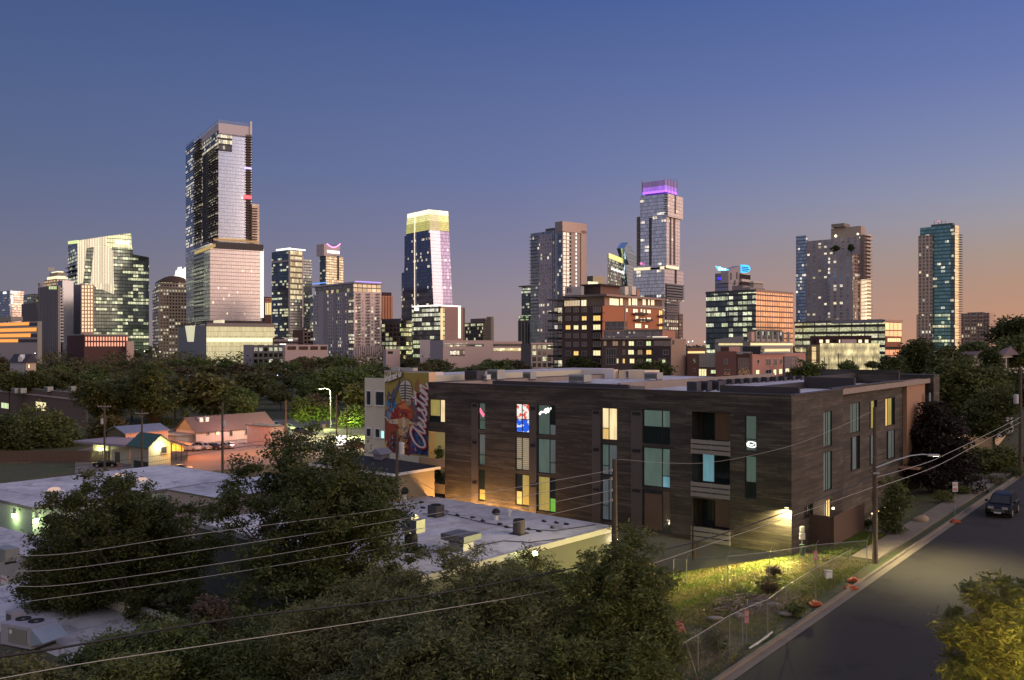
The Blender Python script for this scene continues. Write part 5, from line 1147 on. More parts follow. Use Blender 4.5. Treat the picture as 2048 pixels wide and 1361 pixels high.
mpoly(ell(783, 808, 10, 14), (60,140,190)); mpoly([(774,800),(777,782),(783,790),(788,776),(793,792),(790,806),(779,806)], (84,84,104)); mpoly([(785,790),(795,770),(802,752),(799,778),(792,796)], (92,92,104))
mpoly([(776,822),(788,830),(786,842),(772,836)], (110,150,190))
mpoly([(788,838),(793,822),(800,806),(808,806),(818,816),(826,838),(812,842)], (178,62,34)); mpoly([(800,800),(810,790),(822,806),(826,834),(819,838),(814,814),(806,810)], (200,92,46)); mpoly([(796,812),(812,806),(818,818),(802,818)], (222,132,76))
mpoly([(784,826),(795,812),(798,838),(783,838)], (150,40,46))
mpoly([(826,790),(834,760),(838,757),(838,768),(832,796)], (190,140,70)); mpoly([(830,768),(836,757),(838,762),(836,790),(829,792)], (160,110,70))
# microphone
mpoly(ell(812, 776, 13.5, 17, 20), (64,56,58)); mpoly(ell(812, 776, 12, 15.5, 20), (214,204,188)); mpoly([(799,778),(824,778),(823,802),(804,802)], (214,204,188))
for i in range(6): mpoly([(800.5+i*.4,771+i*5.2),(811,769.5+i*5.2),(823.5,772+i*5.2),(823.5,774+i*5.2),(811,771.8+i*5.2),(800.5+i*.4,773.4+i*5.2)], (54,48,52))
mpoly([(810,762),(812,762),(812,802),(810,802)], (64,56,58)); mpoly([(812,803),(824,801),(823,811),(814,812)], (170,150,120))
# longhorn head
mpoly([(770,830),(778,840),(796,838),(801,843),(796,849),(780,847),(771,838)], (226,200,164)); mpoly([(818,841),(832,846),(846,842),(855,834),(856,838),(848,850),(834,852),(818,848)], (226,200,164))
mpoly([(798,838),(810,834),(820,839),(819,856),(814,872),(808,886),(801,880),(797,860)], (208,164,112)); mpoly([(806,836),(812,836),(813,862),(806,872)], (232,208,172)); mpoly([(801,878),(812,876),(815,894),(806,900),(799,890)], (190,150,104)); mpoly([(806,876),(814,874),(816,886),(808,890)], (90,84,90))
mpoly([(819,852),(828,850),(826,862),(820,862)], (200,140,90)); mpoly([(770,888),(775,880),(774,893),(779,897),(771,903)], (222,190,110))
mpoly([(836,800),(856,782),(856,836),(846,846),(836,830)], (96,78,112)); mpoly([(842,818),(856,808),(856,832),(848,838)], (86,120,150))
# script lettering painted as ribbons: strokes in a unit space, letters about 1 high
def smooth_(pts, k=6):
    q = [pts[0]]+list(pts)+[pts[-1]]; out = []
    for i in range(1, len(q)-2):
        for j in range(k):
            t_ = j/k; a = q[i-1:i+3]; out.append(tuple(.5*(2*a[1][c]+(a[2][c]-a[0][c])*t_+(2*a[0][c]-5*a[1][c]+4*a[2][c]-a[3][c])*t_*t_+(3*a[1][c]-a[0][c]-3*a[2][c]+a[3][c])*t_**3) for c in (0, 1)))
    return out+[tuple(pts[-1])]
def ribbon(name, strokes, org, ux, uy, w, mat, parent, y, plane=None):
    mb = MB()
    for s_ in strokes:
        p = smooth_(s_); n = len(p)
        P_ = [(org[0]+ux[0]*a+uy[0]*c, org[1]+ux[1]*a+uy[1]*c) for a, c in p]
        Ls, Rs = [], []
        for i in range(n):
            d = Vector((P_[min(i+1,n-1)][0]-P_[max(i-1,0)][0], P_[min(i+1,n-1)][1]-P_[max(i-1,0)][1])); d = d.normalized() if d.length else Vector((1,0))
            ww = w*(.65+.55*abs(d.y))*(.5 if i in (0, n-1) else 1)
            Ls.append((P_[i][0]-d.y*ww, y-.0002*i, P_[i][1]+d.x*ww)); Rs.append((P_[i][0]+d.y*ww, y-.0002*i, P_[i][1]-d.x*ww))
        for i in range(n-1): mb.face([Ls[i], Rs[i], Rs[i+1], Ls[i+1]])
    return mb.build(name, mat, parent)
GL = dict(
 A=[[(.95,1.0),(.55,1.12),(.12,.78),(.0,.3),(.2,-.05),(.55,.1),(.85,.6),(1.,1.05)],[(1.,1.05),(.92,.5),(.95,.05),(1.15,.1)]],
 u=[[(0,.1),(.2,.62),(.18,.2),(.28,.02),(.5,.25),(.6,.62)],[(.6,.62),(.56,.15),(.68,.02),(.8,.15)]],
 s=[[(0,.1),(.3,.45),(.34,.68),(.24,.55),(.42,.25),(.36,.02),(.12,.06)],[(.36,.04),(.6,.15)]],
 t=[[(0,.15),(.2,.6),(.3,1.25)],[(.3,1.25),(.2,.5),(.24,.04),(.45,.15)],[(-.1,.86),(.3,.92),(.72,1.05)]],
 i=[[(0,.12),(.16,.62)],[(.16,.62),(.12,.2),(.2,.02),(.38,.15)],[(.2,.88),(.22,.96)]],
 n=[[(0,.1),(.14,.62),(.1,.02)],[(.1,.02),(.3,.55),(.46,.6),(.44,.2),(.52,.02),(.75,.2)]],
 W=[[(0,1.),(.12,.1),(.35,.8),(.5,.1),(.85,1.15)]], e=[[(0,.25),(.32,.4),(.22,.62),(.06,.35),(.16,.02),(.42,.15)]], l=[[(0,.15),(.25,.8),(.2,1.1),(.08,.5),(.14,.02),(.32,.15)]],
 c=[[(.36,.5),(.18,.6),(.04,.3),(.14,.02),(.4,.15)]], o=[[(.2,.6),(.02,.3),(.18,.02),(.36,.3),(.2,.6),(.45,.5)]], m=[[(0,.1),(.1,.6),(.08,.02),(.26,.58),(.3,.02),(.48,.58),(.5,.05),(.68,.15)]])
AD = dict(A=1.12, u=.78, s=.56, t=.42, i=.36, n=.7, W=.82, e=.38, l=.28, c=.36, o=.4, m=.62); AD[' '] = .3
def word(txt, slant=.25):
    x = 0; out = []
    for ch in txt:
        if ch != ' ': out += [[(x+a+slant*c, c) for a, c in s_] for s_ in GL[ch]]
        x += AD[ch]
    return out, x
rn2 = random.Random(12)
PAL = [(196,96,50),(150,60,44),(84,128,160),(222,190,150),(120,52,44),(58,92,140),(214,150,90),(70,60,66),(170,120,120),(40,34,40)]
for i in range(130):
    px, py = rn2.uniform(773, 852), rn2.uniform(786, 903)
    if py < 815 and 798 < px < 828: continue
    a_ = rn2.uniform(0, 6.28); L0 = rn2.uniform(2.5, 8); cv_ = rn2.uniform(-.9, .9); x_, z_ = mp(px, py); u_ = L0/18.
    s0 = [(math.cos(a_+cv_*k)*u_*k*.33, math.sin(a_+cv_*k)*u_*k*.33) for k in range(4)]
    if min(x_+p_[0] for p_ in s0) < x0m+.15 or max(x_+p_[0] for p_ in s0) > -.12: continue
    lay_[0] += .0009; q_ = ribbon('painted_stroke', [s0], (x_, z_), (1,0), (0,1), rn2.uniform(.03,.075), paint(PAL[rn2.randrange(len(PAL))]), mural, -.014-lay_[0])
zA, zB = mu.z(897, mu.lx(840)), mu.z(770, mu.lx(850)); st_, wd = word('Austin')
sc_ = (zB-zA)/wd; wsc = (mu.lx(855.5)-mu.lx(826))/1.05
for dx, dz, col, w_ in ((.12,-.12,(30,26,44),.17),(.08,-.08,(188,36,62),.15),(0,0,(228,216,210),.10)):
    lay_[0] += .006; ribbon('painted_lettering', st_, (mu.lx(851.5)+dx, zA+dz), (.10*sc_, sc_), (-wsc*.93, .10*wsc), w_, paint(col), mural, -.03-lay_[0])
st_, wd = word('Welcome to'); L_ = mu.lx(806)-mu.lx(773); k_ = L_/wd
for dx, col, w_ in ((.04,(50,40,40),.075),(0,(236,228,214),.045)):
    lay_[0] += .006; ribbon('painted_lettering', st_, (mu.lx(773)+dx, mu.z(766, x0m)-dx), (k_, .3*k_), (-.1*k_, k_*1.5), w_, paint(col), mural, -.03-lay_[0])
# neon reflections in three windows of the timber building, painted as glowing ribbons
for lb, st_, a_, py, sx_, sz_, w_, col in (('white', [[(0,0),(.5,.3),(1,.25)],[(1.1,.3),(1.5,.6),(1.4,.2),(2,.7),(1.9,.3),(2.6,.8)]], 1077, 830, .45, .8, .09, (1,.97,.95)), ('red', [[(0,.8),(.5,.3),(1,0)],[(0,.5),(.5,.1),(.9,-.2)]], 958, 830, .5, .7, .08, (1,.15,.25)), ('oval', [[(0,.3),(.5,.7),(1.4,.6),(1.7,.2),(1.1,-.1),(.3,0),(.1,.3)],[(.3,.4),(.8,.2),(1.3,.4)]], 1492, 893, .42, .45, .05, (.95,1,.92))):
    ribbon('neon_reflection', st_, (B0.lx(a_), zL(py, a_)), (sx_, 0), (0, sz_), w_, glow('neon_'+lb, col, 1.4), B0.root, .1)  # neon_ materials glow as the painted reflections
# ---------------------------------------------------------------- hip roofed shop in front of the mural
hp = Bld('hip_roof_shop', 'low cream shop with a black shingled hip roof and small cupola under the mural wall', 'building', 893, 79, 37.75, zb=-6)
x0,x1,y0,y1 = hp.lx(735, .5), 0, -6.5, -.8
ev, rg = hp.z(944, 0, -5), hp.z(908, -8, -3)
MB().box(x0+.5, x1-.5, y0+.5, y1-.2, 0, ev-.05).build('wall', plain('shop_cream', (.36,.29,.18), .8), hp.root)
mb = MB(); my = (y0+y1)/2; r0, r1 = x0+3, x1-3
mb.face([(x0,y0,ev),(x1,y0,ev),(r1,my,rg),(r0,my,rg)]); mb.face([(x1,y0,ev),(x1,y1,ev),(r1,my,rg)]); mb.face([(x1,y1,ev),(x0,y1,ev),(r0,my,rg),(r1,my,rg)]); mb.face([(x0,y1,ev),(x0,y0,ev),(r0,my,rg)])
rfo = mb.build('roof', plain('black_shingle', (.022,.021,.026), .85, var=.3, scale=3), hp.root)
MB().box(x0-.05, x1+.05, y0-.06, y0, ev-.22, ev+.01).box(x1, x1+.06, y0, y1, ev-.22, ev+.01).build('fascia', M['white'], hp.root)
cx_ = hp.lx(763, my); MB().box(cx_-.5, cx_+.5, my-.5, my+.5, rg-.3, rg+.35).prism([(cx_-.75,my-.75,rg+.36),(cx_+.75,my-.75,rg+.36),(cx_,my-.75,rg+.85)], (0,1.5,0)).build('cupola', plain('cupola_grey', (.2,.2,.24), .6), rfo)
# ---------------------------------------------------------------- white warehouses
def vents(bl, lst):
    pass
wh = Bld('warehouse', 'large low warehouse with a stained white membrane roof in front of the dark timber building', 'warehouse', 831, 50.1, 41.7, zb=-5.5)
wz = wh.z(1157)
wx0 = -24.; wy1 = wh.ly(1233)
wmat = plain('warehouse_wall', (.11,.11,.09), .85, var=.2)
MB().box(wx0, 0, 0, wy1, 0, wz-.25).box(wx0, -1.5, wy1, wy1+0.01, 0, wz-.3).build('wall', wmat, wh.root)
MB().box(wx0, 0, 0, wy1, wz-.24, wz-.02, mT=1).build('roof', [wmat, MEM], wh.root)
MB().box(wx0-.08, .1, -.1, .12, wz-.3, wz+.06).box(-.12, .1, .12, wy1, wz-.3, wz+.06).build('roof_edge', plain('roof_flashing', (.42,.40,.38), .6), wh.root)
B_ = wh
def onroof(bl, px, py, z): 
    D = (CAMZ-z)*F/(py-HY); return ((px-CX)/F*D, D, z)
rzw = wz-.02+wh.zb
MB_ = MB
tag(empty('roof_hood', onroof(wh, 922, 1098, rzw), TH), 'wide grey flat topped metal exhaust hood near the front edge of the warehouse roof', 'roof vent')
h = bpy.data.objects['roof_hood']
MB().box(-.62, .62, -.5, .5, 0, .45).build('curb', rl, h); MB().box(-.6, .6, -.48, .48, .452, .62).build('neck', M['dmetal'], h); MB().box(-.98, .98, -.85, .85, .622, 1.0).build('cap', plain('hood_metal', (.20,.21,.23), .45, .5), h)
for nm, px, py, lb in (('rooftop_condenser', 872, 1033, 'dark square condenser at the far left of the warehouse roof'), ('rooftop_condenser', 1038, 1068, 'round topped dark condenser in the middle of the warehouse roof')):
    x, y, z = onroof(wh, px, py, rzw); r_ = empty(nm, (x, y, z), TH, lb, 'condenser')
    MB().box(-.45, .45, -.45, .45, .06, .85).build('casing', plain('condenser_brown', (.07,.065,.07), .6), r_) if px < 900 else MB().cyl(0, 0, .06, .95, .42, 14).build('casing', plain('condenser_brown2', (.09,.075,.07), .6), r_)
    MB().lathe([(.05,0),(.4,0),(.4,.05),(.34,.05),(.34,.01)], 0, 0, 16, 0, .853 if px < 900 else .953).build('fan', M['black'], r_); MB().box(-.5, .5, -.5, .5, 0, .058).build('pad', M['dmetal'], r_)
for px, py, s_, lb, m in ((992,1040,.30,'black onion shaped turbine vent on a white collar on the warehouse roof',M['black']),(1019,1033,.2,'small white capped vent pipe beside the black turbine vent',M['white']),(808,1000,.38,'dark round turbine vent at the back left corner of the warehouse roof',M['black'])):
    x, y, z = onroof(wh, px, py, rzw); r_ = empty('turbine_vent', (x, y, z), 0, lb, 'roof vent')
    MB().cyl(0, 0, 0, s_*1.2, s_*.62, 12, r2=s_*.5).build('collar', M['white'], r_); MB().lathe([(s_*.5,0),(s_,s_*.35),(s_*1.05,s_*.8),(s_*.8,s_*1.3),(s_*.3,s_*1.6),(.01,s_*1.65)], 0, 0, 14, 0, s_*1.2).build('turbine', m, r_)
x, y, z = onroof(wh, 822, 1104, rzw); r_ = empty('exhaust_fan', (x, y, z), TH, 'dark drum exhaust with curved metal elbow at the left edge of the warehouse roof', 'exhaust fan')
MB().cyl(0, 0, 0, 1.15, .42, 14).build('drum', M['black'], r_); MB().tube([(-.35,0,1.15),(-.35,0,1.7),(-.1,0,2.0),(.35,0,2.05)], .36, 10).build('elbow', M['metal'], r_); MB().box(.3, .85, -.4, .4, 1.3, 2.1).build('outlet_box', M['metal'], r_)
pv = None
for px, py in ((846,1017),(893,1025),(915,1032),(946,1037),(966,1043),(1000,1050),(1014,1056),(1058,1060),(1078,1064),(1105,1057),(1133,1050),(1088,1044),(1113,1047),(843,1006),(838,1117),(880,1108)):
    if pv is None:
        pv = empty('pipe_block', onroof(wh, px, py, rzw), TH, 'small dark pipe support block standing on the white warehouse roof', 'pipe support', 'pipe support blocks on the warehouse roof')
        MB().box(-.17, .17, -.1, .1, 0, .1).build('block', M['black'], pv); MB().tube([(-.2,0,.13),(.2,0,.13)], .03, 6).build('pipe', M['metal'], pv)
    else: c_ = copy_tree(pv); c_.location = onroof(wh, px, py, rzw); c_.rotation_euler.z = TH+random.uniform(-.5,.5)
mb = MB(); pl_ = [onroof(wh, *q, rzw+.05) for q in ((845,1100),(905,1102),(1007,1082),(1060,1085),(1135,1076))]; mb.tube(pl_, .03, 5); tag(mb.build('roof_pipe', M['dmetal']), 'thin dark conduit running across the front part of the warehouse roof', 'pipe')
mb = MB(); pl_ = [onroof(wh, *q, rzw+.05) for q in ((845,1028),(893,1028),(966,1045),(1038,1058),(1110,1062),(1190,1050))]; mb.tube(pl_, .03, 5); tag(mb.build('roof_pipe', M['dmetal']), 'thin dark conduit linking the two condensers on the warehouse roof', 'pipe')
# flood lamps on its eave
def flood(px, py, D, col, w, lb, e=30.):
    x, y, z = P(px, py, D); r_ = empty('flood_lamp', (x, y, z), TH, lb, 'lamp')
    MB().box(-.12, .12, -.02, .16, -.1, .1).build('housing', M['dmetal'], r_); MB().lathe([(.01,-.17),(.15,-.1),(.18,0),(.15,.1),(.01,.17)], 0, -.16, 12).build('lens', glow('lens_%d' % px, col, e), r_)
    MB().tube([(0,.16,0),(0,.5,.1)], .025, 6).build('bracket', M['dmetal'], r_)
    lamp('flood_light', (x-.1, y-.25, z-.12), col, w, .08); return r_
flood(1073, 1107, 56.2, (.8,1,.40), 60, 'bright greenish flood lamp among the bushes below the warehouse roof edge')
flood(1201, 1070, 63.5, (.85,1,.45), 60, 'bright greenish flood lamp at the right corner of the warehouse eave')
flood(1233, 1077, 64, (1,.8,.55), 60, 'small white lamp on the wall just right of the warehouse corner')
# slatted fence right of warehouse
mb = MB()
for i in range(26): x = B0.lx(1242+i*2.6, -2.6); mb.box(x, x+.05, -2.6, -2.5, -3.5, -1.0-.02*i)
mb = mb.build('slat_fence', plain('slat_wood', (.28,.2,.11), .8), None); mb.parent = None
fe = empty('timber_slat_fence', B0.w(B0.lx(1270, -2.6), -2.6, -3.2), 0, 'low vertical slat fence glowing amber below the timber building beside the warehouse corner', 'fence')
mb.parent = fe; mb.matrix_parent_inverse = fe.matrix_world.inverted(); mb.name = 'slats'
M4 = __import__('mathutils').Matrix
fe.location = (0,0,0); mb.matrix_parent_inverse = M4.Identity(4); mb.location = (B0.o[0], B0.o[1], 0); mb.rotation_euler = (0,0,-B0.ph)
w2 = Bld('left_warehouse', 'grey green walled warehouse with stained white roof and three skylights at the left edge', 'warehouse', 65, 83, 37.75, zb=-7.5)
gw = plain('greenish_wall', (.40,.44,.38), .8, var=.1)
w2z = w2.z(1014); w2y = w2.ly(412)
w2x = -17.; w2y = w2.ly(330, w2x)
MB().box(w2x, 0, 0, w2y, 0, w2z-.3).build('wall', [gw], w2.root)
MB().box(w2x-.1, .15, -.15, w2y, w2z-.3, w2z, mT=1).build('roof', [plain('roof_flashing2', (.16,.14,.15), .6), MEM], w2.root)
sk0 = None
for px, py, lb in ((108,984,'glowing peach skylight dome nearest the corner of the left warehouse roof'), (237,955,'glowing peach skylight dome farthest back on the left warehouse roof'), (284,964,'glowing peach skylight dome at the right of the left warehouse roof')):
    r_ = empty('skylight', onroof(w2, px, py, w2z+w2.zb), TH, lb, 'skylight', 'skylights on the left warehouse')
    MB().box(-.75, .75, -.75, .75, 0, .18).build('curb', M['white'], r_); MB().lathe([(.68,0),(.6,.16),(.35,.28),(.01,.3)], 0, 0, 4, 0, .182).build('dome', glow('peach_dome', (.95,.62,.45), .32), r_)
for px, py, lb in ((30,1030,'glowing green tinted wall lamp on the left end of the left warehouse'), (72,1040,'bright pale green lamp at the corner of the left warehouse')):
    fc_x = w2.lx(px) if px < 60 else 0.; yy = -.12 if px < 60 else w2.ly(px)
    x, y, z = w2.w(fc_x if px < 60 else .15, yy, w2.z(py, fc_x, max(0, yy)))
    r_ = empty('wall_lamp', (x, y, z), TH, lb, 'lamp'); MB().box(-.2, .2, -.12, .1, .18, .3).build('hood', M['dmetal'], r_); MB().lathe([(.01,-.3),(.15,-.2),(.18,.1),(.16,.17)], 0, 0, 10).build('globe', glow('green_globe', (.75,1,.5), 5.), r_)
    lamp('wall_light', (x+(-.1 if px < 60 else .35), y-.45, z-.2), (.72,1,.42), 100, .15)
w3 = Bld('lower_annexe', 'lower flat roofed grey annexe with a red and white notice sign at the left edge', 'building', 95, 66, 37.75, zb=-8)
MB().box(w3.lx(-300), 0, 0, 3.6, 0, w3.z(1128)).build('wall', [plain('annexe_grey', (.40,.38,.36), .8)], w3.root)
MB().box(w3.lx(-300), .1, -.1, 3.6, w3.z(1128), w3.z(1128)+.12, mT=1).build('roof', [M['dconc'], MEM], w3.root)
sg = MB(); xs0, xs1 = w3.lx(3), w3.lx(17); zs0, zs1 = w3.z(1167, xs0), w3.z(1150, xs0); sgo = MB().box(xs0, xs1, -.05, -.01, zs0, zs1).build('notice_sign', plain('sign_white2', (.75,.7,.7), .6), w3.root)
textmesh('lettering', 'NOTICE', (xs0+.05, -.052, zs0+(zs1-zs0)*.5), (math.pi/2,0,0), (xs1-xs0)*.8, .16, plain('sign_red', (.6,.05,.06), .6), sgo, .01)
ac = empty('rooftop_machine', onroof(w3, 14, 1125, w3.z(1128)+w3.zb+.12), TH, 'pale green lit air conditioner on the low annexe roof at the left edge', 'air conditioner')
MB().box(-.9, .9, -.5, .5, .2, 1.1).build('casing', rm, ac); MB().tube([(.9,0,.5),(1.6,0,.4),(2.6,-.2,.2)], .08, 6).build('duct', rm, ac); MB().box(-.7,-.6,-.4,.4,0,.2).box(.6,.7,-.4,.4,0,.2).build('foot', M['dmetal'], ac)
w4 = Bld('near_flat_roof', 'low flat roofed building with yellow lit parapet carrying a large air handler, bottom left', 'building', 300, 41.8, 37.75, zb=-8)
MB().box(-26, 0, 0, 6.4, 0, w4.z(1400)).build('wall', wmat, w4.root)
MB().box(-26, 0, 0, 6.4, w4.z(1400)+.001, w4.z(1400)+.1, mT=1).build('roof', [wmat, MEM], w4.root)
MB().box(-26, 0, 6.2, 6.5, w4.z(1400)+.1, w4.z(1400)+.75).build('parapet', plain('parapet_white', (.6,.58,.5), .7), w4.root)
rz4 = w4.z(1400)+w4.zb+.1
r_ = empty('air_handler', onroof(w4, 62, 1290, rz4), TH+.25, 'large grey rooftop air handler with two round fans and a slanted intake hood, bottom left', 'air conditioner')
MB().box(-1.35, 1.0, -.8, .8, .12, 1.25).build('casing', plain('handler_grey', (.40,.38,.44), .55, .2), r_)
for fx in (-.85, .15): MB().lathe([(.1,.01),(.32,.01),(.36,.06),(.4,.06),(.4,0)], fx, .2, 18, 0, 1.253).build('fan', M['black'], r_)
MB().prism([(1.01,-.8,1.2),(1.01,-.8,.3),(1.9,-.8,.55)], (0,1.6,0)).build('intake_hood', plain('handler_blue', (.30,.36,.46), .5, .2), r_); MB().box(-.7, .7, -.84, -.802, .3, 1.1).build('side_panel', plain('handler_panel', (.22,.22,.2), .6), r_); MB().box(-.6, -.4, -.86, -.842, .8, 1.).build('label_plate', M['white'], r_); MB().box(-1.4, 1.05, -.7, .7, 0, .118).build('foot', M['dmetal'], r_)
unit('condenser', 'small cubic condenser standing behind the large air handler', 30, 1246, (CAMZ-rz4)*F/(1246-HY), .8, .7, .75, plain('handler_grey', (.40,.38,.44), .55, .2), 'condenser')
w5 = Bld('rear_white_store', 'low white roofed store between the two warehouses behind the big trees', 'warehouse', 440, 86, 37.75, zb=-7)
MB().box(-9, 0, 0, w5.ly(700), 0, w5.z(1000)).build('wall', plain('siding_tan', (.38,.30,.28), .8), w5.root); MB().box(-9, .1, -.1, w5.ly(700), w5.z(1000), w5.z(1000)+.15, mT=1).build('roof', [wmat, MEM], w5.root)
# ---------------------------------------------------------------- left cluster by the parking lot
def gable(bl, x0, x1, y0, y1, ze, zr, axis_, mat, over=.4, name='roof', gm=None):
    """pitched roof; axis_ 'y': ridge runs along local y (gable on the left face)"""
    mb = MB(); t_ = .14
    if axis_ == 'y':
        xm = (x0+x1)/2; a, c_ = y0-over, y1+over
        k = (zr-ze)/((x1-x0)/2); l, r = x0-over, x1+over; zl = ze-k*over
        mb.face([(l,a,zl),(xm,a,zr),(xm,c_,zr),(l,c_,zl)][::-1]); mb.face([(xm,a,zr),(r,a,zl),(r,c_,zl),(xm,c_,zr)][::1])
        mb.face([(l,a,zl-t_),(xm,a,zr-t_),(xm,a,zr),(l,a,zl)]); mb.face([(xm,a,zr-t_),(r,a,zl-t_),(r,a,zl),(xm,a,zr)]); mb.face([(r,a,zl-t_),(r,c_,zl-t_),(r,c_,zl),(r,a,zl)])
        g_ = [(x0,y0,ze),(x1,y0,ze),(xm,y0,zr-t_)]
    else:
        ym = (y0+y1)/2; a, c_ = x0-over, x1+over
        k = (zr-ze)/((y1-y0)/2); l, r = y0-over, y1+over; zl = ze-k*over
        mb.face([(a,l,zl),(c_,l,zl),(c_,ym,zr),(a,ym,zr)]); mb.face([(a,ym,zr),(c_,ym,zr),(c_,r,zl),(a,r,zl)])
        mb.face([(c_,l,zl-t_),(c_,ym,zr-t_),(c_,ym,zr),(c_,l,zl)]); mb.face([(c_,ym,zr-t_),(c_,r,zl-t_),(c_,r,zl),(c_,ym,zr)]); mb.face([(a,l,zl-t_),(c_,l,zl-t_),(c_,l,zl),(a,l,zl)])
        g_ = [(x1,y0,ze),(x1,y1,ze),(x1,ym,zr-t_)]
    o = mb.build(name, mat, bl.root)
    if gm: MB().face(g_).build('gable', gm, bl.root)
    return o
def siding(name, col, w=.3):
    if name in _mc: return _mc[name]
    t = NT(name); sp = t.n('ShaderNodeSeparateXYZ'); t.l(t.uv(), sp.inputs[0]); l_ = t.m('LESS_THAN', t.m('FRACT', t.m('DIVIDE', sp.outputs[0], w)), .12)
    n_ = t.noise(t.uv(), .7, 4); c = t.mix(n_, tuple(v*.8 for v in col), tuple(v*1.1 for v in col)); c = t.mix(l_, c, tuple(v*.5 for v in col)); t.bsdf(c, .8); _mc[name] = t.mat; return t.mat
pkw = siding('pink_siding', (.58,.44,.42), .5)
h = Bld('long_house', 'long low pink lit house with a brown pitched roof beside the row of parked cars', 'house', 392, 220, 37.75)
hx0, hy1 = h.lx(352), h.ly(548); ze, zr = h.z(863), h.z(863)+3.2
MB().box(hx0, 0, 0, hy1, 0, ze).build('wall', [plain('tan_siding', (.34,.27,.20), .8), pkw][1], h.root)
gable(h, hx0, 0, 0, hy1, ze, zr, 'y', plain('brown_shingle', (.13,.085,.085), .9, var=.2, scale=1), .5, gm=plain('gable_tan', (.32,.26,.18), .8))
MB().box(hx0+1, -1, -5, -.01, 0, ze-.8).box(hx0+.5, -.5, -5.3, -.01, ze-.8, ze-.6).build('lean_to', plain('leanto_grey', (.22,.22,.24), .8), h.root)
for a, c_, t_, u_ in ((459,466,860,873),(490,497,857,871),(510,517,855,870),(525,530,855,865)): win(h, 'R', a, c_, t_, u_, 3, 0, 1, name='door' if u_ > 866 else 'window')
win(h, 'R', 432, 440, 862, 871, 6, 0, 1); win(h, 'R', 414, 420, 863, 871, 3, 0, 1)
for px, py in ((401,838),(413,840)):
    MB().box(-.6, .6, -.5, .5, -.6, 1.2).build('chimney', M['white'], h.root).location = (h.lx(px, 6)*0-3.2, h.ly(px, -3), ze+1.8)
h2 = Bld('long_house_wing', 'flat roofed pink wing at the right end of the long pink house', 'building', 540, 215, 37.75)
MB().box(-9, 0, 0, h2.ly(568), 0, h2.z(855)).build('wall', pkw, h2.root); MB().box(-9.3, .3, -.3, h2.ly(568)+.2, h2.z(855), h2.z(853)).build('roof', M['dconc'], h2.root)
win(h2, 'R', 543, 549, 866, 872, 3); win(h2, 'R', 552, 558, 866, 872, 3)
h = Bld('blue_roof_shed', 'metal shed with a blue grey low pitched roof and a bright orange lit front wall', 'building', 251, 195, 37.75)
x0, y1 = h.lx(214), h.ly(336); ze = h.z(866)
MB().box(x0, 0, 0, y1, 0, ze, mR=1).build('wall', [plain('olive_wall', (.10,.09,.06), .8), siding('peach_siding', (.62,.45,.38), .6)], h.root)
gable(h, x0, 0, 0, y1, ze, ze+1.2, 'y', plain('blue_metal_roof', (.20,.25,.34), .45, .3), .4, gm=plain('olive_wall', (.10,.09,.06), .8))
h = Bld('green_roof_shed', 'small cream clad building with a green gabled roof and a bright lamp under its gable', 'building', 297, 174, 37.75)
x0, y1 = h.lx(262), h.ly(341); ze = h.z(890); crs = siding('cream_siding', (.52,.50,.38), .45)
MB().box(x0, 0, 0, y1, 0, ze, mR=1).build('wall', [plain('beige_block', (.34,.30,.24), .8), crs], h.root)
gable(h, x0, 0, 0, y1, ze, ze+1.9, 'x', plain('green_roof', (.05,.11,.08), .5, .2), .7, gm=crs)
MB().box(.01, .06, .2, y1-.2, 0, .9).build('plinth', M['conc'], h.root)
win(h, 'R', 321, 335, 893, 908, rms[3], .06, 1)
MB().box(.0, .3, y1*.42, y1*.5, ze-.05, ze+.4).build('gable_lamp', glow('white_hot', (1,.95,.75), 9.), h.root)
lamp('gable_light', h.w(.9, y1*.46, ze-.4), (1,.9,.5), 450, .2)
MB().box(h.lx(268), h.lx(296), -.08, 0, 0, h.z(925)).build('dark_door', plain('green_black', (.015,.03,.02), .5), h.root)
h = Bld('flat_roof_shop', 'low cream shop with broad flat grey roof and glowing wall lamp behind the black sedan', 'building', 257, 182, 30)
x0 = h.lx(186); ze = h.z(893)
MB().box(x0, 0, 0, 8, 0, ze, mR=0).build('wall', crs, h.root)
MB().box(h.lx(160), .8, -1.6, 9, ze, ze+.45).build('roof', plain('gravel_roof', (.24,.22,.26), .9, var=.2), h.root)
MB().box(h.lx(199), h.lx(205), -.3, -.02, ze-2.2, ze-.8).build('wall_lamp_glass', glow('lamp_greenish', (.95,1,.5), 3.), h.root)
MB().box(h.lx(230), h.lx(240), -.05, 0, 0, 2.3).build('door', plain('door_grey', (.08,.08,.07), .6), h.root); MB().box(h.lx(214), h.lx(216), -.3, -.2, 0, ze).build('post', M['white'], h.root)
lamp('shop_light', h.w(h.lx(203), -1., ze-1.5), (.95,1,.45), 620, .2)
# canopy
cn = empty('lit_canopy', P(342, 925, 176), 0, 'lean-to canopy with an orange lit underside and barred terrace beside the green roofed building', 'canopy')
cz = CAMZ-(925-HY)/F*176
def lc(px, py, D): x, y, z = P(px, py, D); o = cn.location; return (x-o.x, y-o.y, z-o.z)
mb = MB(); mb.prism([lc(341,883,176), lc(379,893,178), lc(386,889,196), lc(346,879,196)], (0,0,.15)); mb.build('roof', plain('canopy_roof', (.10,.09,.08), .6), cn)
mb = MB(); mb.face([lc(343,886,178.), lc(367,893,180.), lc(367,903,180.), lc(343,903,178.)][::-1]); mb.build('back_panel', plain('orange_board', (.75,.45,.18), .7), cn)
mb = MB()
for px in (343, 352, 363, 374): mb.tube([lc(px, 886+ (px-343)*.2, 176.2), lc(px, 923, 176.2)], .08, 5)
mb.build('post', M['dmetal'], cn)
mb = MB(); 
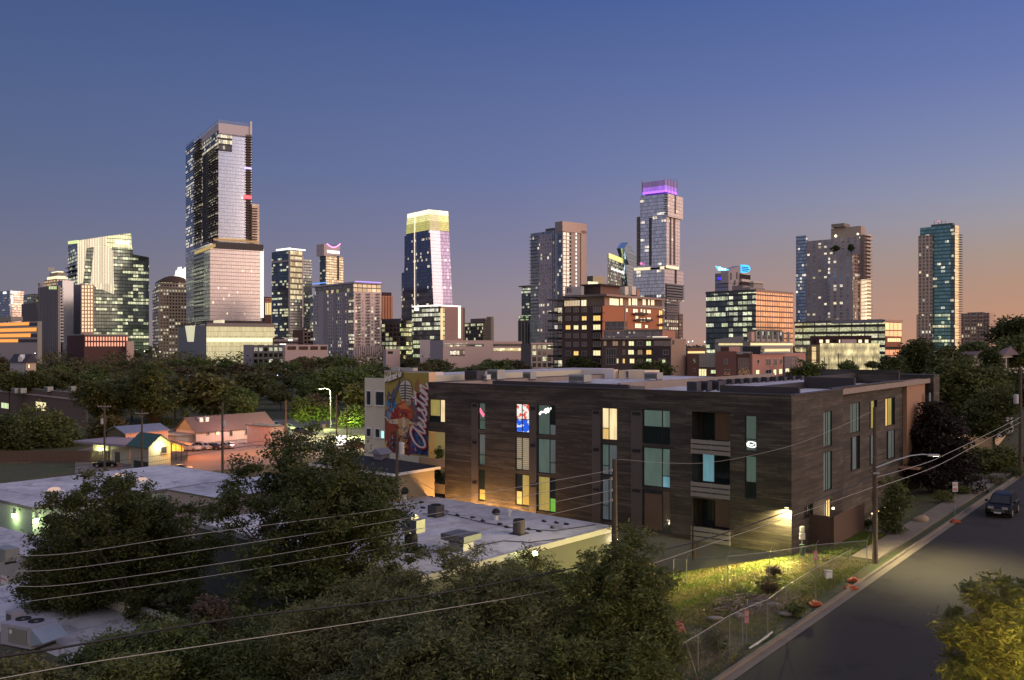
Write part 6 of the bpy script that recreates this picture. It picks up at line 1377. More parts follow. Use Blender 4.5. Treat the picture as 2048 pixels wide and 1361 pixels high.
for i in range(26): px = 343+i*1.25; mb.tube([lc(px, 906, 176.1), lc(px, 921, 176.1)], .025, 4)
mb.tube([lc(343,906,176.1), lc(375,905,176.1)], .04, 5); mb.build('railing', M['dmetal'], cn)
lamp('canopy_light', P(358, 896, 177.3), (1,.45,.06), 700, .2)
# long dark building at upper left with lit windows
h = Bld('motel_block', 'long low brown building with two glowing windows and rooftop units at the far left', 'building', 172, 265, 44)
h.blk('wall', -60, 172, 176, 788, None, plain('motel_wall', (.13,.095,.08), .85), None, plain('motel_roof', (.45,.42,.43), .8))
win(h, 'L', 2, 20, 806, 818, 6, 0, 3); win(h, 'L', 71, 92, 804, 822, 1, 0, 3)
h.rect('roof_edge', 'L', -60, 172, 786, 788.5, plain('motel_edge', (.42,.34,.34), .7), .4)
for px, py, w, lb in ((32,787,2.6,'grey rooftop unit, left of the pair on the long brown building'),(44,787,2.4,'grey rooftop unit, right of the pair on the long brown building'),(97,784,2.6,'single grey rooftop unit in the middle of the long brown building'),(145,783,1.8,'small grey rooftop unit at the right end of the long brown building')): unit('rooftop_unit', lb, px, py, 285, w, 1.8, 1.6, rm)
# ---------------------------------------------------------------- vehicles
def car(name, label, x, y, z, rz, body, kind='sedan', group=None):
    """front is local +x"""
    r_ = empty(name, (x, y, z), rz, label, {'pickup':'pickup truck','suv':'suv'}.get(kind, 'car'), group)
    L, W, H = dict(sedan=(4.6,1.8,1.42), suv=(4.6,1.86,1.75), pickup=(5.5,1.95,1.85))[kind]; a = L/2
    if kind == 'sedan':
        low_ = [(-a,.42),(-a+.03,.80),(-a+.25,.92),(-a+.9,.96),(a-1.35,.92),(a-.35,.78),(a-.02,.62),(a,.35),(a-.2,.24),(-a+.2,.24)]; cab = [(-a+.75,.95),(-a+1.5,H-.06),(-a+2.1,H),(a-2.0,H-.04),(a-1.15,.91)]
    elif kind == 'suv':
        low_ = [(-a,.45),(-a+.02,.95),(-a+.12,1.05),(a-1.2,1.03),(a-.45,.93),(a-.06,.74),(a,.42),(a-.18,.28),(-a+.18,.28)]; cab = [(-a+.08,1.04),(-a+.35,H-.07),(-a+.8,H),(a-2.15,H-.02),(a-1.75,H-.10),(a-1.05,1.02)]
    else:
        low_ = [(-a,.5),(-a+.02,1.12),(-a+2.0,1.14),(a-1.5,1.12),(a-.3,1.04),(a-.02,.85),(a,.5),(a-.15,.38),(-a+.15,.38)]; cab = [(-a+1.95,1.13),(-a+2.1,H-.05),(-a+2.4,H),(a-2.3,H-.02),(a-1.5,1.11)]
    def loft(pr, prof, name_, mat):
        bm_ = MB(); secs = []
        for yy, k, dz in prof: secs.append([(cx_+(x_-cx_)*k, yy, z_-dz) for x_, z_ in pr for cx_ in (0.,)])
        n = len(pr)
        for i in range(len(secs)-1):
            for j in range(n):
                j2 = (j+1) % n; bm_.face([secs[i][j], secs[i][j2], secs[i+1][j2], secs[i+1][j]])
        bm_.face(secs[0][::-1]); bm_.face(secs[-1]); return bm_.build(name_, mat, r_)
    w = W/2
    loft(low_, [(-w,.965,.03),(-w+.1,.992,.0),(-w+.4,1,0),(w-.4,1,0),(w-.1,.992,0),(w,.965,.03)], 'body', body)
    cw2 = w-.1
    mb = MB(); xt0, xt1 = min(p[0] for p in cab), max(p[0] for p in cab)
    base = [(x_, z_) for x_, z_ in cab]; n = len(base)
    def yw(z_): return cw2-(z_-base[0][1])*.22
    Lp = [(x_, -yw(z_), z_) for x_, z_ in base]; Rp = [(x_, yw(z_), z_) for x_, z_ in base]
    mb.face(Lp); mb.face(Rp[::-1])
    for j in range(n-1): mb.face([Lp[j], Rp[j], Rp[j+1], Lp[j+1]])
    mb.build('cabin', body, r_)
    gl = plain('car_glass', (.012,.014,.018), .08, .0)
    g_ = MB()
    def sc2(p, c_, k): return tuple(c_[i]+(p[i]-c_[i])*k for i in range(3))
    cen = Vector([sum(p[i] for p in Lp)/n for i in range(3)])
    for P_, o in ((Lp, -.012), (Rp, .012)):
        c_ = tuple(sum(p[i] for p in P_)/n for i in range(3)); q = [sc2(p, c_, .84) for p in P_]; q = [(p[0], p[1]+o, p[2]+.0) for p in q]; g_.face(q if o < 0 else q[::-1])
    for j in (0, n-2):
        q = [Lp[j], Rp[j], Rp[j+1], Lp[j+1]]; c_ = tuple(sum(p[i] for p in q)/4 for i in range(3)); o = -.015 if j == 0 else .015; g_.face([(sc2(p, c_, .86)[0]+o, sc2(p, c_, .86)[1], sc2(p, c_, .86)[2]+.01) for p in q])
    g_.build('window', gl, r_)
    if kind != 'sedan': MB().box(-a+.5 if kind == 'suv' else -a+2.3, a-2.3, -cw2+.28, -cw2+.32, H, H+.07).box(-a+.5 if kind == 'suv' else -a+2.3, a-2.3, cw2-.32, cw2-.28, H, H+.07).build('roof_rail', M['dmetal'], r_)
    for sx in (-a+.85, a-.9):
        for sy in (-1, 1):
            R_ = .34 if kind == 'sedan' else .37
            tb = MB(); tb.tube([(sx, sy*(w-.20), R_), (sx, sy*(w+.01), R_)], R_, 18); wh_ = tb.build('wheel', M['black'], r_)
            MB().tube([(sx, sy*(w+.011), R_), (sx, sy*(w+.03), R_)], R_*.6, 10).build('rim', M['metal'], wh_)
            MB().tube([(sx, sy*(w-.3), R_+.03), (sx, sy*(w-.19), R_+.03)], R_+.09, 16)
    for sy in (-1, 1):
        MB().box(a-.14, a+.0, sy*(w-.42)-.2, sy*(w-.42)+.2, .66 if kind == 'sedan' else .72, .80 if kind == 'sedan' else .9).build('headlight', plain('headlight_lens', (.55,.5,.45), .15, .3), r_)
        MB().box(-a-.012, -a+.08, sy*(w-.24)-.14, sy*(w-.24)+.14, .7, .92).build('taillight', plain('taillight_lens', (.35,.02,.02), .2), r_)
        MB().box(a-1.3, a-1.12, sy*(w+.1)-.09, sy*(w+.1)+.09, 1.0 if kind == 'sedan' else 1.12, 1.13 if kind == 'sedan' else 1.28).build('mirror', body, r_)
    gm_ = MB()
    for i in range(3): gm_.box(a-.02, a+.02, -.5, .5, .50+i*.09, .53+i*.09)
    gm_.build('grille', M['metal'], r_)
    MB().box(a+.0, a+.025, -.26, .26, .38, .49).build('number_plate', M['white'], r_)
    return r_
def paintm(name, c, m_=.3):
    if name == 'black_paint':
        if name not in _mc: t = NT(name); t.bsdf((.003,.003,.004), .3, 0., spec=.2); _mc[name] = t.mat
        return _mc[name]
    return plain(name, c, .3 if c[0] > .1 else .4, m_, var=.04)
def gnd(px, py, z=-10.12): D = (CAMZ-z)*F/(py-HY); return ((px-CX)/F*D, D, z)
hb = math.atan2(BY, BX)
car('suv', 'black SUV parked facing us at the kerb on the street, right side', *(lambda q: (q[0], q[1], -.045))(xy(-2.6, 49.)), hb+math.pi, paintm('black_paint', (.005,.005,.007), .0), 'suv')
for px, py, k, c, a, lb in ((379,902,'pickup',(.62,.6,.58),-.35,'white pickup truck, leftmost of the cars in front of the long pink house'),
    (404,900,'suv',(.55,.54,.53),-.3,'white SUV, second car from the left in front of the long pink house'),
    (427,899,'sedan',(.05,.03,.03),-.3,'dark sedan with reddish tail, third car in front of the long pink house'),
    (452,897,'sedan',(.35,.36,.38),-.3,'silver sedan beside the wooden pole, rightmost in front of the long pink house')):
    car('parked_car', lb, *gnd(px, py), a, paintm('paint_%d' % px, c), k)
for px, D, k, c, a, lb in ((548,262,'suv',(.6,.6,.6),-.55,'white SUV farthest left on the lane behind the pink house'),(574,255,'suv',(.5,.52,.5),-.5,'white SUV in the middle of the lane behind the pink house'),(600,247,'sedan',(.03,.035,.04),-.5,'dark car, front one of two on the lane by the lit bushes'),(617,240,'sedan',(.02,.02,.025),-.5,'black car nearest the lit bushes on the lane')):
    car('parked_car', lb, (px-CX)/F*D, D, -10.08, a, paintm('paint_%d' % px, c), k)
car('parked_car', 'black sedan parked in front of the flat roofed cream shop', *gnd(212, 934), .15, paintm('black_paint', (.005,.005,.007), .0), 'sedan')
car('parked_car', 'silver sedan with lit tail parked in the near corner of the orange lit lot', *gnd(362, 944), .35, paintm('silver_paint', (.30,.31,.34), .5), 'sedan')
car('parked_car', 'dark red car half hidden behind the lit white sign', *gnd(712, 896), .2, paintm('dark_red', (.09,.02,.02), .3), 'sedan')
# lit white sign
sg = empty('lit_sign', gnd(683, 893), 0, 'glowing white rectangular sign box on posts at the street corner', 'sign')
MB().box(-1.2, 1.15, -.2, .2, .3, 2.6).build('face', glow('sign_face', (.85,.95,1), 1.25, .15), sg); MB().box(1.16, 1.35, -.22, .22, 0, 2.6).box(-1.3, -1.21, -.22, .22, 0, 2.6).build('post', M['dmetal'], sg)
# street lamps and signals in the left scene
def slamp(px, pyb, D, H, arm, lb, lit=None):
    z = CAMZ-(pyb-HY)/F*D; r_ = empty('street_lamp', ((px-CX)/F*D, D, z), 0, lb, 'street lamp')
    MB().tube([(0,0,0),(0,0,H*.92),(arm*.12,0,H*.98),(arm*.5,0,H*1.02),(arm,0,H)], [.14,.10,.09,.07,.05], 8).build('pole', M['metal'], r_)
    MB().box(min(arm, arm*1.2), max(arm, arm*1.2), -.15, .15, H-.08, H+.06).build('lamp_head', M['metal'], r_)
    MB().box(min(arm*1.03, arm*1.16), max(arm*1.03, arm*1.16), -.1, .1, H-.11, H-.082).build('lamp_lens', glow('street_lens', (1,.98,.8), 2.5), r_)
slamp(661, 860, 232, 10.5, -2.4, 'tall grey street lamp with a curved arm beside the green lit bushes')
slamp(368, 800, 330, 9, 1.8, 'small distant street lamp arm against the dark trees on the left')
pl = empty('traffic_signal', gnd(648, 893), 0, 'slim pole with a round sign beside the lane, left of the lit white sign', 'traffic signal'); MB().cyl(0, 0, 0, 4.6, .07, 8).build('pole', M['metal'], pl); MB().tube([(0,-.1,4.9),(0,.02,4.9)], .42, 14).build('sign_disc', M['metal'], pl)
def pole(name, label, px, pt, pb_, D, r0=.16, arms=1, tr=None, lean=0., zb=None):
    zb_ = CAMZ-(pb_-HY)/F*D if zb is None else zb; zt_ = CAMZ-(pt-HY)/F*D; H = zt_-zb_
    r_ = empty(name, ((px-CX)/F*D, D, zb_), 0, label, 'utility pole')
    MB().tube([(0,0,-.6),(lean*.5,0,H*.5),(lean,0,H)], [r0*1.15,r0,r0*.8], 10).build('pole', M['wood'], r_)
    if arms:
        x_ = lean; c_ = MB().box(x_-1.2, x_+1.2, -.16, -.04, H-.75, H-.62).build('crossarm', plain('weathered_wood', (.30,.25,.22), .8), r_)
        MB().tube([(x_-.65,-.1,H-.72),(x_,-.12,H-1.4)], .03, 4).tube([(x_+.65,-.1,H-.72),(x_,-.12,H-1.4)], .03, 4).build('brace', M['metal'], r_)
        for dx in (-1.1,-.6,.6,1.1): MB().lathe([(.05,0),(.07,.06),(.04,.12),(.06,.16),(.01,.2)], x_+dx, -.1, 8, 0, H-.62).build('insulator', plain('porcelain', (.4,.36,.34), .3), c_)
    if tr: MB().lathe([(.01,-.55),(.24,-.5),(.24,.4),(.2,.48),(.01,.5)], lean+tr, -.05, 12, 0, H*.72).build('transformer', plain('transformer_grey', (.5,.5,.5), .5, .2), r_)
    return r_
pole('utility_pole', 'wooden utility pole with crossarm and pale transformer in front of the dark trees, far left', 209, 806, 938, 160, .17, 1, -.42)
pole('utility_pole', 'wooden utility pole with crossarm rising in front of the green roofed building', 284, 820, 938, 166, .17)
pole('utility_pole', 'grey pole with meter lights standing before the right part of the long pink house', 445, 806, 955, 150, .2, 0, .3)
pole('utility_pole', 'plain brown pole at the right end of the long pink house', 572, 800, 885, 210, .18, 0)
pole('utility_pole', 'brown wooden pole right of the tall curved street lamp', 673, 790, 868, 222, .18, 0)
pole('utility_pole', 'thin dark pole behind the lit white sign', 694, 810, 893, 200, .12, 0)
pole('utility_pole', 'reddish wooden pole with a pale transformer in front of the painted mural', 794, 862, 985, 74, .12, 0, .38)
pole('utility_pole', 'thick wooden pole with four insulated wires in front of the timber facade', 1229, 919, 1180, 52, .17, 0)
P3 = pole('utility_pole', 'tall brown wooden pole with a curved street lamp arm beside the street', 1750, 815, 1125, 57.9, .15, 0, zb=0)
pole('utility_pole', 'wooden pole with crossarm lamp and transformer at the right edge among the trees', 2041, 735, 960, 96, .17, 0, -.5)
for px, pt, D in ((1636,710,330),(1650,716,325),(1658,717,320),(1676,708,335),(1707,715,322),(1746,713,318),(1752,730,310)):
    pass
gp0 = None
for k, (px, pt, D) in enumerate([(1636,708,330),(1649,714,325),(1658,716,320),(1677,706,335),(1706,714,322),(1746,713,318)]):
    pole('utility_pole', 'thin dark pole before the yellow lit mesh garage, %s from the left' % ('first','second','third','fourth','fifth','sixth')[k], px, pt, 765, D, .16, 1 if k == 3 else 0)['group'] = 'thin poles before the mesh garage'
# lamp arm on P3
za = lambda py: CAMZ-(py-HY)/F*57.9
arm = MB().tube([(0,-.15,za(935)),(1.2,-.15,za(921)),(2.2,-.15,za(911.5)),(3.0,-.15,za(908.5)),(3.4,-.15,za(910))], [.045,.045,.04,.035,.03], 8).build('lamp_arm', plain('arm_metal', (.5,.5,.48), .4, .5), P3)
MB().box(3.3, 4.05, -.3, 0, za(912), za(908.5)).build('lamp_head', plain('arm_metal', (.5,.5,.48), .4, .5), arm)
for i in range(4): MB().box(3.62+i*.1, 3.67+i*.1, -.28, -.22, za(912)-.02, za(912)-.002).build('led', glow('led_white', (1,.95,.7), 6.), arm)
MB().box(-.2, .2, -.25, .2, za(948), za(944)).build('clamp', M['metal'], P3)
lamp('street_lamp_light', (P3.location.x+3.7, P3.location.y-.2, za(914)-.1), (1,.84,.42), 6500, .15, 125, (.12,-.22,-1), .9)
# ---------------------------------------------------------------- wires
def wire(name, label, pts, D0, D1, r, mat, group=None):
    n = len(pts); q = []
    # smooth through the points (Catmull-Rom) and depth by straight line in plan
    P_ = [pts[0]]+pts+[pts[-1]]
    for i in range(1, len(P_)-2):
        for k in range(8):
            t_ = k/8; a = [P_[i+j-1] for j in range(4)]
            q.append(tuple(.5*((2*a[1][c])+(-a[0][c]+a[2][c])*t_+(2*a[0][c]-5*a[1][c]+4*a[2][c]-a[3][c])*t_*t_+(-a[0][c]+3*a[1][c]-3*a[2][c]+a[3][c])*t_**3) for c in (0, 1)))
    q.append(pts[-1]); xa, xb_ = pts[0][0], pts[-1][0]; out = []
    for px, py in q:
        f_ = (px-xa)/(xb_-xa); D = 1/((1-f_)/D0+f_/D1); out.append(P(px, py, D))
    o = MB().tube(out, r, 5).build(name, mat); return tag(o, label, 'wire', group)
wg = plain('wire_grey', (.42,.40,.38), .5, .3); wk = plain('wire_black', (.012,.012,.012), .6)
wire('power_line', 'thick black cable crossing the bottom left foreground up to the street lamp pole', [(-60,1322),(120,1296),(460,1238),(820,1196),(1100,1146),(1380,1087),(1583,1020),(1746,955)], 21, 57.7, .034, wk)
wire('power_line', 'pale cable lowest in the foreground, rising right to the street lamp pole', [(-60,1369),(170,1327),(460,1284),(840,1226),(1180,1164),(1480,1068),(1746,975)], 21, 57.7, .012, wg)
wire('power_line', 'pale cable leaving the street lamp pole to the right, upper of two', [(1753,955),(1850,927),(1900,905),(1950,881),(2041,835)], 57.7, 96, .02, wg)
wire('power_line', 'pale cable leaving the street lamp pole to the right, lower of two', [(1753,976),(1850,942),(1900,919),(1950,892),(2041,845)], 57.7, 96, .02, wg)
for k, pts in enumerate([[(30,1112),(150,1106),(400,1068),(800,1015),(1224,941)], [(30,1143),(150,1136),(500,1086),(850,1031),(1224,958)], [(30,1173),(150,1168),(500,1118),(850,1056),(1224,981)], [(50,1204),(330,1166),(600,1124),(900,1073),(1224,1001)]]):
    wire('power_line', 'pale wire across the big dark trees, %s of the four strung from the thick pole' % ('topmost','second','third','lowest')[k], pts, 42, 51.8, .014, wg, 'four wires from the thick pole')
    x, y, z = P(1223, pts[-1][1], 51.8); i_ = MB().lathe([(.04,0),(.09,.04),(.05,.09),(.09,.13),(.04,.18)], 0, 0, 8).build('insulator', plain('porcelain', (.4,.36,.34), .3)); i_.parent = bpy.data.objects.get('utility_pole.007'); i_.location = Vector((x, y, z-.09))-i_.parent.location
wire('power_line', 'thin wire sagging across the timber facade between the two wooden poles', [(1235,919),(1400,927),(1560,898),(1660,862),(1747,822)], 52, 57.7, .010, wg)
wire('power_line', 'thin dark wire across the lot from the crossarm poles to the right', [(209,812),(284,826),(445,812),(572,806),(673,796)], 160, 222, .03, wk)
wire('power_line', 'thin dark wire low over the orange lit lot, upper one', [(130,935),(300,914),(500,885),(770,868)], 150, 190, .03, wk)
wire('power_line', 'thin dark wire low over the orange lit lot, lower one', [(130,950),(300,925),(500,893),(770,880)], 150, 190, .03, wk)
wire('power_line', 'thin guy wire hanging from the transformer pole before the mural', [(796,905),(810,940),(840,965),(880,985)], 73.8, 70, .01, wk)
# ---------------------------------------------------------------- street side objects
def post(px, pt, pb_, r=.03, bent=True):
    x, y, z = G(px, pb_); H = (pb_-pt)/F*y; return x, y, z, H
def fence(name, label, posts, rail_, mat):
    r_ = empty(name, (0,0,0), 0, label, 'fence'); tops = []
    x0, y0, z0, _ = post(*posts[0]); r_.location = (x0, y0, z0)
    for px, pt, pb_ in posts:
        x, y, z, H = post(px, pt, pb_); l = (x-x0, y-y0, z-z0); m = MB().tube([(l[0],l[1],l[2]-.3),(l[0],l[1],l[2]+H*.84)], .028, 6)
        m.tube([(l[0],l[1],l[2]+H*.84),(l[0]+.14,l[1]-.05,l[2]+H)], .018, 5); m.build('post', mat, r_); tops.append((l[0], l[1], l[2]+H*.84, l[2]))
    m = MB().tube([t_[:3] for t_ in tops], .02, 6); m.build('rail', mat, r_)
    m = MB()
    for a, c_ in zip(tops, tops[1:]):
        Ls = math.hypot(c_[0]-a[0], c_[1]-a[1]); m.face([(a[0],a[1],a[3]),(c_[0],c_[1],c_[3]),(c_[0],c_[1],c_[2]),(a[0],a[1],a[2])], [(0,0),(Ls,0),(Ls,c_[2]-c_[3]),(0,a[2]-a[3])])
    m.build('chain_link', CL, r_); return r_
t = NT('chain_link'); sp = t.n('ShaderNodeSeparateXYZ'); t.l(t.uv(), sp.inputs[0])
d1 = t.m('LESS_THAN', t.m('FRACT', t.m('DIVIDE', t.m('ADD', sp.outputs[0], sp.outputs[1]), .11)), .07); d2 = t.m('LESS_THAN', t.m('FRACT', t.m('DIVIDE', t.m('SUBTRACT', t.m('ADD', sp.outputs[0], 50.), sp.outputs[1]), .11)), .07)
bs = t.n('ShaderNodeBsdfPrincipled'); bs.inputs['Base Color'].default_value = (.3,.3,.3,1); bs.inputs['Metallic'].default_value = .6; tr = t.n('ShaderNodeBsdfTransparent'); mx = t.n('ShaderNodeMixShader')
t.l(t.m('MAXIMUM', d1, d2), mx.inputs[0]); t.l(tr.outputs[0], mx.inputs[1]); t.l(bs.outputs[0], mx.inputs[2]); t.l(mx.outputs[0], t.out.inputs[0]); CL = t.mat
fm = plain('fence_steel', (.28,.28,.27), .5, .5)
fence('chain_link_fence', 'rear chain link fence line with bent topped posts below the wall lamp', [(1347,1112,1168),(1373,1109,1167),(1455,1103,1170),(1539,1097,1157),(1632,1082,1142),(1734,1072,1140)], 1, fm)
fence('chain_link_fence', 'nearer broken chain link fence running down along the kerb to the bottom edge', [(1700,1096,1130),(1664,1117,1144),(1620,1140,1170),(1572,1165,1215),(1535,1186,1272),(1485,1206,1297),(1459,1219,1307),(1396,1258,1345),(1331,1296,1375)], 1, fm)
def sign(name, label, px, pt, pb_, w, h_, mat, txt=None, tm=None, base=None, tilt=0.):
    x, y, z = G(px, pb_); H = (pb_-pt)/F*y; r_ = empty(name, (x, y, z), 0, label, 'sign'); r_.rotation_euler = (0, tilt, 0)
    MB().tube([(0,0,-.1),(0,0,H)], .022, 6).build('post', fm, r_)
    o = MB().box(-w/2, w/2, -.04, -.025, H-h_, H).build('plate', mat, r_)
    if txt:
        ls = txt.split('|')
        for i, l_ in enumerate(ls): textmesh('lettering', l_, (-w*.4, -.042, H-h_*(i+.85)/len(ls)), (math.pi/2,0,0), w*.8, h_*.6/len(ls), tm, o, .004)
    if base:
        b_ = MB(); b_.box(-.34, .34, -.3, .3, 0, .09).prism([(-.26,-.24,.09),(.26,-.24,.09),(.12,-.24,.2),(-.12,-.24,.2)], (0,.48,0)); b_.build('base', M['orange'], r_)
    return r_
swt, srd = plain('sign_white', (.7,.68,.62), .5, var=.04), plain('sign_red', (.6,.05,.06), .6)
sign('street_sign', 'thin post with a white parking sign on an orange base on the sidewalk', 1910, 966, 1046, .42, .75, swt, 'NO|PARKING', srd, True)
sign('temporary_sign', 'thin post with a narrow red and white sign on orange base at the dirt verge', 1631, 1103, 1211, .22, .5, plain('sign_pink', (.62,.2,.2), .5), 'NO', swt, True)
sign('notice_sign', 'small red and white notice fixed to the twin fence posts near the kerb', 1493, 1222, 1290, .22, .62, plain('sign_pink', (.62,.2,.2), .5), 'KEEP|OUT', swt)
sign('leaning_sign', 'leaning pole with a pink sign at the bottom of the dirt lot', 1394, 1238, 1356, .3, .55, plain('sign_pink', (.62,.2,.2), .5), None, None, False, -.32)
for px, py, lb in ((1708,1164,'orange plastic sign base lying on the dirt, the upper of two near the kerb'), (1702,1179,'orange plastic sign base lying flat, the lower of two near the kerb')):
    x, y, z = G(px, py); r_ = empty('sign_base', (x, y, z), random.uniform(-.6,.6), lb, 'sign base'); MB().box(-.36, .36, -.22, .22, .0, .09).prism([(-.2,-.2,.09),(.2,-.2,.09),(.1,-.2,.2),(-.1,-.2,.2)], (0,.4,0)).build('block', M['orange'], r_)
x, y, z = G(1604, 1116); r_ = empty('waste_station', (x, y, z), -.1, 'pet waste station, post with two white boxes above a dark green bin', 'waste station')
MB().tube([(0,0,0),(0,0,2.05)], .03, 6).build('post', M['metal'], r_); MB().box(-.14,.14,-.09,-.03,1.65,2.02).build('notice', swt, r_); MB().box(-.17,.17,-.16,-.03,1.18,1.6).build('bag_box', swt, r_); MB().cyl(0, -.16, .15, .85, .17, 12, r2=.2).build('bin', plain('bin_green', (.03,.06,.05), .5), r_)
x, y, z = G(1656, 1158); r_ = empty('utility_box', (x, y, z), .2, 'small pale utility box standing alone on the dirt by the fence', 'utility box'); MB().box(-.2,.2,-.15,.15,0,.42).build('body', swt, r_); MB().box(-.22,.22,-.17,.17,.422,.48).build('lid', plain('lid_grey', (.4,.4,.36), .6), r_)
# privacy fence
pf = Bld('privacy_fence', 'tall dark brown board fence enclosing the corner patio below the timber building', 'fence', 1667, 61.9, 37.75, zb=-.1)
fw = plain('fence_board', (.11,.065,.045), .8, var=.35, scale=4)
px0, py1 = pf.lx(1607), pf.ly(1727); hz = pf.z(1034)
mb = MB(); n = int(-px0/.15)
for i in range(n): mb.box(px0+i*.15+.006, px0+(i+1)*.15-.004, -.02, .0, .03, hz+random.uniform(-.01,.01))
mb.build('front_panel', fw, pf.root)
mb = MB(); n = int(py1/.15)
for i in range(n): mb.box(-.0, .02, i*.15+.006+.03, (i+1)*.15-.004+.03, .03, hz+random.uniform(-.01,.01))
mb.build('side_panel', fw, pf.root)
MB().box(px0, -.03, .02, .06, .3, .4).box(px0, -.03, .02, .06, hz-.3, hz-.2).box(-.06, -.002, .05, py1, .3, .4).build('rail', fw, pf.root)
for q in ((-.05,-.05),(px0-.04,-.05),(-.05,py1)): MB().box(q[0], q[0]+.1, q[1], q[1]+.1, 0, hz+.04).build('post', fw, pf.root)
lamp('patio_light', pf.w(px0+1.2, 3.4, hz-.3), (1,.7,.4), 45, .08)
MB().box(px0+.9, px0+1.02, 3.3, 3.42, hz-.1, hz+.04).build('patio_lamp', glow('patio_glow', (1,.8,.5), 6.), pf.root)
# path lights, boulder
for k, (px, py) in enumerate(((1744,1037),(1757,1031),(1770,1024),(1790,1017),(1802,1007))):
    x, y, z = G(px, py); r_ = empty('path_light', (x, y, z), 0, 'small glowing garden light by the entry path, %s from the street end' % ('first','second','third','fourth','fifth')[k], 'garden light', 'garden lights by the entry path')
    MB().tube([(0,0,-.1),(0,0,.4)], .02, 5).build('stake', M['dmetal'], r_); MB().lathe([(.14,0),(.1,.05),(.01,.09)], 0, 0, 10, 0, .4).build('hood', M['dmetal'], r_); MB().cyl(0, 0, .33, .395, .05, 8).build('bulb', glow('bulb_amber', (1,.65,.3), 9.), r_)
    lamp('path_light_lamp', (x, y-.15, z+.28), (1,.62,.32), 14, .04)
def rock(name, label, px, py, s_, mat, cat='boulder'):
    x, y, z = G(px, py); bm_v = []; rn = random.Random(px)
    mb = MB(); n, m_ = 12, 7
    for i in range(m_+1):
        a = math.pi*i/m_
        for j in range(n):
            b_ = 2*math.pi*j/n; q = Vector((math.sin(a)*math.cos(b_), math.sin(a)*math.sin(b_), math.cos(a))); k = 1+.13*math.sin(3*q.x+px)+.12*math.cos(4*q.y+2*q.z)+rn.uniform(-.04,.04); mb.v.append((q.x*s_[0]*k, q.y*s_[1]*k, q.z*s_[2]*k+s_[2]*.55))
    for i in range(m_):
        for j in range(n): mb.f.append((i*n+j, i*n+(j+1)%n, (i+1)*n+(j+1)%n, (i+1)*n+j)[::-1]); mb.uv += [(0,0)]*4; mb.m.append(0)
    o = mb.build(name, mat, None, True); o.location = (x, y, z); return tag(o, label, cat)
rock('boulder', 'rounded tan boulder in the planting bed by the sidewalk', 1841, 1046, (.6,.45,.36), plain('boulder_tan', (.36,.27,.19), .9, var=.3, scale=2))
for k, (px, py) in enumerate(((1520,1205),(1508,1213),(1545,1214),(1478,1235),(1570,1232),(1430,1242))): rock('loose_rock', 'small pale rock on the rubble heap in the dirt lot', px, py, (.28+.06*(k%3),.22,.14), plain('rock_grey', (.25,.22,.19), .95, var=.3, scale=3), 'rock')['group'] = 'loose rocks in the dirt lot'
mb = MB(); rn = random.Random(3)
for i in range(90):
    x, y, z = G(1500+rn.gauss(0,42), 1212+rn.gauss(0,14)); a = rn.uniform(0,3.14); l = rn.uniform(.15,.6)
    mb.tube([(x-l*math.cos(a), y-l*math.sin(a), z+rn.uniform(.02,.2)), (x+l*math.cos(a), y+l*math.sin(a), z+rn.uniform(.02,.3))], rn.uniform(.015,.04), 4)
tag(mb.build('rubble', plain('rubble_brown', (.22,.17,.13), .9, var=.4)), 'heap of broken sticks and rubble in the dirt lot', kind='stuff')
for k, (px, py, a) in enumerate(((1528,1282,.95),(1518,1290,.9))):
    x, y, z = G(px, py); tag(MB().tube([(x-1.1*math.cos(a), y-1.1*math.sin(a), z+.08), (x+1.1*math.cos(a), y+1.1*math.sin(a), z+.1)], .045, 6).build('plank', plain('pale_plank', (.5,.48,.46), .7)), 'pale plank lying by the kerb, %s of two' % ('upper','lower')[k], 'plank')
# ---------------------------------------------------------------- houses on the right hill
h = Bld('hill_house', 'white porch house with arched openings and a brown hip roof on the right hillside', 'house', 1996, 150, 37.75, zb=3)
x0, y1 = h.lx(1988), h.ly(2070); ze = h.z(711)
MB().box(x0, 0, 0, y1, 0, h.z(740)).box(x0, 0, 0, y1, ze-.5, ze).build('wall', plain('porch_white', (.60,.55,.55), .8), h.root)
for px in (1996, 2012, 2034, 2056): y_ = h.ly(px); MB().box(-.5, 0, y_-.0, y_+.55, h.z(740), ze-.5).build('column', plain('porch_white', (.60,.55,.55), .8), h.root)
MB().box(x0, -1.5, .8, y1, h.z(740), ze-.5).build('back_wall', plain('porch_dark', (.06,.05,.05), .8), h.root)
mb = MB(); a = (x0-1, -1); mb.face([(x0-1,-1,ze),(1,-1,ze),(x0/2,y1*.35,ze+1.5)]); mb.face([(1,-1,ze),(1,y1+1,ze),(x0/2,y1*.65,ze+1.5),(x0/2,y1*.35,ze+1.5)]); mb.face([(x0-1,y1+1,ze),(x0-1,-1,ze),(x0/2,y1*.35,ze+1.5),(x0/2,y1*.65,ze+1.5)]); mb.build('roof', plain('brown_shingle', (.13,.085,.085), .9, var=.2, scale=1), h.root)
h = Bld('hill_house', 'brown roofed house half hidden by trees left of the white porch house', 'house', 1945, 190, 35, zb=-2)
h.blk('wall', 1925, 1945, 1992, 709, None, plain('house_tan', (.22,.19,.18), .8)); x0,x1,y0,y1,z0,z1 = h.last
gable(h, x0, x1, y0, y1, z1, z1+1.5, 'x', plain('brown_shingle', (.13,.085,.085), .9, var=.2, scale=1), .8, gm=plain('house_tan', (.22,.19,.18), .8)); win(h, 'R', 1955, 1962, 708, 720, 3)
h = Bld('white_roof_shed', 'low building with a pale lilac sloping roof glimpsed behind trees at the right edge', 'building', 1990, 112, 37.75, zb=-1)
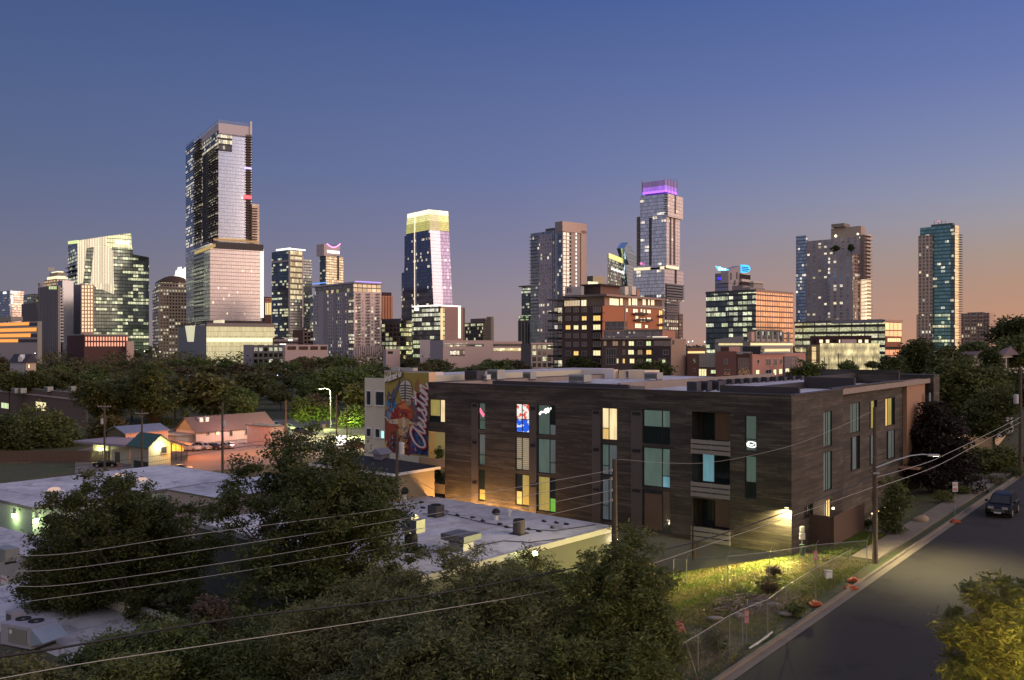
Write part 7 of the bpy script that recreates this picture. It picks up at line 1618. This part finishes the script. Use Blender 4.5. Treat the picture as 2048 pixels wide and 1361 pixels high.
x0, y1 = h.lx(1905), h.ly(2070); ze = h.z(868); MB().box(x0, 0, 0, y1, 0, ze).build('wall', plain('shed_lit', (.6,.45,.3), .8), h.root); gable(h, x0, 0, 0, y1, ze, ze+2.4, 'y', plain('lilac_roof', (.42,.38,.44), .6), .4, gm=plain('shed_lit', (.6,.45,.3), .8))
lamp('shed_light', h.w(-6, -1.5, ze-1), (1,.7,.35), 260, .1)
# ---------------------------------------------------------------- vegetation
def leafmat(name, c0, c1, tr=.25):
    t = NT(name); ge = t.n('ShaderNodeNewGeometry'); oi = t.n('ShaderNodeObjectInfo')
    n_ = t.noise(t.obj(), .9, 3)
    f = t.m('ADD', t.m('MULTIPLY', ge.outputs['Random Per Island'], .55), t.m('MULTIPLY', t.m('SUBTRACT', n_, .32), 1.25))
    c = t.mix(f, c0, c1); c = t.mix(t.m('MULTIPLY', oi.outputs['Random'], .45), c, tuple(v*q for v, q in zip(c1, (1.1,.92,.75))))
    d = t.n('ShaderNodeBsdfPrincipled'); t.l(c, d.inputs['Base Color']); d.inputs['Roughness'].default_value = .55; d.inputs['Specular IOR Level'].default_value = .25
    tl = t.n('ShaderNodeBsdfTranslucent'); t.l(c, tl.inputs[0]); mx = t.n('ShaderNodeMixShader'); mx.inputs[0].default_value = tr
    t.l(d.outputs[0], mx.inputs[1]); t.l(tl.outputs[0], mx.inputs[2]); t.l(mx.outputs[0], t.out.inputs[0]); return t.mat
LF = dict(dark=leafmat('leaf_dark', (.026,.04,.013), (.11,.13,.042)), mid=leafmat('leaf_mid', (.045,.068,.02), (.155,.18,.06)), sage=leafmat('leaf_sage', (.06,.075,.03), (.19,.20,.09)), olive=leafmat('leaf_olive', (.055,.06,.025), (.12,.115,.05)),
 brown=leafmat('leaf_brown', (.07,.05,.035), (.13,.095,.065)), bright=leafmat('leaf_bright', (.07,.11,.02), (.14,.19,.05)), plum=leafmat('leaf_plum', (.016,.016,.012), (.036,.026,.02)), far=leafmat('leaf_far', (.04,.052,.02), (.15,.15,.06), .15), far2=leafmat('leaf_far_green', (.04,.07,.022), (.14,.19,.055), .15), far3=leafmat('leaf_far_brown', (.05,.045,.025), (.12,.10,.055), .15))
bark = plain('bark', (.07,.055,.045), .9, var=.4, scale=3)
def crown_pts(rng, R, nclump, per, rc, flat=.25, nl=8):
    """R: crown half sizes; returns leaf centres built up from lobes > clumps > leaves, and clump centres"""
    L = []
    for i in range(nl):
        a = rng.uniform(0, 2*np.pi); rr = rng.uniform(.15, .55); h = rng.uniform(-.45, .5)
        L.append((np.array([np.cos(a)*rr, np.sin(a)*rr, h])*R, R*rng.uniform(.38, .58)))
    L.append((np.zeros(3), R*.62))
    cc = []
    for i in range(nclump):
        c, r = L[rng.integers(len(L))]; d = rng.normal(size=3); d /= np.linalg.norm(d)
        if d[2] < 0: d[2] *= .7
        cc.append(c+d*r*rng.uniform(.55, 1.02))
    cc = np.array(cc); sz = rng.uniform(.6, 1.3, len(cc))
    n = nclump*per; idx = np.repeat(np.arange(nclump), per)
    off = rng.normal(size=(n,3))*np.array([1,1,.6])*rc*.5*sz[idx][:,None]
    return cc[idx]+off, cc
def leafquads(rng, n, size, elong=1.7):
    a = rng.normal(size=(n,3)); a[:,2] = a[:,2]*.5-.15; a /= np.linalg.norm(a,axis=1)[:,None]
    b = rng.normal(size=(n,3)); b[:,2] *= .55; b -= (a*b).sum(1)[:,None]*a; b /= np.linalg.norm(b,axis=1)[:,None]
    s = (size*rng.uniform(.6,1.25,n))[:,None]; return a*s*.5*elong**.5, b*s*.5/elong**.5*.8
def branches(mb, rng, base, cc, H0, n, r0):
    f = Vector((0,0,H0))
    mb.tube([(0,0,-.5),(rng.uniform(-.1,.1),0,H0*.5),tuple(f)], [r0,r0*.8,r0*.65], 7)
    for c in cc[rng.permutation(len(cc))[:n]]:
        c = Vector(c); m = f.lerp(c, .45)+Vector((rng.uniform(-.3,.3), rng.uniform(-.3,.3), rng.uniform(0,.5)))
        s = f+Vector((0,0,rng.uniform(-.25,.3)*H0*.5)); mb.tube([tuple(s), tuple(m), tuple(c)], [r0*.4, r0*.24, r0*.08], 5, cap=False)
def tree(name, label, px0, px1, pt, pb_, D, mat, leaf=.2, ncl=260, per=110, rc=None, seed=0, depth=1., trunk=None, group=None, cat='tree', nl=8, elong=1.7, nb=80, grow=1.14):
    rng = np.random.default_rng(seed+11); cx_ = (px0+px1)/2; X, Y, Z = P(cx_, (pt+pb_)/2, D); rx = (px1-px0)/2/F*D; rz_ = (pb_-pt)/2/F*D
    g0 = gz(X, Y); H = max(Z-g0, rz_*.8); r_ = empty(name, (X, Y, Z-H), 0, label, cat, group)
    R = np.array([rx, rx*depth, rz_])*grow; pts, cc = crown_pts(rng, R, ncl, per, rc or rx*.16, nl=nl); pts[:,2] += H; cc[:,2] += H
    k = pts[:,2] > .1; pts = pts[k]; a, b = leafquads(rng, len(pts), leaf, elong)
    mb = MB(); branches(mb, rng, None, cc, max(.6, H-rz_*.65), nb, trunk or max(.12, rx*.045)); mb.build('trunk', bark, r_)
    quadcloud('crown', pts, a, b, LF[mat] if isinstance(mat, str) else mat, r_); return r_
# big foreground trees
tree('leafy_tree', 'big dark leafy tree behind four pale wires and in front of the left warehouse', 125, 432, 942, 1282, 55, 'dark', .185, 540, 150, .66, 1, .9, .28)
tree('leafy_tree', 'biggest dark leafy tree, in the centre left, its top reaching the lit parking lot', 392, 818, 872, 1262, 51, 'dark', .18, 620, 150, .66, 2, .9, .3)
tree('leafy_tree', 'grey green feathery tree at the bottom centre in front of the warehouse', 540, 960, 1165, 1420, 37, 'sage', .15, 520, 120, .55, 3, .9, .2, elong=3)
tree('leafy_tree', 'grey green feathery tree at the bottom, right of centre, below the bright flood lamp', 830, 1250, 1085, 1430, 36, 'sage', .14, 620, 120, .55, 4, .9, .2, elong=3)
tree('leafy_tree', 'dark feathery tree at the bottom beside the lit lawn', 1085, 1362, 1092, 1420, 35, 'mid', .13, 560, 120, .45, 5, .9, .2, elong=2.6)
tree('small_tree', 'reddish brown bushy small tree between the two big dark trees', 352, 458, 1172, 1330, 40, 'brown', .14, 90, 70, .45, 6, 1, .15)
tree('small_tree', 'low green feathery bush below the big left tree', 120, 440, 1232, 1400, 38, 'mid', .15, 300, 90, .5, 7, .8, .12, elong=2.6)
tree('small_tree', 'low green bushy growth at the bottom between the brown tree and the feathery tree', 380, 620, 1290, 1440, 37, 'mid', .15, 170, 90, .5, 8, .8, .12, elong=2.6)
tree('garden_tree', 'tree at the bottom right corner, its leaves lit golden from below', 1862, 2160, 1062, 1470, 24, 'mid', .125, 330, 70, .26, 9, .9, .1, elong=3.2)
X, Y, Z = P(2010, 1350, 23.5)
for px, py, D in ((1930, 1410, 20.5), (2030, 1400, 20.), (2070, 1330, 21), (1990,1350,24.)): x, y, z = P(px, py, D); lamp('garden_uplight', (x, y, z), (1,.68,.14), 300, .08)
tree('garden_tree', 'tall dark plum coloured tree hiding the far end of the timber building', 1800, 1952, 808, 1040, 86, 'plum', .3, 330, 90, .8, 10, .8, .2)
tree('garden_tree', 'small loose tree with lit leaves by the entry path', 1748, 1836, 945, 1085, 66, 'mid', .17, 80, 60, .45, 11, .9, .07)
tree('garden_tree', 'low spreading tree by the curving path beyond the black SUV', 1935, 2050, 890, 960, 100, 'mid', .3, 120, 80, .8, 12, .8, .12)
tree('hill_tree', 'large olive green tree right of the timber building on the hillside', 1855, 2030, 718, 905, 128, 'mid', .45, 330, 80, 1.3, 13, .8, .3)
tree('hill_tree', 'dark tree standing in front of the lilac roofed shed', 1930, 2045, 780, 890, 108, 'dark', .35, 180, 80, 1., 14, .8, .2)
tree('hill_tree', 'black silhouetted tree against the sunset sky at the right edge', 1982, 2080, 628, 705, 175, 'dark', .6, 150, 70, 1.4, 15, .8, .3)
tree('hill_tree', 'green tree on the hill above the white porch house', 1970, 2075, 668, 735, 165, 'mid', .55, 140, 70, 1.4, 16, .8, .3)
tree('hill_tree', 'round tree between the mesh garage and the teal tower', 1786, 1856, 684, 770, 165, 'dark', .5, 150, 80, 1.3, 17, .8, .2)
tree('hill_tree', 'dark tree in front of the foot of the teal tower', 1840, 1930, 690, 775, 155, 'dark', .5, 160, 80, 1.3, 18, .8, .2)
tree('hill_tree', 'dark tree just behind the far corner of the timber building', 1758, 1812, 718, 775, 130, 'dark', .4, 110, 80, 1., 19, .8, .15)
tree('hill_tree', 'tree below the balcony slab block at the hill crest', 1915, 1975, 682, 730, 200, 'mid', .6, 110, 70, 1.4, 20, .8, .2)
tree('hill_tree', 'dim shrubby tree left of the white porch house', 1965, 2000, 700, 760, 145, 'dark', .45, 80, 70, 1., 21, .8, .2)
tree('hill_tree', 'tree filling the gap right below the white porch house', 1975, 2100, 738, 860, 135, 'dark', .45, 230, 80, 1.2, 22, .8, .2)
for k, (px0, px1, pt, pb_, D, m, lb) in enumerate([(-10,48,744,790,300,'mid','small tree in front of the left part of the dormer house'),(40,95,748,790,300,'dark','small tree in front of the right part of the dormer house'),(10,180,818,925,215,'mid','large green tree in front of the long brown building at the far left'),(-60,50,838,930,205,'dark','dark tree at the very left edge beside the lit fence'),(185,255,835,905,205,'olive','olive tree just left of the blue roofed shed'),(155,260,758,850,235,'dark','dark round tree behind the first crossarm pole'),(240,385,725,880,235,'dark','tall dark tree mass behind the blue roofed shed'),(375,470,770,835,265,'dark','dark tree behind the left gable of the long pink house'),(455,510,800,835,250,'mid','small green lit tree behind the ridge of the long pink house'),(1128,1200,716,750,330,'dark','low tree at the foot of the dark brick apartments'),(1270,1345,728,755,280,'dark','low tree before the terrace apartments')]):
    tree('leafy_tree', lb, px0, px1, pt, pb_, D, m, .7, 170, 60, 2., 30+k, .8, .3)
for k, (px0, px1, pt, pb_, D, lb) in enumerate([(575,635,797,848,262,'bright green lit tree, leftmost of the three by the tall street lamp'),(625,680,808,850,262,'bright green lit tree just behind the tall curved street lamp'),(676,728,812,856,240,'bright green lit tree nearest the mural building')]):
    tree('lit_tree', lb, px0, px1, pt, pb_, D, 'bright', .6, 110, 60, 1.5, 40+k, .9, .15)
    x, y, z = P((px0+px1)/2, pb_+3, D-7); lamp('lot_light', (x, y, z+.8), (.75,1,.28), (1500,1500,5000)[k], .3)
tree('leafy_tree', 'low feathery green growth filling the bottom edge between the grey green trees', 640, 1120, 1230, 1480, 32, 'sage', .13, 420, 110, .5, 60, .7, .15, elong=3)
tree('leafy_tree', 'bushy green growth along the bottom edge under the dark centre left tree', 300, 700, 1240, 1450, 40, 'mid', .16, 380, 100, .5, 61, .7, .15, elong=2.6)
tree('leafy_tree', 'dark green bush at the very bottom left below the thick black cable', 100, 420, 1300, 1470, 34, 'mid', .15, 260, 100, .5, 62, .7, .12, elong=2.6)
tree('leafy_tree', 'dark bush at the bottom edge left of the leaning sign', 1060, 1345, 1235, 1460, 33, 'mid', .13, 330, 110, .42, 63, .7, .12, elong=2.6)
tree('leafy_tree', 'low left spreading tree with dark leaves just below the notice sign wall', 30, 300, 1035, 1290, 56, 'dark', .185, 400, 150, .7, 70, .8, .2)
tree('leafy_tree', 'brownish green scrub at the bottom left corner below the air handler', -90, 200, 1285, 1460, 34, 'sage', .14, 220, 100, .45, 71, .7, .1, elong=2.6)
tree('leafy_tree', 'dark scrubby foliage lit green just under the two flood lamps', 930, 1235, 1098, 1330, 48, 'mid', .15, 300, 110, .55, 72, .8, .15, elong=2.4)
# far wooded belt: individual trees sharing a few shapes
protos = []
for k in range(7):
    rng = np.random.default_rng(100+k); R = np.array([6.2, 6.2, 5.2])*rng.uniform(.85,1.15,3)
    r_ = empty('belt_tree', (0,0,0), 0, 'dark round tree crowded among the wooded belt below the skyline', 'tree', 'trees of the wooded belt')
    pts, cc = crown_pts(rng, R, 120, 34, 1.7, nl=7); pts[:,2] += 8.5; cc[:,2] += 8.5; a, b = leafquads(rng, len(pts), .95)
    quadcloud('crown', pts, a, b, LF[('far','far2','far','far3','far2','far','far')[k]], r_); mb = MB(); branches(mb, rng, None, cc, 5, 6, .35); mb.build('trunk', bark, r_); protos.append(r_)
rnd = random.Random(5); cnt = 0; used = set(); placed = []
for Y_ in (268, 295, 325, 360, 400, 450, 510, 580, 660):
    step = 8.8/Y_*F*(1.0 if Y_ < 420 else 1.25)
    px = -40+rnd.uniform(0, step)
    while px < 1115:
        if Y_ < 300 and 500 < px < 640: px += step; continue
        if Y_ < 345 and 15 < px < 78: px += step; continue
        if Y_ < 370 and px < 182: px += step; continue
        placed.append((px+rnd.uniform(-.2,.2)*step, Y_*rnd.uniform(.97,1.03))); px += step*rnd.uniform(.85,1.15)
for px, Y_ in [(1390,262),(1120,300),(1350,330),(1620,300),(1690,300),(1780,250),(1820,235),(1745,265),(1600,315),(1850,330),(1900,300),(1800,350),(1870,260)]: placed.append((px, Y_))
print('belt trees', len(placed))
for px, Y_ in placed:
    p_ = protos[rnd.randrange(7)]
    o = p_ if p_.name not in used else copy_tree(p_); used.add(p_.name)
    s_ = rnd.uniform(.68, 1.32); X = (px-CX)/F*Y_; cap = 14-6/F*Y_ if px < 1200 else 14-30/F*Y_
    g0 = gz(X, Y_)
    if g0+13.7*s_ > cap: s_ = max(.35, (cap-g0)/13.7)
    o.location = (X, Y_, g0-.3); o.rotation_euler = (0,0,rnd.uniform(0,6.28)); o.scale = (s_*rnd.uniform(.95,1.25),)*2+(s_,)
# far tree belt, one mass
rng = np.random.default_rng(9); n = 26000
Yf = rng.uniform(690, 900, n); Xf = rng.uniform(-.62, .62, n)*Yf; bump_ = 3*np.sin(Xf*.11+Yf*.05)+2.4*np.sin(Xf*.27+1)+rng.normal(size=n)*1.1
Zf = -10+rng.uniform(0,1,n)**.6*(13.5+bump_); pts = np.stack([Xf,Yf,Zf],1); a, b = leafquads(rng, n, 2.2)
tag(quadcloud('far_woods', pts, a, b, LF['far']), 'dark far woodland strip at the foot of the towers', kind='stuff')
n = 9000; Yf = rng.uniform(1500, 2600, n); Xf = rng.uniform(-.62,.62,n)*Yf; Zf = -10+rng.uniform(0,1,n)*20; a, b = leafquads(rng, n, 12)
tag(quadcloud('horizon_woods', np.stack([Xf,Yf,Zf],1), a, b, LF['far']), 'dark horizon treeline between the towers', kind='stuff')
# grass tufts on the lit lawn, dry weeds on the dirt
def tufts(name, label, n, fn, h, mats, seed):
    rng = np.random.default_rng(seed); C_ = []; A_ = []; B_ = []; MI = []
    k = 0
    while k < n:
        s, t, m = fn(rng); x, y = xy(s, t); z = gz(x, y)-.04
        for j in range(5):
            a = rng.uniform(0, 6.28); w = rng.uniform(.008,.02)*h/.12; hh = h*rng.uniform(.5,1.3); ln = rng.normal(size=2)*hh*.35
            C_.append((x+rng.normal()*.05, y+rng.normal()*.05, z+hh*.5)); A_.append((np.cos(a)*w, np.sin(a)*w, 0)); B_.append((ln[0], ln[1], hh*.5)); MI.append(m)
        k += 1
    o = quadcloud(name, np.array(C_), np.array(A_), np.array(B_), mats, None, np.array(MI)); return tag(o, label, kind='stuff')
gm = [leafmat('grass_green', (.07,.12,.018), (.16,.22,.035), .3), leafmat('grass_dry', (.16,.13,.06), (.30,.24,.12), .3)]
def f1(r): s = r.uniform(1.0, 15); t = r.uniform(6, 25); return s, t, int(r.random() < .45+.25*math.sin(s*.9+t*.5))
tufts('lawn_grass', 'patchy green and straw coloured lawn grass below the wall lamp', 16000, f1, .13, gm, 1)
def f2(r): return r.uniform(.3, 15), r.uniform(-22, 8), int(r.random() < .6)
tufts('weeds', 'sparse dry weeds over the dirt lot by the kerb', 5000, f2, .14, gm, 2)
def f3(r): return r.uniform(2.7, 7.5), r.uniform(25.5, 33.9), 0
tufts('verge_grass', 'bright tufty green ground cover between the sidewalk and the board fence', 6000, f3, .22, gm, 3)
# shrubs
def shrub(label, px, py, w, h_, m, leaf=.1, ncl=26, seed=0):
    x, y, z = G(px, py); rng = np.random.default_rng(seed+500); r_ = empty('shrub', (x, y, z), 0, label, 'shrub')
    pts, cc = crown_pts(rng, np.array([w,w,h_*.55]), ncl, 45, .28*w, nl=4); pts[:,2] += h_*.5; pts = pts[pts[:,2] > 0]; a, b = leafquads(rng, len(pts), leaf, 2.4)
    quadcloud('foliage', pts, a, b, LF[m], r_); mb = MB()
    for c in cc[:7]: mb.tube([(0,0,-.1),(c[0]*.6,c[1]*.6,c[2]+h_*.5)], [.03,.012], 4, cap=False)
    mb.build('stem', bark, r_)
for k, (px, py, w, h_, m, lb) in enumerate([(1437,1315,1.0,1.5,'dark','dark green shrub between the twin posts and the leaning sign'),(1590,1232,.7,.8,'mid','low green weed clump by the kerb below the red signpost'),(1700,1066,1.4,.6,'bright','bright low grassy clump at the corner of the board fence'),(1790,1070,.9,.9,'mid','loose shrub beside the entry path'),(1735,1062,.6,1.0,'mid','pale spiky shrub behind the street lamp pole'),(1885,1005,1.3,1.1,'mid','greyish shrub behind the sign post on the sidewalk'),(1925,990,1.2,.9,'mid','grey green shrub left of the black SUV'),(1985,968,1.6,.9,'olive','olive shrub by the curving path'),(2030,955,1.6,1.1,'dark','dark clipped shrub at the right edge'),(1538,1190,.8,.9,'brown','dry brown twiggy shrub on the dirt lot'),(1548,1152,.5,.8,'brown','small bare shrub on the lit lawn'),(1365,1330,1.1,1.2,'dark','dark shrub at the bottom of the dirt lot'),(1700,1040,1.3,1.3,'dark','dark hedge clump behind the board fence'),(878,920,.6,1.4,'mid','potted green plant on the upper loggia of the timber building'),(874,966,.6,1.3,'mid','potted green plant on the lower loggia of the timber building')]):
    if 'loggia' in lb:
        rng = np.random.default_rng(900+k); loc = B0.w(B0.lx(px, 1.0), 1.0, zL(py, px)-.7); r_ = empty('potted_plant', loc, 0, lb, 'plant')
        pts, cc = crown_pts(rng, np.array([.6,.6,.8]), 20, 45, .25, nl=3); pts[:,2] += 1.2; a, b = leafquads(rng, len(pts), .12, 2.4); quadcloud('foliage', pts, a, b, LF['bright'], r_); MB().cyl(0,0,0,.45,.2,12,r2=.26).build('pot', M['tan'], r_)
    else: shrub(lb, px, py, w, h_, m, .11, 34, k)
# two trees on the high terrace of the stepped tower
for px0, px1, pt, pb_, lb in ((1655,1682,491,508,'wide round tree on the high terrace of the stepped tower'),(1694,1712,487,507,'narrower tree on the high terrace of the stepped tower, right one')):
    rng = np.random.default_rng(px0); D = 899; X, Y, Z = P((px0+px1)/2, pb_, D-2); w = (px1-px0)/2/F*D; hh = (pb_-pt)/F*D
    r_ = empty('terrace_tree', (X, Y, Z), 0, lb, 'tree'); pts, cc = crown_pts(rng, np.array([w,w*.7,hh*.5]), 50, 40, 1.3, nl=5); pts[:,2] += hh*.55; a, b = leafquads(rng, len(pts), 1.1)
    quadcloud('crown', pts, a, b, LF['dark'], r_); MB().tube([(0,0,-.5),(0,0,hh*.5)], [.5,.3], 6).build('trunk', bark, r_)
# small lights among the woods
for k, (px, py, D, c, e, lb) in enumerate([(289,703,600,(.7,1,.5),5,'pale green lamp glowing among the woods under the tall tower'),(320,704,600,(1,.9,.7),3,'small white lamp among the woods right of the green one'),(70,707,500,(1,.9,.8),3,'small lamp above the gabled dormer house'),(716,753,320,(1,1,.95),4,'white lamp deep in the trees left of the mural building'),(555,751,330,(.6,.7,1),2.5,'bluish lamp deep in the trees'),(1377,684,1200,(1,.9,.8),6,'distant lamp on the horizon right of the brick apartments'),(1385,683,1200,(1,.9,.8),6,'second distant lamp on the horizon right of the brick apartments'),(1409,684,1200,(1,.9,.8),6,'distant lamp on the horizon just left of the grid office'),(1801,797,100,(1,1,1),3,'tiny lamp on the upper far corner wall')][:8]):
    r_ = empty('distant_lamp', P(px, py, D), 0, lb, 'lamp'); s_ = D/F*1.1; MB().lathe([(.01,-s_),(s_,0),(.01,s_)], 0, 0, 8).build('globe', glow('dl_%d' % k, c, e), r_); MB().tube([(0,0,-s_),(0,0,-6)], s_*.2, 4).build('post', M['dmetal'], r_)
# floor of light in the left lot
x, y, z = gnd(400, 915); lamp('sodium_lamp', (x, y, z+7), (1,.24,.04), 6000, .3)
x, y, z = gnd(520, 905); lamp('sodium_lamp', (x, y, z+7), (1,.30,.07), 4500, .3)
x, y, z = gnd(290, 893); lamp('sodium_lamp', (x+1, y+3, z+5), (1,.42,.12), 2100, .3)
x, y, z = gnd(470, 885); lamp('house_lamp', (x, y, z+5.5), (1,.50,.46), 2500, .3)
x, y, z = gnd(560, 878); lamp('house_lamp', (x, y+2, z+5.5), (1,.42,.36), 2200, .3)
x, y, z = P(637, 782, 231); lamp('street_lamp_light', (x, y-1, z-.6), (1,.96,.50), 11000, .2)
x, y, z = P(700, 880, 200); lamp('sodium_lamp', (x, y+6, z+6), (1,.6,.2), 4000, .3)
x, y, z = P(45, 905, 190); lamp('sodium_lamp', (x, y, z+1), (1,.40,.08), 420, .3)
# small barred fence at far left
r_ = empty('dark_fence', gnd(100, 925), 0, 'dim wooden fence glowing orange behind the trees at the far left', 'fence')
mb = MB()
for i in range(60): mb.box(-13+i*.42, -12.62+i*.42, 0, .05, 0, 2.4)
mb.build('boards', plain('fence_dim', (.12,.07,.05), .8), r_); MB().box(-13, 12.3, .051, .12, .4, .5).box(-13, 12.3, .051, .12, 1.9, 2.).build('rail', plain('fence_dim', (.12,.07,.05), .8), r_)
# ---------------------------------------------------------------- sky, sun, camera
w = bpy.data.worlds.new('World'); sc.world = w; w.use_nodes = True; T = w.node_tree; T.nodes.clear()
def wn(ty, **k):
    n_ = T.nodes.new(ty)
    for a, v in k.items(): setattr(n_, a, v)
    return n_
def wm_(op, a, b=0., c=None):
    n_ = wn('ShaderNodeMath', operation=op)
    for i, v in enumerate((a, b) if c is None else (a, b, c)):
        if isinstance(v, bpy.types.NodeSocket): T.links.new(v, n_.inputs[i])
        else: n_.inputs[i].default_value = v
    return n_.outputs[0]
tc = wn('ShaderNodeTexCoord'); sx = wn('ShaderNodeSeparateXYZ'); T.links.new(tc.outputs['Generated'], sx.inputs[0])
X_, Y2, Z_ = sx.outputs
elev = wm_('ARCSINE', Z_)
hl = wm_('SQRT', wm_('ADD', wm_('MULTIPLY', X_, X_), wm_('ADD', wm_('MULTIPLY', Y2, Y2), 1e-6)))
ga = math.radians(100); gd = wm_('DIVIDE', wm_('ADD', wm_('MULTIPLY', X_, math.sin(ga)), wm_('MULTIPLY', Y2, math.cos(ga))), hl)
e_n = wm_('MULTIPLY', elev, 2/math.pi)       # 0 at the horizon, 1 overhead
def wramp(stops):
    n_ = wn('ShaderNodeValToRGB'); e = n_.color_ramp.elements; T.links.new(e_n, n_.inputs[0])
    while len(e) < len(stops): e.new(.5)
    for el, (d_, c_, k_) in zip(e, stops): el.position = max(0, d_/90); el.color = (*[v*k_ for v in lin(c_)], 1)
    return n_.outputs[0]
cool = wramp([(0,(128,118,130),1),(4.5,(117,117,134),1),(7.5,(104,111,141),1),(10.7,(91,105,141),1),(15.5,(79,97,140),1),(21,(66,87,133),1),(35,(82,98,150),1),(90,(140,138,160),1.6)])  # overhead stops of all ramps raised above real dusk, added ambient fill
midc = wramp([(0,(160,138,138),1),(2.5,(151,138,146),1),(6,(130,128,154),1),(10.7,(107,119,162),1),(21,(72,95,150),1),(35,(88,104,156),1),(90,(140,138,160),1.6)])
warm = wramp([(0,(202,146,112),1),(3.5,(181,146,126),1),(5.2,(170,150,138),1),(7,(159,153,160),1),(8.6,(147,150,171),1),(10.7,(133,142,176),1),(15.5,(105,121,175),1),(21,(82,106,163),1),(35,(96,112,165),1),(90,(140,138,160),1.6)])
hot = wramp([(0,(255,172,122),1.35),(3,(255,180,142),1.2),(6.5,(236,186,172),1.05),(11,(200,182,202),1),(18,(166,172,212),1),(30,(130,140,184),1.2),(55,(140,138,164),1.4),(90,(140,138,160),1.6)])
def smooth(a, b):
    n_ = wn('ShaderNodeMapRange', interpolation_type='LINEAR'); T.links.new(gd, n_.inputs[0]); n_.inputs[1].default_value = a; n_.inputs[2].default_value = b; return n_.outputs[0]
def wmix(f, a, b):
    n_ = wn('ShaderNodeMix', data_type='RGBA'); T.links.new(f, n_.inputs[0]); T.links.new(a, n_.inputs[6]); T.links.new(b, n_.inputs[7]); return n_.outputs[2]
c = wmix(smooth(-.66, -.17), cool, midc); c = wmix(smooth(-.17, .35), c, warm); c = wmix(smooth(.35, .9), c, hot)
back = wramp([(0,(206,176,150),1.5),(10,(200,180,164),1.5),(25,(172,168,174),1.5),(50,(150,150,166),1.5),(90,(140,138,160),1.6)])  # unseen sky behind the camera, brightened as added fill light
bf = wn('ShaderNodeMapRange'); T.links.new(wm_('DIVIDE', Y2, hl), bf.inputs[0]); bf.inputs[1].default_value = -.1; bf.inputs[2].default_value = -.75; bf.inputs[3].default_value = 0; bf.inputs[4].default_value = .8
c = wmix(bf.outputs[0], c, back)
ns = wn('ShaderNodeTexSky', sky_type='NISHITA'); ns.sun_disc = False; ns.sun_elevation = math.radians(0.5); ns.sun_rotation = ga
bg1 = wn('ShaderNodeBackground'); T.links.new(c, bg1.inputs[0]); bg1.inputs[1].default_value = 1.
wo = wn('ShaderNodeOutputWorld'); T.links.new(bg1.outputs[0], wo.inputs[0]); T.nodes.remove(ns)
sl = bpy.data.lights.new('sun', 'SUN'); sl.energy = 1.9; sl.angle = math.radians(60); sl.color = (1,.70,.48)
so = bpy.data.objects.new('sun', sl); C.objects.link(so)
az, el = math.radians(102), math.radians(7); so.rotation_euler = Vector((-math.sin(az)*math.cos(el), -math.cos(az)*math.cos(el), -math.sin(el))).to_track_quat('-Z', 'Y').to_euler()
cam = bpy.data.cameras.new('camera'); co = bpy.data.objects.new('camera', cam); C.objects.link(co); co.location = (0,0,CAMZ); co.rotation_euler = (math.pi/2,0,0)
cam.sensor_width = 36; cam.lens = F/2048*36; cam.shift_y = -(680.5-HY)/2048*1.; cam.clip_end = 30000; cam.clip_start = .3
cam.shift_y = (HY-680.5)/2048
sc.camera = co
sc.view_settings.view_transform = 'Standard'; sc.view_settings.look = 'None'; sc.view_settings.exposure = 0; sc.view_settings.gamma = 1
sc.cycles.use_denoising = True; sc.cycles.max_bounces = 5; sc.cycles.transparent_max_bounces = 16; sc.cycles.sample_clamp_indirect = 3.; sc.cycles.caustics_reflective = False; sc.cycles.caustics_refractive = False
sc.cycles.use_light_tree = True
